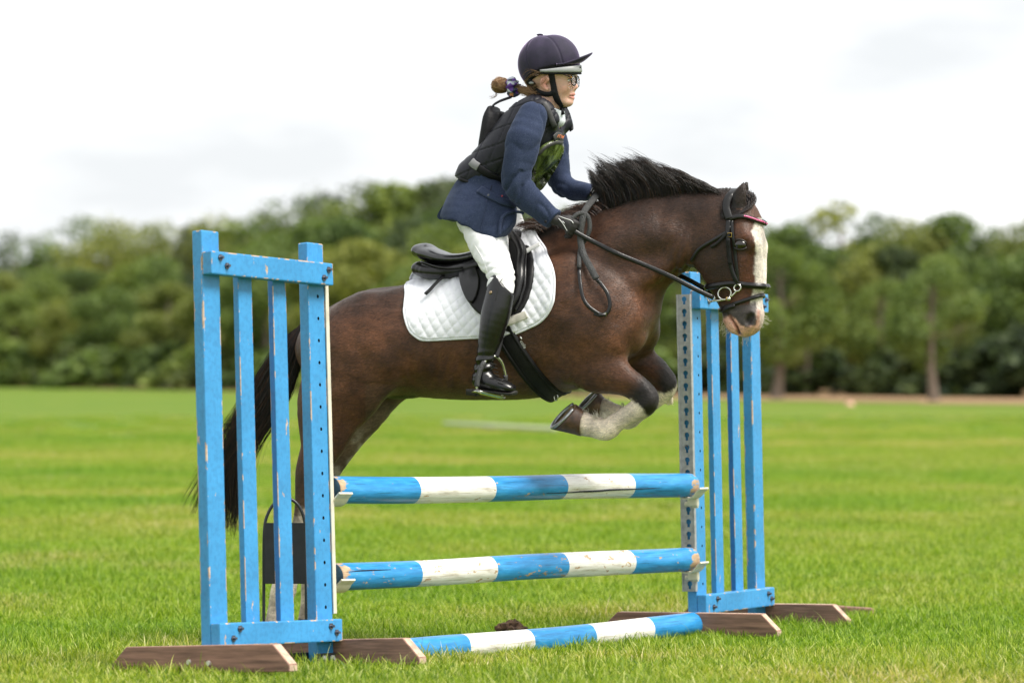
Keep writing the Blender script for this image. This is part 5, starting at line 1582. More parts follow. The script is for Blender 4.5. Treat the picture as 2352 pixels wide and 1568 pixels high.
RF = np.vstack([mir(RF), [Hp(1372, 444, -.13)]]); V, F = strap(RF, np.tile([.2, -1, .15], (len(RF), 1)), .019, .006); np_obj('rein', V, F, m_leather, bridle)
LOOP = [(1384, 446, -.05), (1372, 451, .02), (1359, 465, .09), (1346, 482, .13), (1341, 497, .155), (1335, 530, None), (1335, 553, None), (1339, 576, None), (1347, 596, None), (1357, 614, None), (1372, 641, None), (1385, 658, None), (1396, 676, None), (1401, 700, None),
        (1395, 718, None), (1380, 722, None), (1362, 712, None), (1347, 698, None), (1337, 676, None), (1331, 633, None), (1330, 594, None), (1334, 566, None), (1347, 545, None), (1354, 525, None), (1352, 503, None), (1344, 492, .155), (1330, 490, .165), (1316, 500, .175), (1306, 512, .18)]
LP = rein_path(LOOP, .013, 5)
n = len(LP); gA, gB = int(n * 10 / 28), int(n * 19.3 / 28)
LP[gB:, 1] -= .004; LP[:gA + 2, 1] += .008
V, F = strap(LP[:gA + 1], np.tile(up_n, (gA + 1, 1)), .027, .008); np_obj('rubber_grip', V, F, m_rubber, bridle)
V, F = strap(LP[gA:gB + 1], np.tile(up_n, (gB - gA + 1, 1)), .015, .006); np_obj('rein', V, F, m_leather, bridle)
V, F = strap(LP[gB:], np.tile(up_n, (n - gB, 1)), .018, .008); np_obj('rubber_grip', V, F, m_rubber, bridle)
bk = Hp(1388, 722, LP[int(n * .5), 1] + .01)
V, F = tube(np.column_stack([bk[0] + .010 * np.cos(tt), np.full(5, bk[1]), bk[2] + .009 * np.sin(tt)]), .002, 5, cap=False); np_obj('rein_buckle', V, F, m_steel, bridle)
V, F = strap(np.array([Hp(1392, 723, bk[1]), Hp(1378, 724, bk[1]), Hp(1364, 721, bk[1] + .004)]), np.tile(up_n, (3, 1)), .013, .005); np_obj('rein_tab', V, F, m_leather, bridle)
# ------------------------------------------------------------------ mane, tail, forelock
m_hair, nt, b = new_mat('horse_hair')
g = nt.nodes.new('ShaderNodeNewGeometry')
nt.links.new(ramp(nt, g.outputs['Random Per Island'], [(0, (.006, .005, .006)), (.6, (.014, .011, .011)), (.9, (.035, .020, .015)), (1, (.07, .035, .022))]), b.inputs['Base Color'])
b.inputs['Roughness'].default_value = .36; b.inputs['Specular IOR Level'].default_value = .45
m_hair_tip, nt, b = new_mat('horse_hair_brown')
g = nt.nodes.new('ShaderNodeNewGeometry')
nt.links.new(ramp(nt, g.outputs['Random Per Island'], [(0, (.012, .008, .007)), (.5, (.05, .022, .014)), (1, (.13, .06, .035))]), b.inputs['Base Color'])
b.inputs['Roughness'].default_value = .4
m_whisk = simple('pale_hair', (.62, .57, .48), .5, var=.2)
rg = np.random.default_rng(77)
def Hpv(px, py, v): return Hp(np.asarray(px, float), np.asarray(py, float), np.asarray(v, float))
CREST_X = [1225, 1300, 1388, 1452, 1530, 1607, 1671]; CREST_Y = [527, 508, 478, 460, 445, 441, 442]
def mane(n, x0, x1, seed):
    r = np.random.default_rng(seed)
    x = x0 + (x1 - x0) * r.random(n); y = np.interp(x, CREST_X, CREST_Y) + r.random(n) * 16
    v = r.normal(0, .016, n) + .004
    cl = np.floor(x / 5 + r.normal(0, .5, n)).astype(int)           # locks
    cr = np.random.default_rng(5); tab = cr.normal(0, 1, (400, 3)); q = tab[cl % 400]
    f = np.clip((x - 1375) / 285, 0, 1)
    topy = np.interp(x, [1375, 1420, 1480, 1540, 1600, 1640, 1665], [412, 388, 376, 375, 389, 412, 437])
    L = 1 + .05 * q[:, 0] + r.normal(0, .07, n) - .3 * r.random(n) ** 3
    L = np.where(r.random(n) < .03, L * 1.22, L)
    L = np.where(r.random(n) < .28, L * (.35 + .5 * r.random(n)), L)
    dx = np.interp(x, [1375, 1410, 1460, 1560, 1665], [-26, -46, -66, -70, -46]) * L + q[:, 1] * 4
    tipx = x + dx; tipy = y + (topy + 22 * (1 - f) * 0 - y) * L + q[:, 2] * 3
    tv = v + r.normal(0, .018, n) + q[:, 0] * .012
    P0 = Hpv(x, y, v); P3 = Hpv(tipx, tipy, tv)
    P1 = Hpv(x + dx * .05 + 4, y + (tipy - y) * .42, v * 1.3); P2 = Hpv(x + dx * .42, y + (tipy - y) * .86, tv)
    return bez(P0, P1, P2, P3, 9)
A = mane(8000, 1380, 1668, 1)
V, F = strands_mesh(A, .0011, .00025); np_obj('mane', V, F, m_hair, horse)
# mane laid on the withers, blown flat by the hands
n = 900
x = 1235 + 165 * rg.random(n); y = np.interp(x, CREST_X, CREST_Y) + rg.random(n) * 14; v = rg.normal(.0, .03, n)
L = .6 + .5 * rg.random(n)
P0 = Hpv(x, y, v); P1 = Hpv(x - 12, y - 16 * L, v); P2 = Hpv(x - 32 * L, y - 22 * L + 2, v + .01); P3 = Hpv(x - 60 * L, y - 10 * L + rg.normal(0, 5, n), v + rg.normal(.01, .02, n))
V, F = strands_mesh(bez(P0, P1, P2, P3, 8), .0013, .0004); np_obj('withers_mane', V, F, m_hair_tip, horse)
n = 500
x = 1655 + 34 * rg.random(n); y = np.interp(x, [1655, 1690], [442, 440]) + 6 * rg.random(n); v = rg.normal(0, .016, n)
P0 = Hpv(x, y + 4, v); P3 = Hpv(x - 6 - 8 * rg.random(n), y - 6 - 5 * rg.random(n), v); V, F = strands_mesh(bez(P0, P0 + (P3 - P0) * .4, P0 + (P3 - P0) * .8, P3, 5), .0013, .0006)
np_obj('bridle_path_hair', V, F, m_hair, horse)
# forelock, swept back across the forehead
n = 1100
HS_ = [c for c in HEAD if c.op == 'add']
s = rg.random(n); j = rg.normal(0, 1, n); L = .7 + .35 * rg.random(n)
P0 = Hpv(1716 + 6 * j, 448 + 4 * rg.normal(0, 1, n), rg.normal(0, .014, n))
a1, a2, a3 = (1738 + 3 * j - 4 * s, 466 + 8 * s), (1722 - 12 * s + 2 * j, 482 + 12 * s), (1722 - 64 * L, 486 + 16 * s + rg.normal(0, 2.5, n))
def lay_on(a, off):
    P, N_, h = surf(a[0], a[1], HS_, n=70); return P + N_ * off
P1 = Hpv(a1[0], a1[1], .035 + .02 * s); P2 = lay_on(a2, .016); P3 = lay_on(a3, .012)
V, F = strands_mesh(bez(P0, P1, P2, P3, 10), .0011, .0003); np_obj('forelock', V, F, m_hair, horse)
# tail
CL = catmull(np.array([(694, 742, 11), (676, 785, 22), (650, 845, 34), (622, 905, 40), (590, 958, 42), (560, 1005, 42), (535, 1062, 38), (520, 1125, 36), (506, 1190, 44)], float), 6)
def tail(n, seed):
    r = np.random.default_rng(seed)
    t0 = r.random(n) ** 1.5 * .22; t1 = .55 + .45 * r.random(n) ** .7
    m = 16; th = r.random(n) * 6.283; rr = r.random(n) ** .5
    lock = r.integers(0, 40, n); lo_ = np.random.default_rng(3).normal(0, 1, (40, 4))[lock]
    out = np.zeros((n, m, 3))
    for j in range(m):
        t = t0 + (t1 - t0) * j / (m - 1); i = t * (len(CL) - 1); i0 = np.clip(i.astype(int), 0, len(CL) - 2); f = (i - i0)[:, None]
        c = CL[i0] * (1 - f) + CL[i0 + 1] * f
        sp = sstep(0, .15, t) * .85 + .15
        w = c[:, 2] * sp
        late = sstep(.6, 1.0, t)
        px = c[:, 0] + (np.cos(th) * rr * .55 + lo_[:, 0] * .28) * w + late * np.where(lo_[:, 1] > .2, -34 - 12 * lo_[:, 2], 16) + r.normal(0, .8, n)
        py = c[:, 1] + (np.cos(th) * rr * .35 + lo_[:, 3] * .18) * w + late * np.where(lo_[:, 1] > .2, 0, 34)
        vv = np.sin(th) * rr * .05 * sp + lo_[:, 2] * .012
        out[:, j] = Hpv(px, py, vv)
    return out
A = tail(2600, 2)
V, F = strands_mesh(A, .0012, .0004); tl = np_obj('tail', V, F, m_hair, horse)
A = tail(520, 9); A[:, 8:] += np.cumsum(rg.normal(0, .006, (520, 8, 3)), 1); V, F = strands_mesh(A, .0009, .0003); np_obj('tail_wisps', V, F, m_hair_tip, horse)
# feathers on fetlocks and hairs on the chin
def tuft(n, cx_, cy_, v, dx, dy, sp, L, r0=.0009):
    x = cx_ + rg.normal(0, sp, n); y = cy_ + rg.normal(0, sp, n); vv = v + rg.normal(0, .018, n)
    l = L * (.5 + .7 * rg.random(n)); a = rg.normal(0, .35, n)
    ex, ey = dx * np.cos(a) - dy * np.sin(a), dx * np.sin(a) + dy * np.cos(a)
    P0 = Hpv(x, y, vv); P3 = Hpv(x + ex * l, y + ey * l, vv + rg.normal(0, .01, n)); V, F = strands_mesh(bez(P0, P0 + (P3 - P0) * .35, P0 + (P3 - P0) * .7 + np.array([0, 0, -.003]), P3, 5), r0, .0003)
    return V, F
parts = [tuft(120, 1370, 958, .145, -.5, -.86, 5, 9), tuft(120, 1392, 960, .145, -.6, -.8, 5, 9), tuft(70, 1428, 936, -.13, -.3, -.9, 4, 8), tuft(60, 1345, 948, .145, -.5, -.8, 4, 7), tuft(60, 1395, 922, -.13, -.4, -.8, 4, 6),
         tuft(120, 640, 1368, .145, -.9, .3, 6, 14)]
np_obj('fetlock_feather', *[(lambda q: (q[0], np.array(q[1])))(join(parts))][0], m_whisk, horse)
parts = [tuft(110, 1672, 748, .0, -.6, .7, 9, 15, .0006), tuft(60, 1712, 768, .0, .1, 1, 9, 11, .0006), tuft(40, 1748, 735, .0, .9, .35, 7, 10, .0006)]
np_obj('chin_whiskers', *[(lambda q: (q[0], np.array(q[1])))(join(parts))][0], m_whisk, horse)

for o in horse.children:
    if o.name.split('.')[0] in ('mane', 'withers_mane', 'bridle_path_hair', 'forelock', 'tail', 'tail_wisps', 'fetlock_feather', 'chin_whiskers'): o['kind'] = 'stuff'
# ------------------------------------------------------------------ the rider
rider = empty('person', mat=M_H)
tag(rider, 'rider in navy jacket, dark vest and riding hat leaning forward over the pony', 'person')

def vnormals(V, Q):
    a = V[Q[:, 2]] - V[Q[:, 0]]; b_ = V[Q[:, 3]] - V[Q[:, 1]]; n = np.cross(a, b_); out = np.zeros_like(V)
    for k in range(4):
        for j in range(3): out[:, j] += np.bincount(Q[:, k], n[:, j], len(V))
    return out / (np.linalg.norm(out, axis=1)[:, None] + 1e-12)
def grid_px(x0, y0, x1, y1, v0, v1, h):
    a, b_ = Hp(x0, y1, 0), Hp(x1, y0, 0)
    a2, b2 = Hp(x0, y1, .3), Hp(x1, y0, .3)
    return np.arange(min(a[0], a2[0]), max(b_[0], b2[0]), h), np.arange(v0, v1, h), np.arange(min(a[2], a2[2]), max(b_[2], b2[2]), h)
def cut_line(p, q, v=.2):
    """half space on the right of the profile line p->q (px) is removed: returns signed function of x,z"""
    A, B = Hp(p[0], p[1], v), Hp(q[0], q[1], v)
    d = np.array([B[0] - A[0], B[2] - A[2]]); d /= np.linalg.norm(d); n = np.array([d[1], -d[0]])
    return lambda x, z: (x - A[0]) * n[0] + (z - A[2]) * n[1]

# --- body: one skin, head to toe (mostly under the clothes)
NECK = C([(1264, 214, 33, .046), (1252, 248, 33, .052), (1238, 282, 44, .09)], .03)
FACE = [
    C([(1250, 158, 56, .074), (1272, 158, 53, .073)], .03),
    C([(1284, 176, 35, .063), (1283, 202, 30, .052), (1294, 225, 14, .029)], .03),
    NECK,
    *both(C([(1264, 210, 9, .010, .046), (1283, 227, 7, .009, .033), (1300, 236, 6, .010, .014)], .028)),
    *both(C([(1293, 200, 11, .014, .037)], .03)),
    C([(1309, 170, 12, .045), (1311, 176, 8, .04)], .02),
    C([(1313, 180, 5.5, .006), (1317.5, 190, 5.5, .0065), (1321.5, 199.2, 6.6, .0085)], .007),
    *both(C([(1316, 203, 4.4, .005, .0095)], .008)),
    C([(1309, 215, 9, .018)], .018), *both(C([(1317.2, 217.2, 3.0, .006, .002), (1314, 217.6, 2.6, .005, .010), (1309, 219.5, 1.8, .004, .018)], .006)), *both(C([(1315.6, 224.8, 3.3, .006, .002), (1312.5, 224, 2.7, .005, .009), (1308.5, 221.5, 1.6, .004, .017)], .006)),
    C([(1308.5, 234.5, 8, .014)], .014),
    *both(C([(1310, 185, 6, .012, .032)], .010, op='cut')),
    *both(C([(1319.5, 221.2, 1.5, .005, .003), (1315, 221, 1.3, .005, .012), (1308, 220.4, 1.2, .004, .022)], .003, op='cut')),
    *both(C([(1255, 182, 8, .006, .0745), (1248, 188, 8.5, .006, .077), (1248, 197, 7, .006, .0765), (1256, 205, 5, .006, .072)], .007)),
    *both(C([(1255, 191, 6, .005, .084), (1257, 199, 4.5, .005, .081)], .006, op='cut')),
]
ARM_N = [(1213, 278, .165), (1203, 320, .2), (1192, 370, .215), (1186, 415, .22), (1205, 447, .215), (1232, 473, .205), (1262, 499, .19), (1284, 507, .18)]
ARM_F = [(1255, 290, -.165), (1272, 340, -.195), (1278, 385, -.2), (1290, 420, -.195), (1322, 437, -.175), (1352, 440, -.15), (1366, 440, -.14)]
def armchain(A, rad, latf, k=.03): return C([(p[0], p[1], r_, l_, p[2]) for p, r_, l_ in zip(A, rad, latf)], k)
HANDN = [C([(1272, 503, 13, .022, .185), (1283, 507, 11, .02, .18), (1298, 511, 14, .019, .18), (1310, 518, 15, .017, .178)], .012)]
HANDF = [C([(1350, 440, 11, .02, -.15), (1364, 440, 10, .018, -.14), (1374, 440, 12, .016, -.13), (1382, 442, 11, .015, -.12)], .012)]
for i in range(4):
    HANDN.append(C([(1318 - 4.5 * i, 510 + 7.6 * i, 5.2, .009, .184), (1326 - 5 * i, 514 + 7.6 * i, 4.8, .009, .172), (1325 - 5.5 * i, 520 + 7.4 * i, 4.6, .008, .152), (1316 - 5 * i, 521 + 7.2 * i, 4.3, .008, .150)], .006))
    HANDF.append(C([(1384 - 3 * i, 434 + 6 * i, 4.8, .009, -.115), (1392 - 3 * i, 438 + 6 * i, 4.5, .009, -.12), (1391 - 3 * i, 442 + 6 * i, 4.2, .008, -.14)], .006))
HANDN.append(C([(1292, 503, 6, .010, .165), (1308, 500, 5.2, .009, .155), (1321, 505, 4.6, .008, .15)], .008))
HANDF.append(C([(1368, 434, 5.5, .009, -.118), (1380, 431, 5, .009, -.108), (1389, 434, 4.4, .008, -.104)], .008))
LEGPX = [(1108, 485, 52, .095, .085), (1117, 535, 46, .088, .135), (1129, 585, 35, .072, .225), (1150, 629, 28, .054, .318), (1149, 668, 27, .045, .345), (1140, 720, 29, .045, .357), (1126, 780, 22, .037, .362), (1114, 830, 16, .03, .362), (1110, 866, 17, .03, .362)]
LEG = C(LEGPX, .03); FOOT = C([(1108, 868, 17, .03, .362), (1132, 884, 13, .034, .366), (1162, 891, 11, .034, .37), (1172, 893, 8, .03, .37)], .02)
TRUNK = C([(1090, 466, 46, .13), (1130, 400, 50, .125), (1185, 345, 58, .135), (1222, 300, 58, .14), (1240, 262, 36, .10)], .04)
BODYR = FACE[:3] + [TRUNK, armchain(ARM_N, (26, 24, 20, 18, 17, 14, 10, 8), (.034, .034, .030, .027, .026, .022, .017, .014)), armchain(ARM_F, (24, 21, 18, 16, 12, 9, 7), (.034, .032, .028, .026, .022, .017, .014)),
                    LEG, mirror(LEG), FOOT, mirror(FOOT)] + HANDN + HANDF + FACE[3:]
pa, pb = Hp(1040, 912, .36), Hp(1400, 88, 0)
zc = Hp(1300, 255, 0)[2]; fu0, fu1 = Hp(1288, 200, 0)[0], Hp(1332, 200, 0)[0]
gu = np.concatenate([np.arange(pa[0], fu0, .0055), np.arange(fu0, fu1, .0024), np.arange(fu1, pb[0] + .02, .0055)])
gv = np.concatenate([np.arange(-.42, -.092, .008), np.arange(-.092, .092, .0034), np.arange(.092, .42, .008)])
gz = np.concatenate([np.arange(pa[2] - .01, zc, .0075), np.arange(zc, pb[2], .0026)])
V, Q = sdf_mesh(BODYR, gu, gv, gz, None, 2)
def skin(V):
    px, py = to_px(V); n1 = vnoise(V, 60, 1); n2 = vnoise(V, 200, 2)
    c = np.array([.66, .405, .315])[None] * (.94 + .12 * n1[:, None])
    def lay(col, w):
        nonlocal c
        w = np.clip(w, 0, 1)[:, None]; c = c * (1 - w) + np.asarray(col)[None] * w
    av = np.abs(V[:, 1])
    lay((.66, .29, .22), .45 * np.exp(-(((px - 1297) / 16) ** 2 + ((py - 207) / 12) ** 2)) * (av > .02))
    lay((.66, .29, .22), .4 * np.exp(-(((px - 1322) / 6) ** 2 + ((py - 200) / 7) ** 2)))
    lay((.64, .25, .19), .75 * np.exp(-(((px - 1250) / 13) ** 2 + ((py - 192) / 16) ** 2)) * (av > .066))
    lay((.52, .20, .17), .8 * (np.abs(py - 221) < 1.5 + 5 * sstep(1305, 1315, px)) * (px > 1306) * (av < .022))
    lay((.22, .12, .07), .75 * (np.abs(py - 171.5 + (px - 1305) * .05) < 2.2) * (px > 1296) * (px < 1316) * (av > .012) * (av < .055))
    for mx, my in ((1288, 200.5),):
        lay((.30, .13, .08), .5 * (((px - mx) ** 2 + (py - my) ** 2) < 1.0) * (V[:, 1] > 0))
    return c
m_skin, nt, b = new_mat('skin')
vc = nt.nodes.new('ShaderNodeVertexColor'); vc.layer_name = 'Col'
nt.links.new(mix(nt, 1.0, vc.outputs['Color'], ramp(nt, noise(nt, 220, 3), [(.3, (.93, .92, .92)), (.7, (1.05, 1.04, 1.04))]), 'MULTIPLY'), b.inputs['Base Color'])
b.inputs['Roughness'].default_value = .48; b.inputs['Subsurface Weight'].default_value = .12; b.inputs['Subsurface Radius'].default_value = (.012, .005, .003); b.inputs['Subsurface Scale'].default_value = .6
bump(nt, b, noise(nt, 500, 3), .12, .001)
me = np_mesh('rider_body', V, Q); set_col(me, skin(V)); link_mesh('body', me, m_skin, rider, True)
# eyes
m_eyew = simple('eye_white', (.72, .68, .64), .15, var=.04); m_iris = simple('iris', (.16, .10, .04), .1, var=.2)
for sg in (1, -1):
    p = Hp(1303.5, 185.5, .031); p[1] *= sg
    ey = np_obj('eye', *sphere(p, .0108), m_eyew, rider)
    np_obj('iris', *sphere(p + np.array([.0066, 0, 0]), .0054, (.9, 1, 1), 12), m_iris, ey)
    for z0_, z1_ in ((.30, 1.5), (-1.5, -.42)):                   # lids
        th = np.linspace(z0_, z1_, 7); az = np.linspace(-1.9, 1.9, 15); Vl = np.array([[p[0] + .0118 * math.cos(t_) * math.cos(a_), p[1] + .0118 * math.cos(t_) * math.sin(a_), p[2] + .0118 * math.sin(t_)] for t_ in th for a_ in az])
        me = np_mesh('eyelid', Vl, [(i * 15 + j, i * 15 + j + 1, i * 15 + j + 16, i * 15 + j + 15) for i in range(6) for j in range(14)]); set_col(me, np.tile([.58, .30, .22], (len(Vl), 1))); link_mesh('eyelid', me, m_skin, ey, True)
    t = np.linspace(-1.2, 1.2, 9); P = np.column_stack([p[0] + .0115 * np.cos(t), p[1] + .0125 * np.sin(t), p[2] + .005 * np.cos(t) + .001])
    V_, F_ = tube(P, .0010, 5); np_obj('eyelashes', V_, F_, m_leather_matt, ey)

# --- clothes
m_navy, nt, b = new_mat('navy_tweed')
f1 = noise(nt, 420, 2, .7); f2 = noise(nt, 14, 3)
c = mix(nt, .5, ramp(nt, f1, [(.32, (.008, .012, .026)), (.5, (.023, .033, .070)), (.70, (.095, .115, .18))]), ramp(nt, f2, [(.3, (.016, .025, .055)), (.7, (.032, .046, .092))]))
nt.links.new(c, b.inputs['Base Color']); b.inputs['Roughness'].default_value = .85; b.inputs['Specular IOR Level'].default_value = .15; b.inputs['Sheen Weight'].default_value = .16; b.inputs['Sheen Roughness'].default_value = .4; b.inputs['Sheen Tint'].default_value = (.6, .7, 1, 1)
bump(nt, b, f1, .35, .002)
m_vest, nt, b = new_mat('vest_fabric')
nt.links.new(ramp(nt, noise(nt, 60, 3), [(.3, (.007, .0075, .012)), (.7, (.012, .0125, .02))]), b.inputs['Base Color']); b.inputs['Roughness'].default_value = .5; b.inputs['Specular IOR Level'].default_value = .3
bump(nt, b, noise(nt, 600, 2), .2, .001)
m_vestb = simple('vest_binding', (.006, .006, .008), .6, var=.3, spec=.25)
m_breech = simple('white_breeches', (.80, .80, .82), .7, var=.03, vscale=20, bmp=.08, bscale=900)
m_boot = simple('boot_leather', (.0065, .0062, .007), .27, var=.35, vscale=25, bmp=.2, bscale=180, spec=.55)
m_sole2 = simple('boot_sole', (.018, .017, .016), .7, var=.4)
m_glove = simple('glove_fabric', (.020, .018, .019), .65, var=.3, vscale=60, bmp=.3, bscale=400)
m_white = simple('white_trim', (.75, .75, .75), .6, var=.04)
m_shirt = simple('white_shirt', (.72, .76, .82), .8, var=.03)

def fold_arm(V, Nn, A, amp, ew):
    """creases that gather on the inside of a bent elbow and along the sleeve"""
    P = np.array([Hp(*p) for p in A]); seg = np.linalg.norm(np.diff(P, axis=0), axis=1); S = np.concatenate([[0], np.cumsum(seg)])
    d = np.linalg.norm(V[:, None, :] - P[None], axis=2); i = np.clip(np.argmin(d, 1), 0, len(P) - 2)
    ab = P[i + 1] - P[i]; t = np.sum((V - P[i]) * ab, 1) / np.sum(ab * ab, 1); s = S[i] + np.clip(t, -.5, 1.5) * seg[i]
    w = np.exp(-((s - ew) / .065) ** 2)
    ph = s * 120 + (vnoise(V, 10, 4) - .5) * 11 + V[:, 1] * 45 + V[:, 0] * 25
    q = 1 - 2 * np.abs(np.sin(ph * .5)) ** .6
    m_ = sstep(.35, .75, vnoise(V, 13, 7))
    rid = 1 - np.abs(2 * vnoise(V * np.array([1.0, 1.0, .55]) + np.array([V[:, 2].mean() * 0, 0, 0]), 15, 31) - 1)
    return V - Nn * (amp * w * (q * .5 + .5) * (.15 + .95 * m_) + .0075 * rid ** 4 + .007 * (vnoise(V, 9, 9) - .5))[:, None]

# jacket: trunk, skirts and sleeves in one
SLV_N = armchain([(1222, 268, .15)] + ARM_N[1:], (35, 43, 39, 36, 34, 30, 26, 24), (.060, .062, .056, .052, .049, .045, .040, .038), .035)
SLV_F = armchain(ARM_F, (40, 37, 33, 31, 26, 22, 20), (.07, .062, .056, .05, .043, .038, .036), .03)
SKIRT = [C([(1130, 405, 56, .145), (1112, 436, 60, .155), (1098, 468, 66, .185), (1090, 505, 70, .215), (1092, 540, 72, .235)], .03),
         C([(1138, 470, 46, .05, .14), (1128, 510, 58, .05, .185), (1128, 540, 60, .05, .205)], .04)]
UPPER = C([(1130, 405, 56, .14), (1185, 350, 66, .15), (1222, 300, 64, .15), (1240, 264, 42, .12), (1252, 250, 34, .07)], .03)
cl_hem = cut_line((1018, 500), (1142, 549)); cl_front = cut_line((1132, 560), (1204, 492)); cl_cuff = cut_line((1256, 527), (1289, 480)); cl_cuf2 = cut_line((1352, 456), (1369, 425), -.14)
def jcut(F, x, y, z):
    low = 1.0 / (1 + np.exp(-(Hp(1100, 440)[2] - z) * 200))
    hem = np.maximum(cl_hem(x, z) + .006 * np.sin(x * 30), cl_front(x, z) + .004 * np.sin(z * 60))
    F = np.where(z < Hp(1100, 452)[2], np.where(x < Hp(1206, 500, .2)[0], np.maximum(F, np.where(y > -.5, hem, hem)), F), F)
    F = np.where((x > Hp(1240, 500, .2)[0]) & (y > .05), np.maximum(F, cl_cuff(x, z)), F)
    F = np.where((x > Hp(1330, 440, -.14)[0]) & (y < -.05), np.maximum(F, cl_cuf2(x, z)), F)
    return F
SKc = SKIRT
V, Q = sdf_mesh([UPPER] + SKc, *grid_px(1000, 235, 1300, 565, -.26, .27, .0065), jcut, 1)
Nn = vnormals(V, Q); px, py = to_px(V); fo_ = np.sin((px * .9 + py * .35) * .16 + (vnoise(V, 8, 2) - .5) * 8) * sstep(430, 500, py)
V = V + Nn * (.014 * (vnoise(V * np.array([1, 1, .45]), 14, 5) - .5) + .0035 * fo_)[:, None]
jk = np_obj('jacket', V, Q, m_navy, rider)
for nm, ch, A, g_, ew in (('sleeve', SLV_N, ARM_N, grid_px(1140, 225, 1300, 560, .06, .33, .0055), .27), ('sleeve', SLV_F, ARM_F, grid_px(1205, 235, 1385, 480, -.31, -.05, .006), .22)):
    V, Q = sdf_mesh([ch], *g_, jcut if nm else None, 2); Nn = vnormals(V, Q); V = fold_arm(V, Nn, A, .0125, ew); np_obj(nm, V, Q, m_navy, jk)
# far tail of the coat, lifted by the wind
tl_ = catmull(np.array([(1062, 428), (1030, 456), (1005, 492), (1010, 504), (1022, 500), (1050, 474), (1075, 440)], float), 4)
bm = bmesh.new(); A_ = [bm.verts.new(Hp(x, y, -.05)) for x, y in tl_]; B_ = [bm.verts.new(Hp(x, y, -.14)) for x, y in tl_]
bm.faces.new(A_); bm.faces.new(B_[::-1])
for i in range(len(A_)): bm.faces.new((A_[i], B_[i], B_[(i + 1) % len(A_)], A_[(i + 1) % len(A_)]))
bmesh.ops.recalc_face_normals(bm, faces=bm.faces); bmesh.ops.triangulate(bm, faces=[f for f in bm.faces if len(f.verts) > 4]); bm_obj('coat_tail', bm, m_navy, jk)
# pocket flap and seam on the skirt, turned-up corner
JS = [UPPER] + SKc
def on_r(pts, off, chains, sub=6): return on_horse(pts, off, sub, chains)
P, N2 = on_r([(1102, 436), (1130, 452), (1160, 466), (1185, 472)], .004, JS); V, F = strap(P, N2, .034, .005); np_obj('pocket_flap', V, F, m_navy, jk)
P, N2 = on_r([(1118, 460), (1112, 490), (1106, 520), (1104, 536)], .0015, JS); V, F = tube(P, .0011, 5); np_obj('seam', V, F, m_navy, jk)
P, N2 = on_r([(1148, 540), (1149, 518), (1154, 500), (1168, 490), (1190, 488), (1200, 492)], .006, JS); V, F = tube(P, .006, 8); np_obj('turned_edge', V, F, m_navy, jk)
V, F = sphere(Hp(1253, 509, .236), .006, (1, .5, 1), 10); np_obj('cuff_button', V, F, m_vestb, jk)

# breeches
V, Q = sdf_mesh([C([(1095, 470, 56, .15), (1105, 500, 55, .15)], .03), C([(p[0], p[1], p[2] + 4.5, p[3] + .008, p[4]) for p in LEGPX[:5]], .03), mirror(C([(p[0], p[1], p[2] + 4.5, p[3] + .008, p[4]) for p in LEGPX[:5]], .03))],
                *grid_px(1030, 430, 1215, 705, -.43, .43, .0065), None, 1)
Nn = vnormals(V, Q); px, py = to_px(V); kn = np.exp(-((py - 632) / 40) ** 2) + .7 * np.exp(-((py - 540) / 30) ** 2)
V = V + Nn * (.007 * (vnoise(V * np.array([.7, .7, 1.6]), 16, 5) - .5) - .0055 * kn * np.abs(np.sin(py * .10 + px * .05 + (vnoise(V, 9, 3) - .5) * 9)) ** 6)[:, None]
br = np_obj('breeches', V, Q, m_breech, rider)
P, N2 = on_r([(1082, 530), (1092, 560), (1112, 595), (1124, 625)], .008, [LEG]); V, F = tube(P, .0013, 5); np_obj('seam', V, F, m_webw, br)
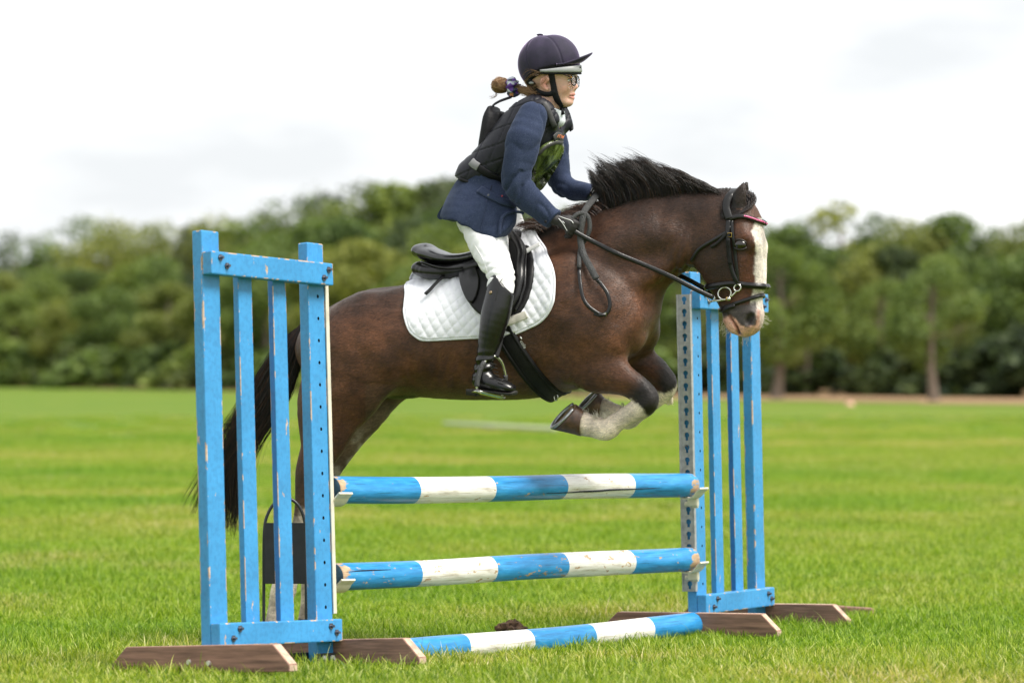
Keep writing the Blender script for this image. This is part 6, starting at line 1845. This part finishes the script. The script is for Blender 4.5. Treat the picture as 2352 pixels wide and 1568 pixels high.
# boots
for sg in (1, -1):
    SH = C([(1154, 650, 32, .056, .338), (1148, 680, 33, .057, .348), (1139, 720, 34, .057, .357), (1130, 760, 29, .052, .361), (1120, 800, 23, .044, .362), (1113, 835, 21, .040, .362), (1110, 866, 21, .038, .362)], .02)
    FT = C([(1104, 872, 20, .037, .362), (1132, 881, 18, .042, .366), (1160, 888, 14.5, .043, .37), (1174, 892, 11, .037, .37)], .015)
    cl_top = cut_line((1186, 684), (1134, 618), .345)
    cl_sole = cut_line((1070, 889), (1190, 903), .365)
    def bcut(F, x, y, z):
        F = np.where(z > Hp(1150, 720, .35)[2], np.maximum(F, cl_top(x, z)), F)
        return np.where(z < Hp(1150, 860, .36)[2], np.maximum(F, cl_sole(x, z)), F)
    V, Q = sdf_mesh([SH, FT], *grid_px(1065, 600, 1200, 915, .27, .43, .005), bcut, 2)
    Nn = vnormals(V, Q); px, py = to_px(V)
    ank = np.exp(-((py - 838) / 22) ** 2)
    V = V + Nn * (.0055 * ank * np.sin(py * .33 + (vnoise(V, 20, 3) - .5) * 7) + .004 * (vnoise(V, 14, 8) - .5))[:, None]
    if sg < 0: V = mir(V); Q = Q[:, ::-1]
    bt = np_obj('boot', V, Q, m_boot, rider)
    def S_(Vv, Ff): return (Vv, Ff) if sg > 0 else (mir(Vv), [f[::-1] for f in Ff])
    sole = np.array([(1078, 893), (1096, 893), (1120, 896), (1150, 900), (1176, 902), (1185, 897)]); w = np.array([.052, .06, .07, .082, .075, .03])
    P = np.array([Hp(x, y, .367) for x, y in sole]); V, F = strap(catmull(P, 4), np.tile([0, 0, -1.0], (21, 1)), catmull(w[:, None], 4)[:, 0], .009); np_obj('sole', *S_(V, F), m_sole2, bt)
    P = np.array([Hp(1076, 893, .366), Hp(1092, 895, .366), Hp(1099, 896, .366)]); V, F = strap(P, np.tile([-.1, 0, -1.0], (3, 1)), .06, .024); np_obj('heel', *S_(V, F), m_sole2, bt)
    CH = [SH, FT]
    for k in range(6):
        y = 834 + 9 * k; x = 1127 + 2.2 * k + max(0, k - 3) * 3
        P, N2 = on_r([(x, y), (x + 7, y + 1.5), (x + 12, y + 3)], .002, CH, 3); V, F = tube(P, .0017, 5); np_obj('lace', *S_(V, F), m_sole2, bt)
    P, N2 = on_r([(1154, 640), (1146, 655), (1138, 690)], .001, CH); V, F = tube(P, .0012, 5); np_obj('seam', *S_(V, F), m_sole2, bt)
    P, N2, _ = surf([1127], [672], CH); V, F = tube(np.array([P[0], P[0] + N2[0] * .004]), [.008, .006], 12); np_obj('snap_button', *S_(V, F), simple('antique_brass', (.30, .22, .14), .35, metal=.8), bt)
# gloves
for HH, A, lines in ((HANDN, ARM_N, [[(1284, 497), (1298, 502), (1312, 507), (1317, 513)], [(1283, 502), (1292, 512), (1303, 530)], [(1292, 508), (1297, 513)]]), (HANDF, ARM_F, [[(1357, 440), (1361, 433), (1369, 429)], [(1361, 442), (1368, 434), (1380, 431)]])):
    big = []
    for ch in HH:
        import copy
        c2 = copy.copy(ch); c2.P = ch.P.copy(); c2.P[:, 3:] += .0022; c2.lo = ch.lo - .01; c2.hi = ch.hi + .01; big.append(c2)
    near = A is ARM_N
    g_ = grid_px(1256, 480, 1340, 555, .12, .225, .0032) if near else grid_px(1335, 415, 1405, 475, -.19, -.08, .0034)
    V, Q = sdf_mesh(big, *g_, None, 1); gl = np_obj('glove', V, Q, m_glove, rider)
    for ln in lines:
        P, N2 = on_r(ln, .0008, big, 5); V, F = tube(P, .0016, 5); np_obj('white_stripe', V, F, m_white, gl)

# body protector
VEST = [C([(1100, 408, 49, .150), (1140, 386, 61, .158), (1186, 348, 73, .168), (1220, 305, 73, .160), (1236, 268, 50, .135), (1240, 250, 36, .11)], .02, pw=2.3),
        *both(C([(1205, 262, 26, .035, .085), (1225, 246, 20, .035, .10), (1250, 250, 20, .035, .10), (1266, 275, 20, .03, .09)], .03))]
cl_vb = cut_line((1040, 408), (1240, 470)); ARMCUT = [C([(1222, 275, 40, .06, .215), (1206, 330, 44, .07, .225), (1195, 385, 40, .07, .24)], .03), C([(1255, 290, 36, .06, -.215), (1275, 350, 34, .06, -.23)], .03)]
NKC = C([(1275, 215, 44, .068), (1268, 250, 36, .06), (1282, 275, 22, .04)], .02)
def vcut(F, x, y, z):
    F = np.maximum(F, cl_vb(x, z))
    for c_ in ARMCUT: F = smax(F, -c_.dist(x, y, z), .02)
    F = smax(F, -NKC.dist(x, y, z), .015)
    return F
V, Q = sdf_mesh(VEST, *grid_px(1030, 215, 1325, 470, -.20, .21, .005), vcut, 2)
Nn = vnormals(V, Q)
px, py = to_px(V)
wob_ = (vnoise(V, 7, 3) - .5) * .9; A1 = (px * .35 + py * .94) / 34 * math.pi + wob_; A2 = (px * .90 + py * .43) / 30 * math.pi + wob_ * .6      # cut lines between the foam blocks
gr = np.minimum(np.abs(np.sin(A1)), np.abs(np.sin(A2)) * 1.1)
V = V - Nn * (.005 * (1 - sstep(.0, .20, gr)))[:, None]
vs_ = np_obj('body_protector', V, Q, m_vest, rider)
VC = VEST
P, N2 = on_r([(1056, 411), (1090, 424), (1125, 436), (1155, 448)], .001, VC); V, F = tube(P, .0075, 8); np_obj('hem_binding', V, F, m_vestb, vs_)
P, N2 = on_r([(1098, 385), (1118, 398), (1138, 408), (1156, 414)], .002, VC); V, F = strap(P, N2, .030, .004); np_obj('waist_strap', V, F, m_vestb, vs_)
P, N2 = on_r([(1084, 372), (1090, 378), (1100, 384)], .004, VC); V, F = strap(P, N2, .034, .005); np_obj('strap_end', V, F, simple('grey_elastic', (.20, .20, .21), .7, var=.1), vs_)
# loose back flap with its grab loop
V, Q = sdf_mesh([C([(1134, 252, 8, .07), (1130, 272, 12, .085), (1127, 300, 14, .09), (1121, 335, 13, .09), (1113, 364, 7, .085)], .02, pw=3.0), C([(1152, 268, 12, .07), (1143, 300, 18, .08), (1135, 335, 18, .085)], .02, pw=3.0)],
                *grid_px(1095, 232, 1185, 385, -.11, .11, .005), None, 1)
np_obj('back_flap', V, Q, m_vestb, vs_)
P = catmull(np.array([Hp(1176, 224, .03), Hp(1164, 228, .03), Hp(1148, 234, .03), Hp(1134, 243, .03), Hp(1130, 254, .03)]), 5); V, F = strap(P, np.tile([-.5, .5, .8], (len(P), 1)), .022, .005); np_obj('grab_loop', V, F, m_vestb, vs_)
# toggle, cord and red bead
P, N2 = on_r([(1140, 402), (1138, 411)], .006, VC); tg, _n, _h = surf([1126], [421], VC)
def disc_at(px_, py_, off, wd, ht, mat, name, parent, chains):
    p, n_, _ = surf([px_], [py_], chains); P_ = np.array([p[0] + np.array([0, 0, ht / 2]), p[0], p[0] - np.array([0, 0, ht / 2])]) + n_[0] * off
    V_, F_ = strap(P_, np.tile(n_[0], (3, 1)), wd, .005); return np_obj(name, V_, F_, mat, parent)
m_tog = simple('grey_plastic', (.10, .105, .12), .5, var=.1)
disc_at(1132, 422, .004, .018, .022, m_tog, 'cord_toggle', vs_, VC)
P, N2 = on_r([(1131, 428), (1127, 440), (1123, 452)], .006, JS); V, F = tube(P, .0012, 5); np_obj('cord', V, F, m_vestb, vs_)
V, F = sphere(P[-1], .006, (1, 1, 1.3), 8); np_obj('cord_end', V, F, m_tog, vs_)
p, n_, _ = surf([1153], [452], JS + VC); V, F = sphere(p[0] + n_[0] * .004, .004, (1, 1, 1), 8); np_obj('red_bead', V, F, simple('red_bead', (.5, .02, .03), .3), vs_)
# webbing braces and clear bib pocket on the chest
BIBC = VC
m_web = simple('grey_webbing', (.045, .044, .046), .6, var=.2, vscale=80)
P, N2 = on_r([(1249, 236), (1258, 252), (1266, 272), (1273, 290)], .004, VC); V, F = strap(P, N2, .022, .004); np_obj('brace', V, F, m_web, vs_)
P2 = P.copy(); P2[:, 1] = -P2[:, 1] * .8; P2[:, 0] += .012; V, F = strap(P2, mir(N2), .022, .004); np_obj('brace', V, F, m_web, vs_)
m_bib, nt, b = new_mat('clear_bib_vinyl')
st = noise(nt, 7, 3, .5, stretch=(3.2, 3.2, .7), dist=.6)
nt.links.new(ramp(nt, st, [(.36, (.012, .017, .008)), (.5, (.045, .062, .018)), (.62, (.13, .175, .05)), (.74, (.30, .35, .16))]), b.inputs['Base Color'])  # green streaks paint the grass's reflection into the vinyl colour
b.inputs['Roughness'].default_value = .26; b.inputs['Specular IOR Level'].default_value = .45
bump(nt, b, noise(nt, 16, 3, .5, stretch=(3, 3, .8)), .5, .01)
bp_ = [(1231, 350), (1246, 334), (1268, 322), (1282, 322), (1291, 330), (1288, 350), (1276, 376), (1258, 405), (1238, 434), (1226, 428), (1219, 414), (1224, 384)]
def patch(outline, off, thick, chains, nth=90, nr=12):
    O = catmull(np.array(outline + outline[:1], float), 5)[:-1]; d = np.concatenate([[0], np.cumsum(np.linalg.norm(np.diff(np.vstack([O, O[:1]]), axis=0), axis=1))])
    cl = np.vstack([O, O[:1]]); s = np.linspace(0, d[-1], nth, endpoint=False); Bd = np.column_stack([np.interp(s, d, cl[:, 0]), np.interp(s, d, cl[:, 1])]); c0 = Bd.mean(0)
    rho = np.linspace(0, 1, nr + 1)[1:]; G = np.concatenate([c0[None], (c0 + rho[:, None, None] * (Bd - c0)[None]).reshape(-1, 2)])
    P, N_, hit = surf(G[:, 0], G[:, 1], chains)
    if (~hit).any():
        for i in np.where(~hit)[0]:
            j = np.argmin(np.linalg.norm(G - G[i], axis=1) + 1e3 * (~hit)); P[i] = Hp(G[i, 0], G[i, 1], P[j, 1] - .02); N_[i] = N_[j]
    h = off + thick * (1 - sstep(.93, 1, np.concatenate([[0], np.repeat(rho, nth)])))
    T = P + N_ * h[:, None]; rim = P[-nth:]
    F = [(0, 1 + k, 1 + (k + 1) % nth) for k in range(nth)]
    for i in range(nr):
        a, b_ = 1 + i * nth, 1 + (i + 1) * nth
        F += [(a + k, b_ + k, b_ + (k + 1) % nth, a + (k + 1) % nth) for k in range(nth)]
    return np.vstack([T, rim]), F
V, F = patch(bp_, .006, .010, VC); V = V.copy(); bib = np_obj('bib_pocket', V, F, m_bib, vs_)
P, N2 = on_r([(1232, 352), (1248, 336), (1268, 326), (1284, 326)], .016, VC); V, F = strap(P, N2, .016, .003); np_obj('bib_hem', V, F, m_web, vs_)
P, N2 = on_r([(1268, 318), (1276, 311), (1284, 314)], .008, VC); V, F = strap(P, N2, .030, .003); np_obj('bib_tab', V, F, m_web, vs_)
pt, nt_, _ = surf([1279], [312], VC)
lettering('AUA', .020, pt[0] + nt_[0] * .016, np.array([.55, -.8, -.12]), nt_[0] + np.array([.6, .5, 0]), simple('orange_lettering', (.75, .22, .08), .5), vs_)

# shirt collar
V, Q = sdf_mesh([C([(1262, 232, 32, .057), (1258, 246, 35, .061)], .012), C([(1276, 256, 22, .045), (1282, 276, 17, .03)], .015)], *grid_px(1215, 215, 1310, 300, -.09, .09, .0045),
                lambda F, x, y, z: np.maximum(F, np.maximum(cut_line((1310, 262), (1220, 226), 0)(x, z), -.5)), 1)
np_obj('shirt_collar', V, Q, m_shirt, rider)

# --- riding hat
m_velvet, nt, b = new_mat('hat_velvet')
nt.links.new(ramp(nt, noise(nt, 18, 4), [(.3, (.010, .009, .024)), (.7, (.026, .018, .048))]), b.inputs['Base Color'])
b.inputs['Roughness'].default_value = .8; b.inputs['Sheen Weight'].default_value = 1.0; b.inputs['Sheen Roughness'].default_value = .28; b.inputs['Sheen Tint'].default_value = (.70, .52, .88, 1)
bump(nt, b, noise(nt, 300, 3), .25, .002)
hat = empty('riding_hat', parent=rider)
HATC = [C([(1254, 146, 66, .103), (1271, 142, 62, .099)], .02)]
hx = [1175, 1205, 1222, 1238, 1255, 1290, 1350]; hy = [190, 190, 183, 172, 163, 154, 149]
HU_ = np.array([Hp(a, b_, 0)[0] for a, b_ in zip(hx, hy)]); HZ_ = np.array([Hp(a, b_, 0)[2] for a, b_ in zip(hx, hy)])
def hcut(F, x, y, z): return np.maximum(F, np.interp(x.ravel(), HU_, HZ_).astype(np.float32).reshape(x.shape) - z)
V, Q = sdf_mesh(HATC, *grid_px(1175, 68, 1350, 200, -.12, .12, .0042), hcut, 2)
Nn = vnormals(V, Q); c0 = Hp(1262, 150, 0); px, py = to_px(V)
for (xa, ya, xb, yb) in ((1238, 80, 1300, 150), (1238, 80, 1217, 165)):      # seams between the velvet panels
    A, B = Hp(xa, ya, .0), Hp(xb, yb, .095); Cc = c0
    n_ = np.cross(A - Cc, B - Cc); n_ /= np.linalg.norm(n_)
    for sg in (1, -1):
        Vm = V.copy(); Vm[:, 1] *= sg; d = np.abs((Vm - Cc) @ n_); V = V - Nn * (.0028 * np.exp(-(d / .0035) ** 2) * (Vm[:, 1] > -.01))[:, None]
np_obj('shell', V, Q, m_velvet, hat)
V, Q = sdf_mesh([C([(1254, 148, 62, .097), (1270, 146, 58, .093)], .02)], *grid_px(1180, 120, 1345, 215, -.12, .12, .005), lambda F, x, y, z: hcut(F, x, y, z + .020), 1)
np_obj('liner', V, Q, m_vestb, hat)
V, F = sphere(Hp(1240, 80.5, 0), .012, (1.2, 1, .4), 12); np_obj('button', V, F, m_velvet, hat)
# peak
ph = np.linspace(-1.25, 1.25, 33); rows = []
for s_ in np.linspace(0, 1, 7):
    for a in ph:
        cs = math.cos(a) ** .9 if math.cos(a) > 0 else 0
        x = 1252 + 82 * math.cos(a); y = 150 - 7 * math.cos(a); v_ = .100 * math.sin(a)
        xo = x + 27 * cs * s_; yo = y - 21 * cs * s_ ** 1.25 + 2 * s_ * (1 - cs) + (3.0 * (math.sin(a) ** 2)) * s_ * 2.5
        rows.append(Hp(xo, yo, v_ * (1 - .10 * s_ * cs)))
Pk = np.array(rows); n_ = len(ph); top = Pk + np.array([0, 0, .003]); bot = Pk - np.array([0, 0, .004]); V = np.vstack([top, bot]); F = []; m_ = len(Pk)
for i in range(6):
    for k in range(n_ - 1):
        a = i * n_ + k; F.append((a, a + 1, a + n_ + 1, a + n_)); F.append((m_ + a, m_ + a + n_, m_ + a + n_ + 1, m_ + a + 1))
for k in range(n_ - 1):
    a = 6 * n_ + k; F.append((a, a + 1, m_ + a + 1, m_ + a)); F.append((k, m_ + k, m_ + k + 1, k + 1))
for i in range(6):
    a = i * n_; F.append((a, a + n_, m_ + a + n_, m_ + a)); a = i * n_ + n_ - 1; F.append((a, m_ + a, m_ + a + n_, a + n_))
np_obj('peak', V, F, m_velvet, hat)
# grey headband and black rim below the velvet
m_band = simple('grey_headband', (.30, .31, .31), .4, var=.1, vscale=30)
def band(y0, y1, w0, w1, rad, mat, name, amax=1.75, lat=.094):
    a = np.linspace(-amax, amax, 41); f = np.cos(np.clip(a / amax, -1, 1) * np.pi / 2)
    P = np.array([Hp(1255 + rad * math.cos(t), y0 + (y1 - y0) * math.cos(t) if math.cos(t) > 0 else y0, lat * math.sin(t)) for t in a])
    Nb = np.array([[math.cos(t), math.sin(t), .1] for t in a]); V_, F_ = strap(P, Nb, w0 + (w1 - w0) * f, .005); return np_obj(name, V_, F_, mat, hat)
band(163, 158, .010, .030, 79, m_band, 'headband', lat=.098); band(169, 168.5, .008, .011, 78, m_vestb, 'rim', lat=.094)
V, F = sphere(Hp(1333, 155, .03), .007, (.4, 1, .5), 10); np_obj('rivet', V, F, m_vestb, hat)
HC = FACE[:6]
for nm, pts, w_, off in (('harness_strap', [(1266, 166), (1269, 182), (1272, 198), (1275, 214), (1281, 230), (1290, 242)], [.026, .025, .025, .026, .026, .018], .004),
                         ('harness_strap', [(1228, 205), (1240, 212), (1254, 216), (1266, 215), (1276, 210)], [.03, .022, .020, .020, .024], .004),
                         ('ear_piece', [(1210, 184), (1218, 190), (1226, 197), (1232, 204)], [.03, .045, .048, .04], .006)):
    P, N2 = on_r(pts, off, HC, 5); ww = np.interp(np.linspace(0, 1, len(P)), np.linspace(0, 1, len(w_)), w_); V, F = strap(P, N2, ww, .004)
    np_pair(nm, V, F, m_vestb, hat)
P = catmull(np.array([Hp(1288, 240, .03), Hp(1293, 249, .012), Hp(1294, 251, -.012), Hp(1288, 240, -.03)]), 4); V, F = tube(P, .006, 6, flat=.6); np_obj('chin_strap', V, F, m_vestb, hat)
P = np.array([Hp(1290, 247, .018), Hp(1291, 256, .018), Hp(1294, 264, .02)]); V, F = strap(P, np.tile([.3, 1, 0], (3, 1)), .014, .005); np_obj('chin_strap_end', V, F, m_vestb, hat)
p, n_, _ = surf([1224], [188], HC); V, F = sphere(p[0] + n_[0] * .012, .009, (1.3, .5, .6), 10); np_obj('adjuster', V, F, m_band, hat)

# --- glasses
gls = empty('glasses', parent=rider)
m_frame = simple('black_frame', (.010, .009, .009), .18, var=.2); m_amb = simple('amber_hinge', (.75, .32, .05), .25)
m_lens, nt, b = new_mat('lens'); b.inputs['Base Color'].default_value = (.95, .97, .97, 1); b.inputs['Roughness'].default_value = .02; b.inputs['Transmission Weight'].default_value = 1; b.inputs['IOR'].default_value = 1.12; b.inputs['Alpha'].default_value = .55
for sg in (1, -1):
    cen = Hp(1319.5, 184.5, .030); cen[1] *= sg
    tt_ = np.linspace(0, 2 * np.pi, 29)
    ring = np.column_stack([cen[0] - .0035 * (np.cos(tt_) * sg * sg + 1) * .9, cen[1] + sg * .0235 * np.sign(np.cos(tt_)) * np.abs(np.cos(tt_)) ** .8, cen[2] + .0215 * np.sign(np.sin(tt_)) * np.abs(np.sin(tt_)) ** .85])
    V, F = tube(ring, .0026, 6, cap=False); np_obj('rim', V, F, m_frame, gls)
    V = np.vstack([ring[:-1] + np.array([.0004, 0, 0]), ring[:-1] - np.array([.0008, 0, 0])]); k = 28
    F = [tuple(range(k)), tuple(range(2 * k - 1, k - 1, -1))] + [(i, (i + 1) % k, k + (i + 1) % k, k + i) for i in range(k)]
    np_obj('lens', V, F, m_lens, gls, smooth=False)
    hg = cen + np.array([-.006, sg * .0255, .010])
    tmp = np.array([hg, Hp(1296, 173, .0) * np.array([1, 0, 1]) + np.array([0, sg * .069, 0]), Hp(1262, 175, .0) * np.array([1, 0, 1]) + np.array([0, sg * .078, 0])])
    V, F = tube(catmull(tmp, 5), .0021, 6); np_obj('temple', V, F, m_frame, gls)
    V, F = sphere(hg + np.array([0, sg * .001, 0]), .003, (1, 1, 1), 8); np_obj('hinge', V, F, m_amb, gls)
cen = Hp(1321.5, 182, 0); V, F = tube(np.array([[cen[0] - .003, -.007, cen[2]], [cen[0] + .001, 0, cen[2] + .003], [cen[0] - .003, .007, cen[2]]]), .0019, 6); np_obj('bridge', V, F, m_frame, gls)

# --- hair: bun in a scrunchie, nape and loose strands
m_rh, nt, b = new_mat('rider_hair'); g = nt.nodes.new('ShaderNodeNewGeometry')
nt.links.new(ramp(nt, g.outputs['Random Per Island'], [(0, (.15, .075, .032)), (.6, (.32, .175, .08)), (1, (.52, .33, .18))]), b.inputs['Base Color']); b.inputs['Roughness'].default_value = .4
hr = empty('hair', parent=rider); r = np.random.default_rng(8)
bc = Hp(1150, 196, 0); n = 1300; out = []
for k in range(n):
    ax = r.normal(size=3); ax[1] *= .5; ax /= np.linalg.norm(ax); u_ = np.cross(ax, r.normal(size=3)); u_ /= np.linalg.norm(u_); w_ = np.cross(ax, u_)
    t = np.linspace(0, 1.4 + 2.2 * r.random(), 12) + r.random() * 6.28; rad = .0305 * (1 + r.normal(0, .09))
    out.append(bc + (np.cos(t)[:, None] * u_ + np.sin(t)[:, None] * w_) * rad * np.array([1.12, .95, .92]))
V, F = strands_mesh(np.array(out), .0009, .0005); tag(np_obj('bun_strands', V, F, m_rh, hr), kind='stuff')
V, F = sphere(bc, .0285, (1.12, .95, .92), 28); V = bc + (V - bc) * (.9 + .22 * vnoise(V, 55, 3))[:, None]; np_obj('bun', V, F, m_rh, hr)
def free_strands(n, starts, ctrl, ends, sp, r0=.0007):
    S = [np.array([Hp(*p) for p in q]) for q in (starts, ctrl, ends)]
    i = r.integers(0, len(starts), n); j = r.normal(0, sp, (n, 3)); P0, P1, P3 = S[0][i] + j * .7, S[1][i] + j + r.normal(0, sp * .5, (n, 3)), S[2][i] + j * 1.2 + r.normal(0, sp * .7, (n, 3))
    return strands_mesh(bez(P0, P0 + (P1 - P0) * .8, P1, P3, 9), r0, .0003)
V, F = join([free_strands(1300, [(1250, 214, .038), (1242, 208, .04), (1234, 204, .036), (1228, 200, .03), (1240, 205, 0), (1230, 210, -.03)], [(1232, 223, .036), (1222, 219, .034), (1215, 213, .03), (1208, 209, .024), (1215, 215, 0), (1212, 214, -.03)], [(1200, 207, .01), (1196, 206, .01), (1192, 204, .01), (1190, 202, .01), (1190, 206, 0), (1190, 206, -.01)], .005, .0006)])
tag(np_obj('nape_hair', V, np.array(F), m_rh, hr), kind='stuff')
V, F = join([free_strands(9, [(1250, 172, .092), (1242, 176, .09)], [(1212, 158, .11), (1222, 166, .11)], [(1200, 182, .09), (1206, 190, .09)], .004, .0004), free_strands(14, [(1204, 185, .08), (1215, 196, .07)], [(1214, 206, .08), (1228, 214, .075)], [(1246, 226, .06), (1252, 229, .055)], .004, .0005),
             free_strands(10, [(1254, 178, .085)], [(1246, 190, .10)], [(1222, 200, .09)], .004, .0006), free_strands(14, [(1140, 210, .0)], [(1142, 220, .01)], [(1128, 224, .0)], .005, .0005)])
tag(np_obj('loose_strands', V, np.array(F), m_rh, hr), kind='stuff')
m_scr, nt, b = new_mat('scrunchie_print'); vo = nt.nodes.new('ShaderNodeTexVoronoi'); vo.inputs['Scale'].default_value = 52; tc = nt.nodes.new('ShaderNodeTexCoord'); nt.links.new(tc.outputs['Object'], vo.inputs['Vector'])
sx = nt.nodes.new('ShaderNodeSeparateXYZ'); nt.links.new(vo.outputs['Color'], sx.inputs[0])
cr_ = ramp(nt, sx.outputs['X'], [(0, (.10, .03, .26)), (.38, (.12, .04, .30)), (.42, (.38, .42, .50)), (.72, (.50, .52, .58)), (.76, (.02, .03, .06)), (.93, (.03, .03, .06)), (.95, (.5, .22, .08))]); nt.nodes[-1]
nt.links.new(cr_, b.inputs['Base Color']); b.inputs['Roughness'].default_value = .6
sc_c = Hp(1179, 201, 0); axd = Hp(1196, 196, 0) - Hp(1164, 206, 0); axd /= np.linalg.norm(axd); e1 = np.array([0, 1.0, 0]); e2 = np.cross(axd, e1)
K1, K2 = 48, 14; V = []
for i in range(K1):
    a = 2 * math.pi * i / K1; rr = .0165 * (1 + .24 * math.sin(a * 9) + .12 * math.sin(a * 5 + 1)); cc = sc_c + (e1 * math.cos(a) + e2 * math.sin(a)) * .0235 + axd * .004 * math.sin(a * 7)
    for j in range(K2):
        t = 2 * math.pi * j / K2; V.append(cc + ((e1 * math.cos(a) + e2 * math.sin(a)) * math.cos(t) + axd * 1.25 * math.sin(t)) * rr * (1 + .08 * math.sin(3 * t + a * 4)))
F = [(i * K2 + j, ((i + 1) % K1) * K2 + j, ((i + 1) % K1) * K2 + (j + 1) % K2, i * K2 + (j + 1) % K2) for i in range(K1) for j in range(K2)]
np_obj('scrunchie', V, F, m_scr, hr)
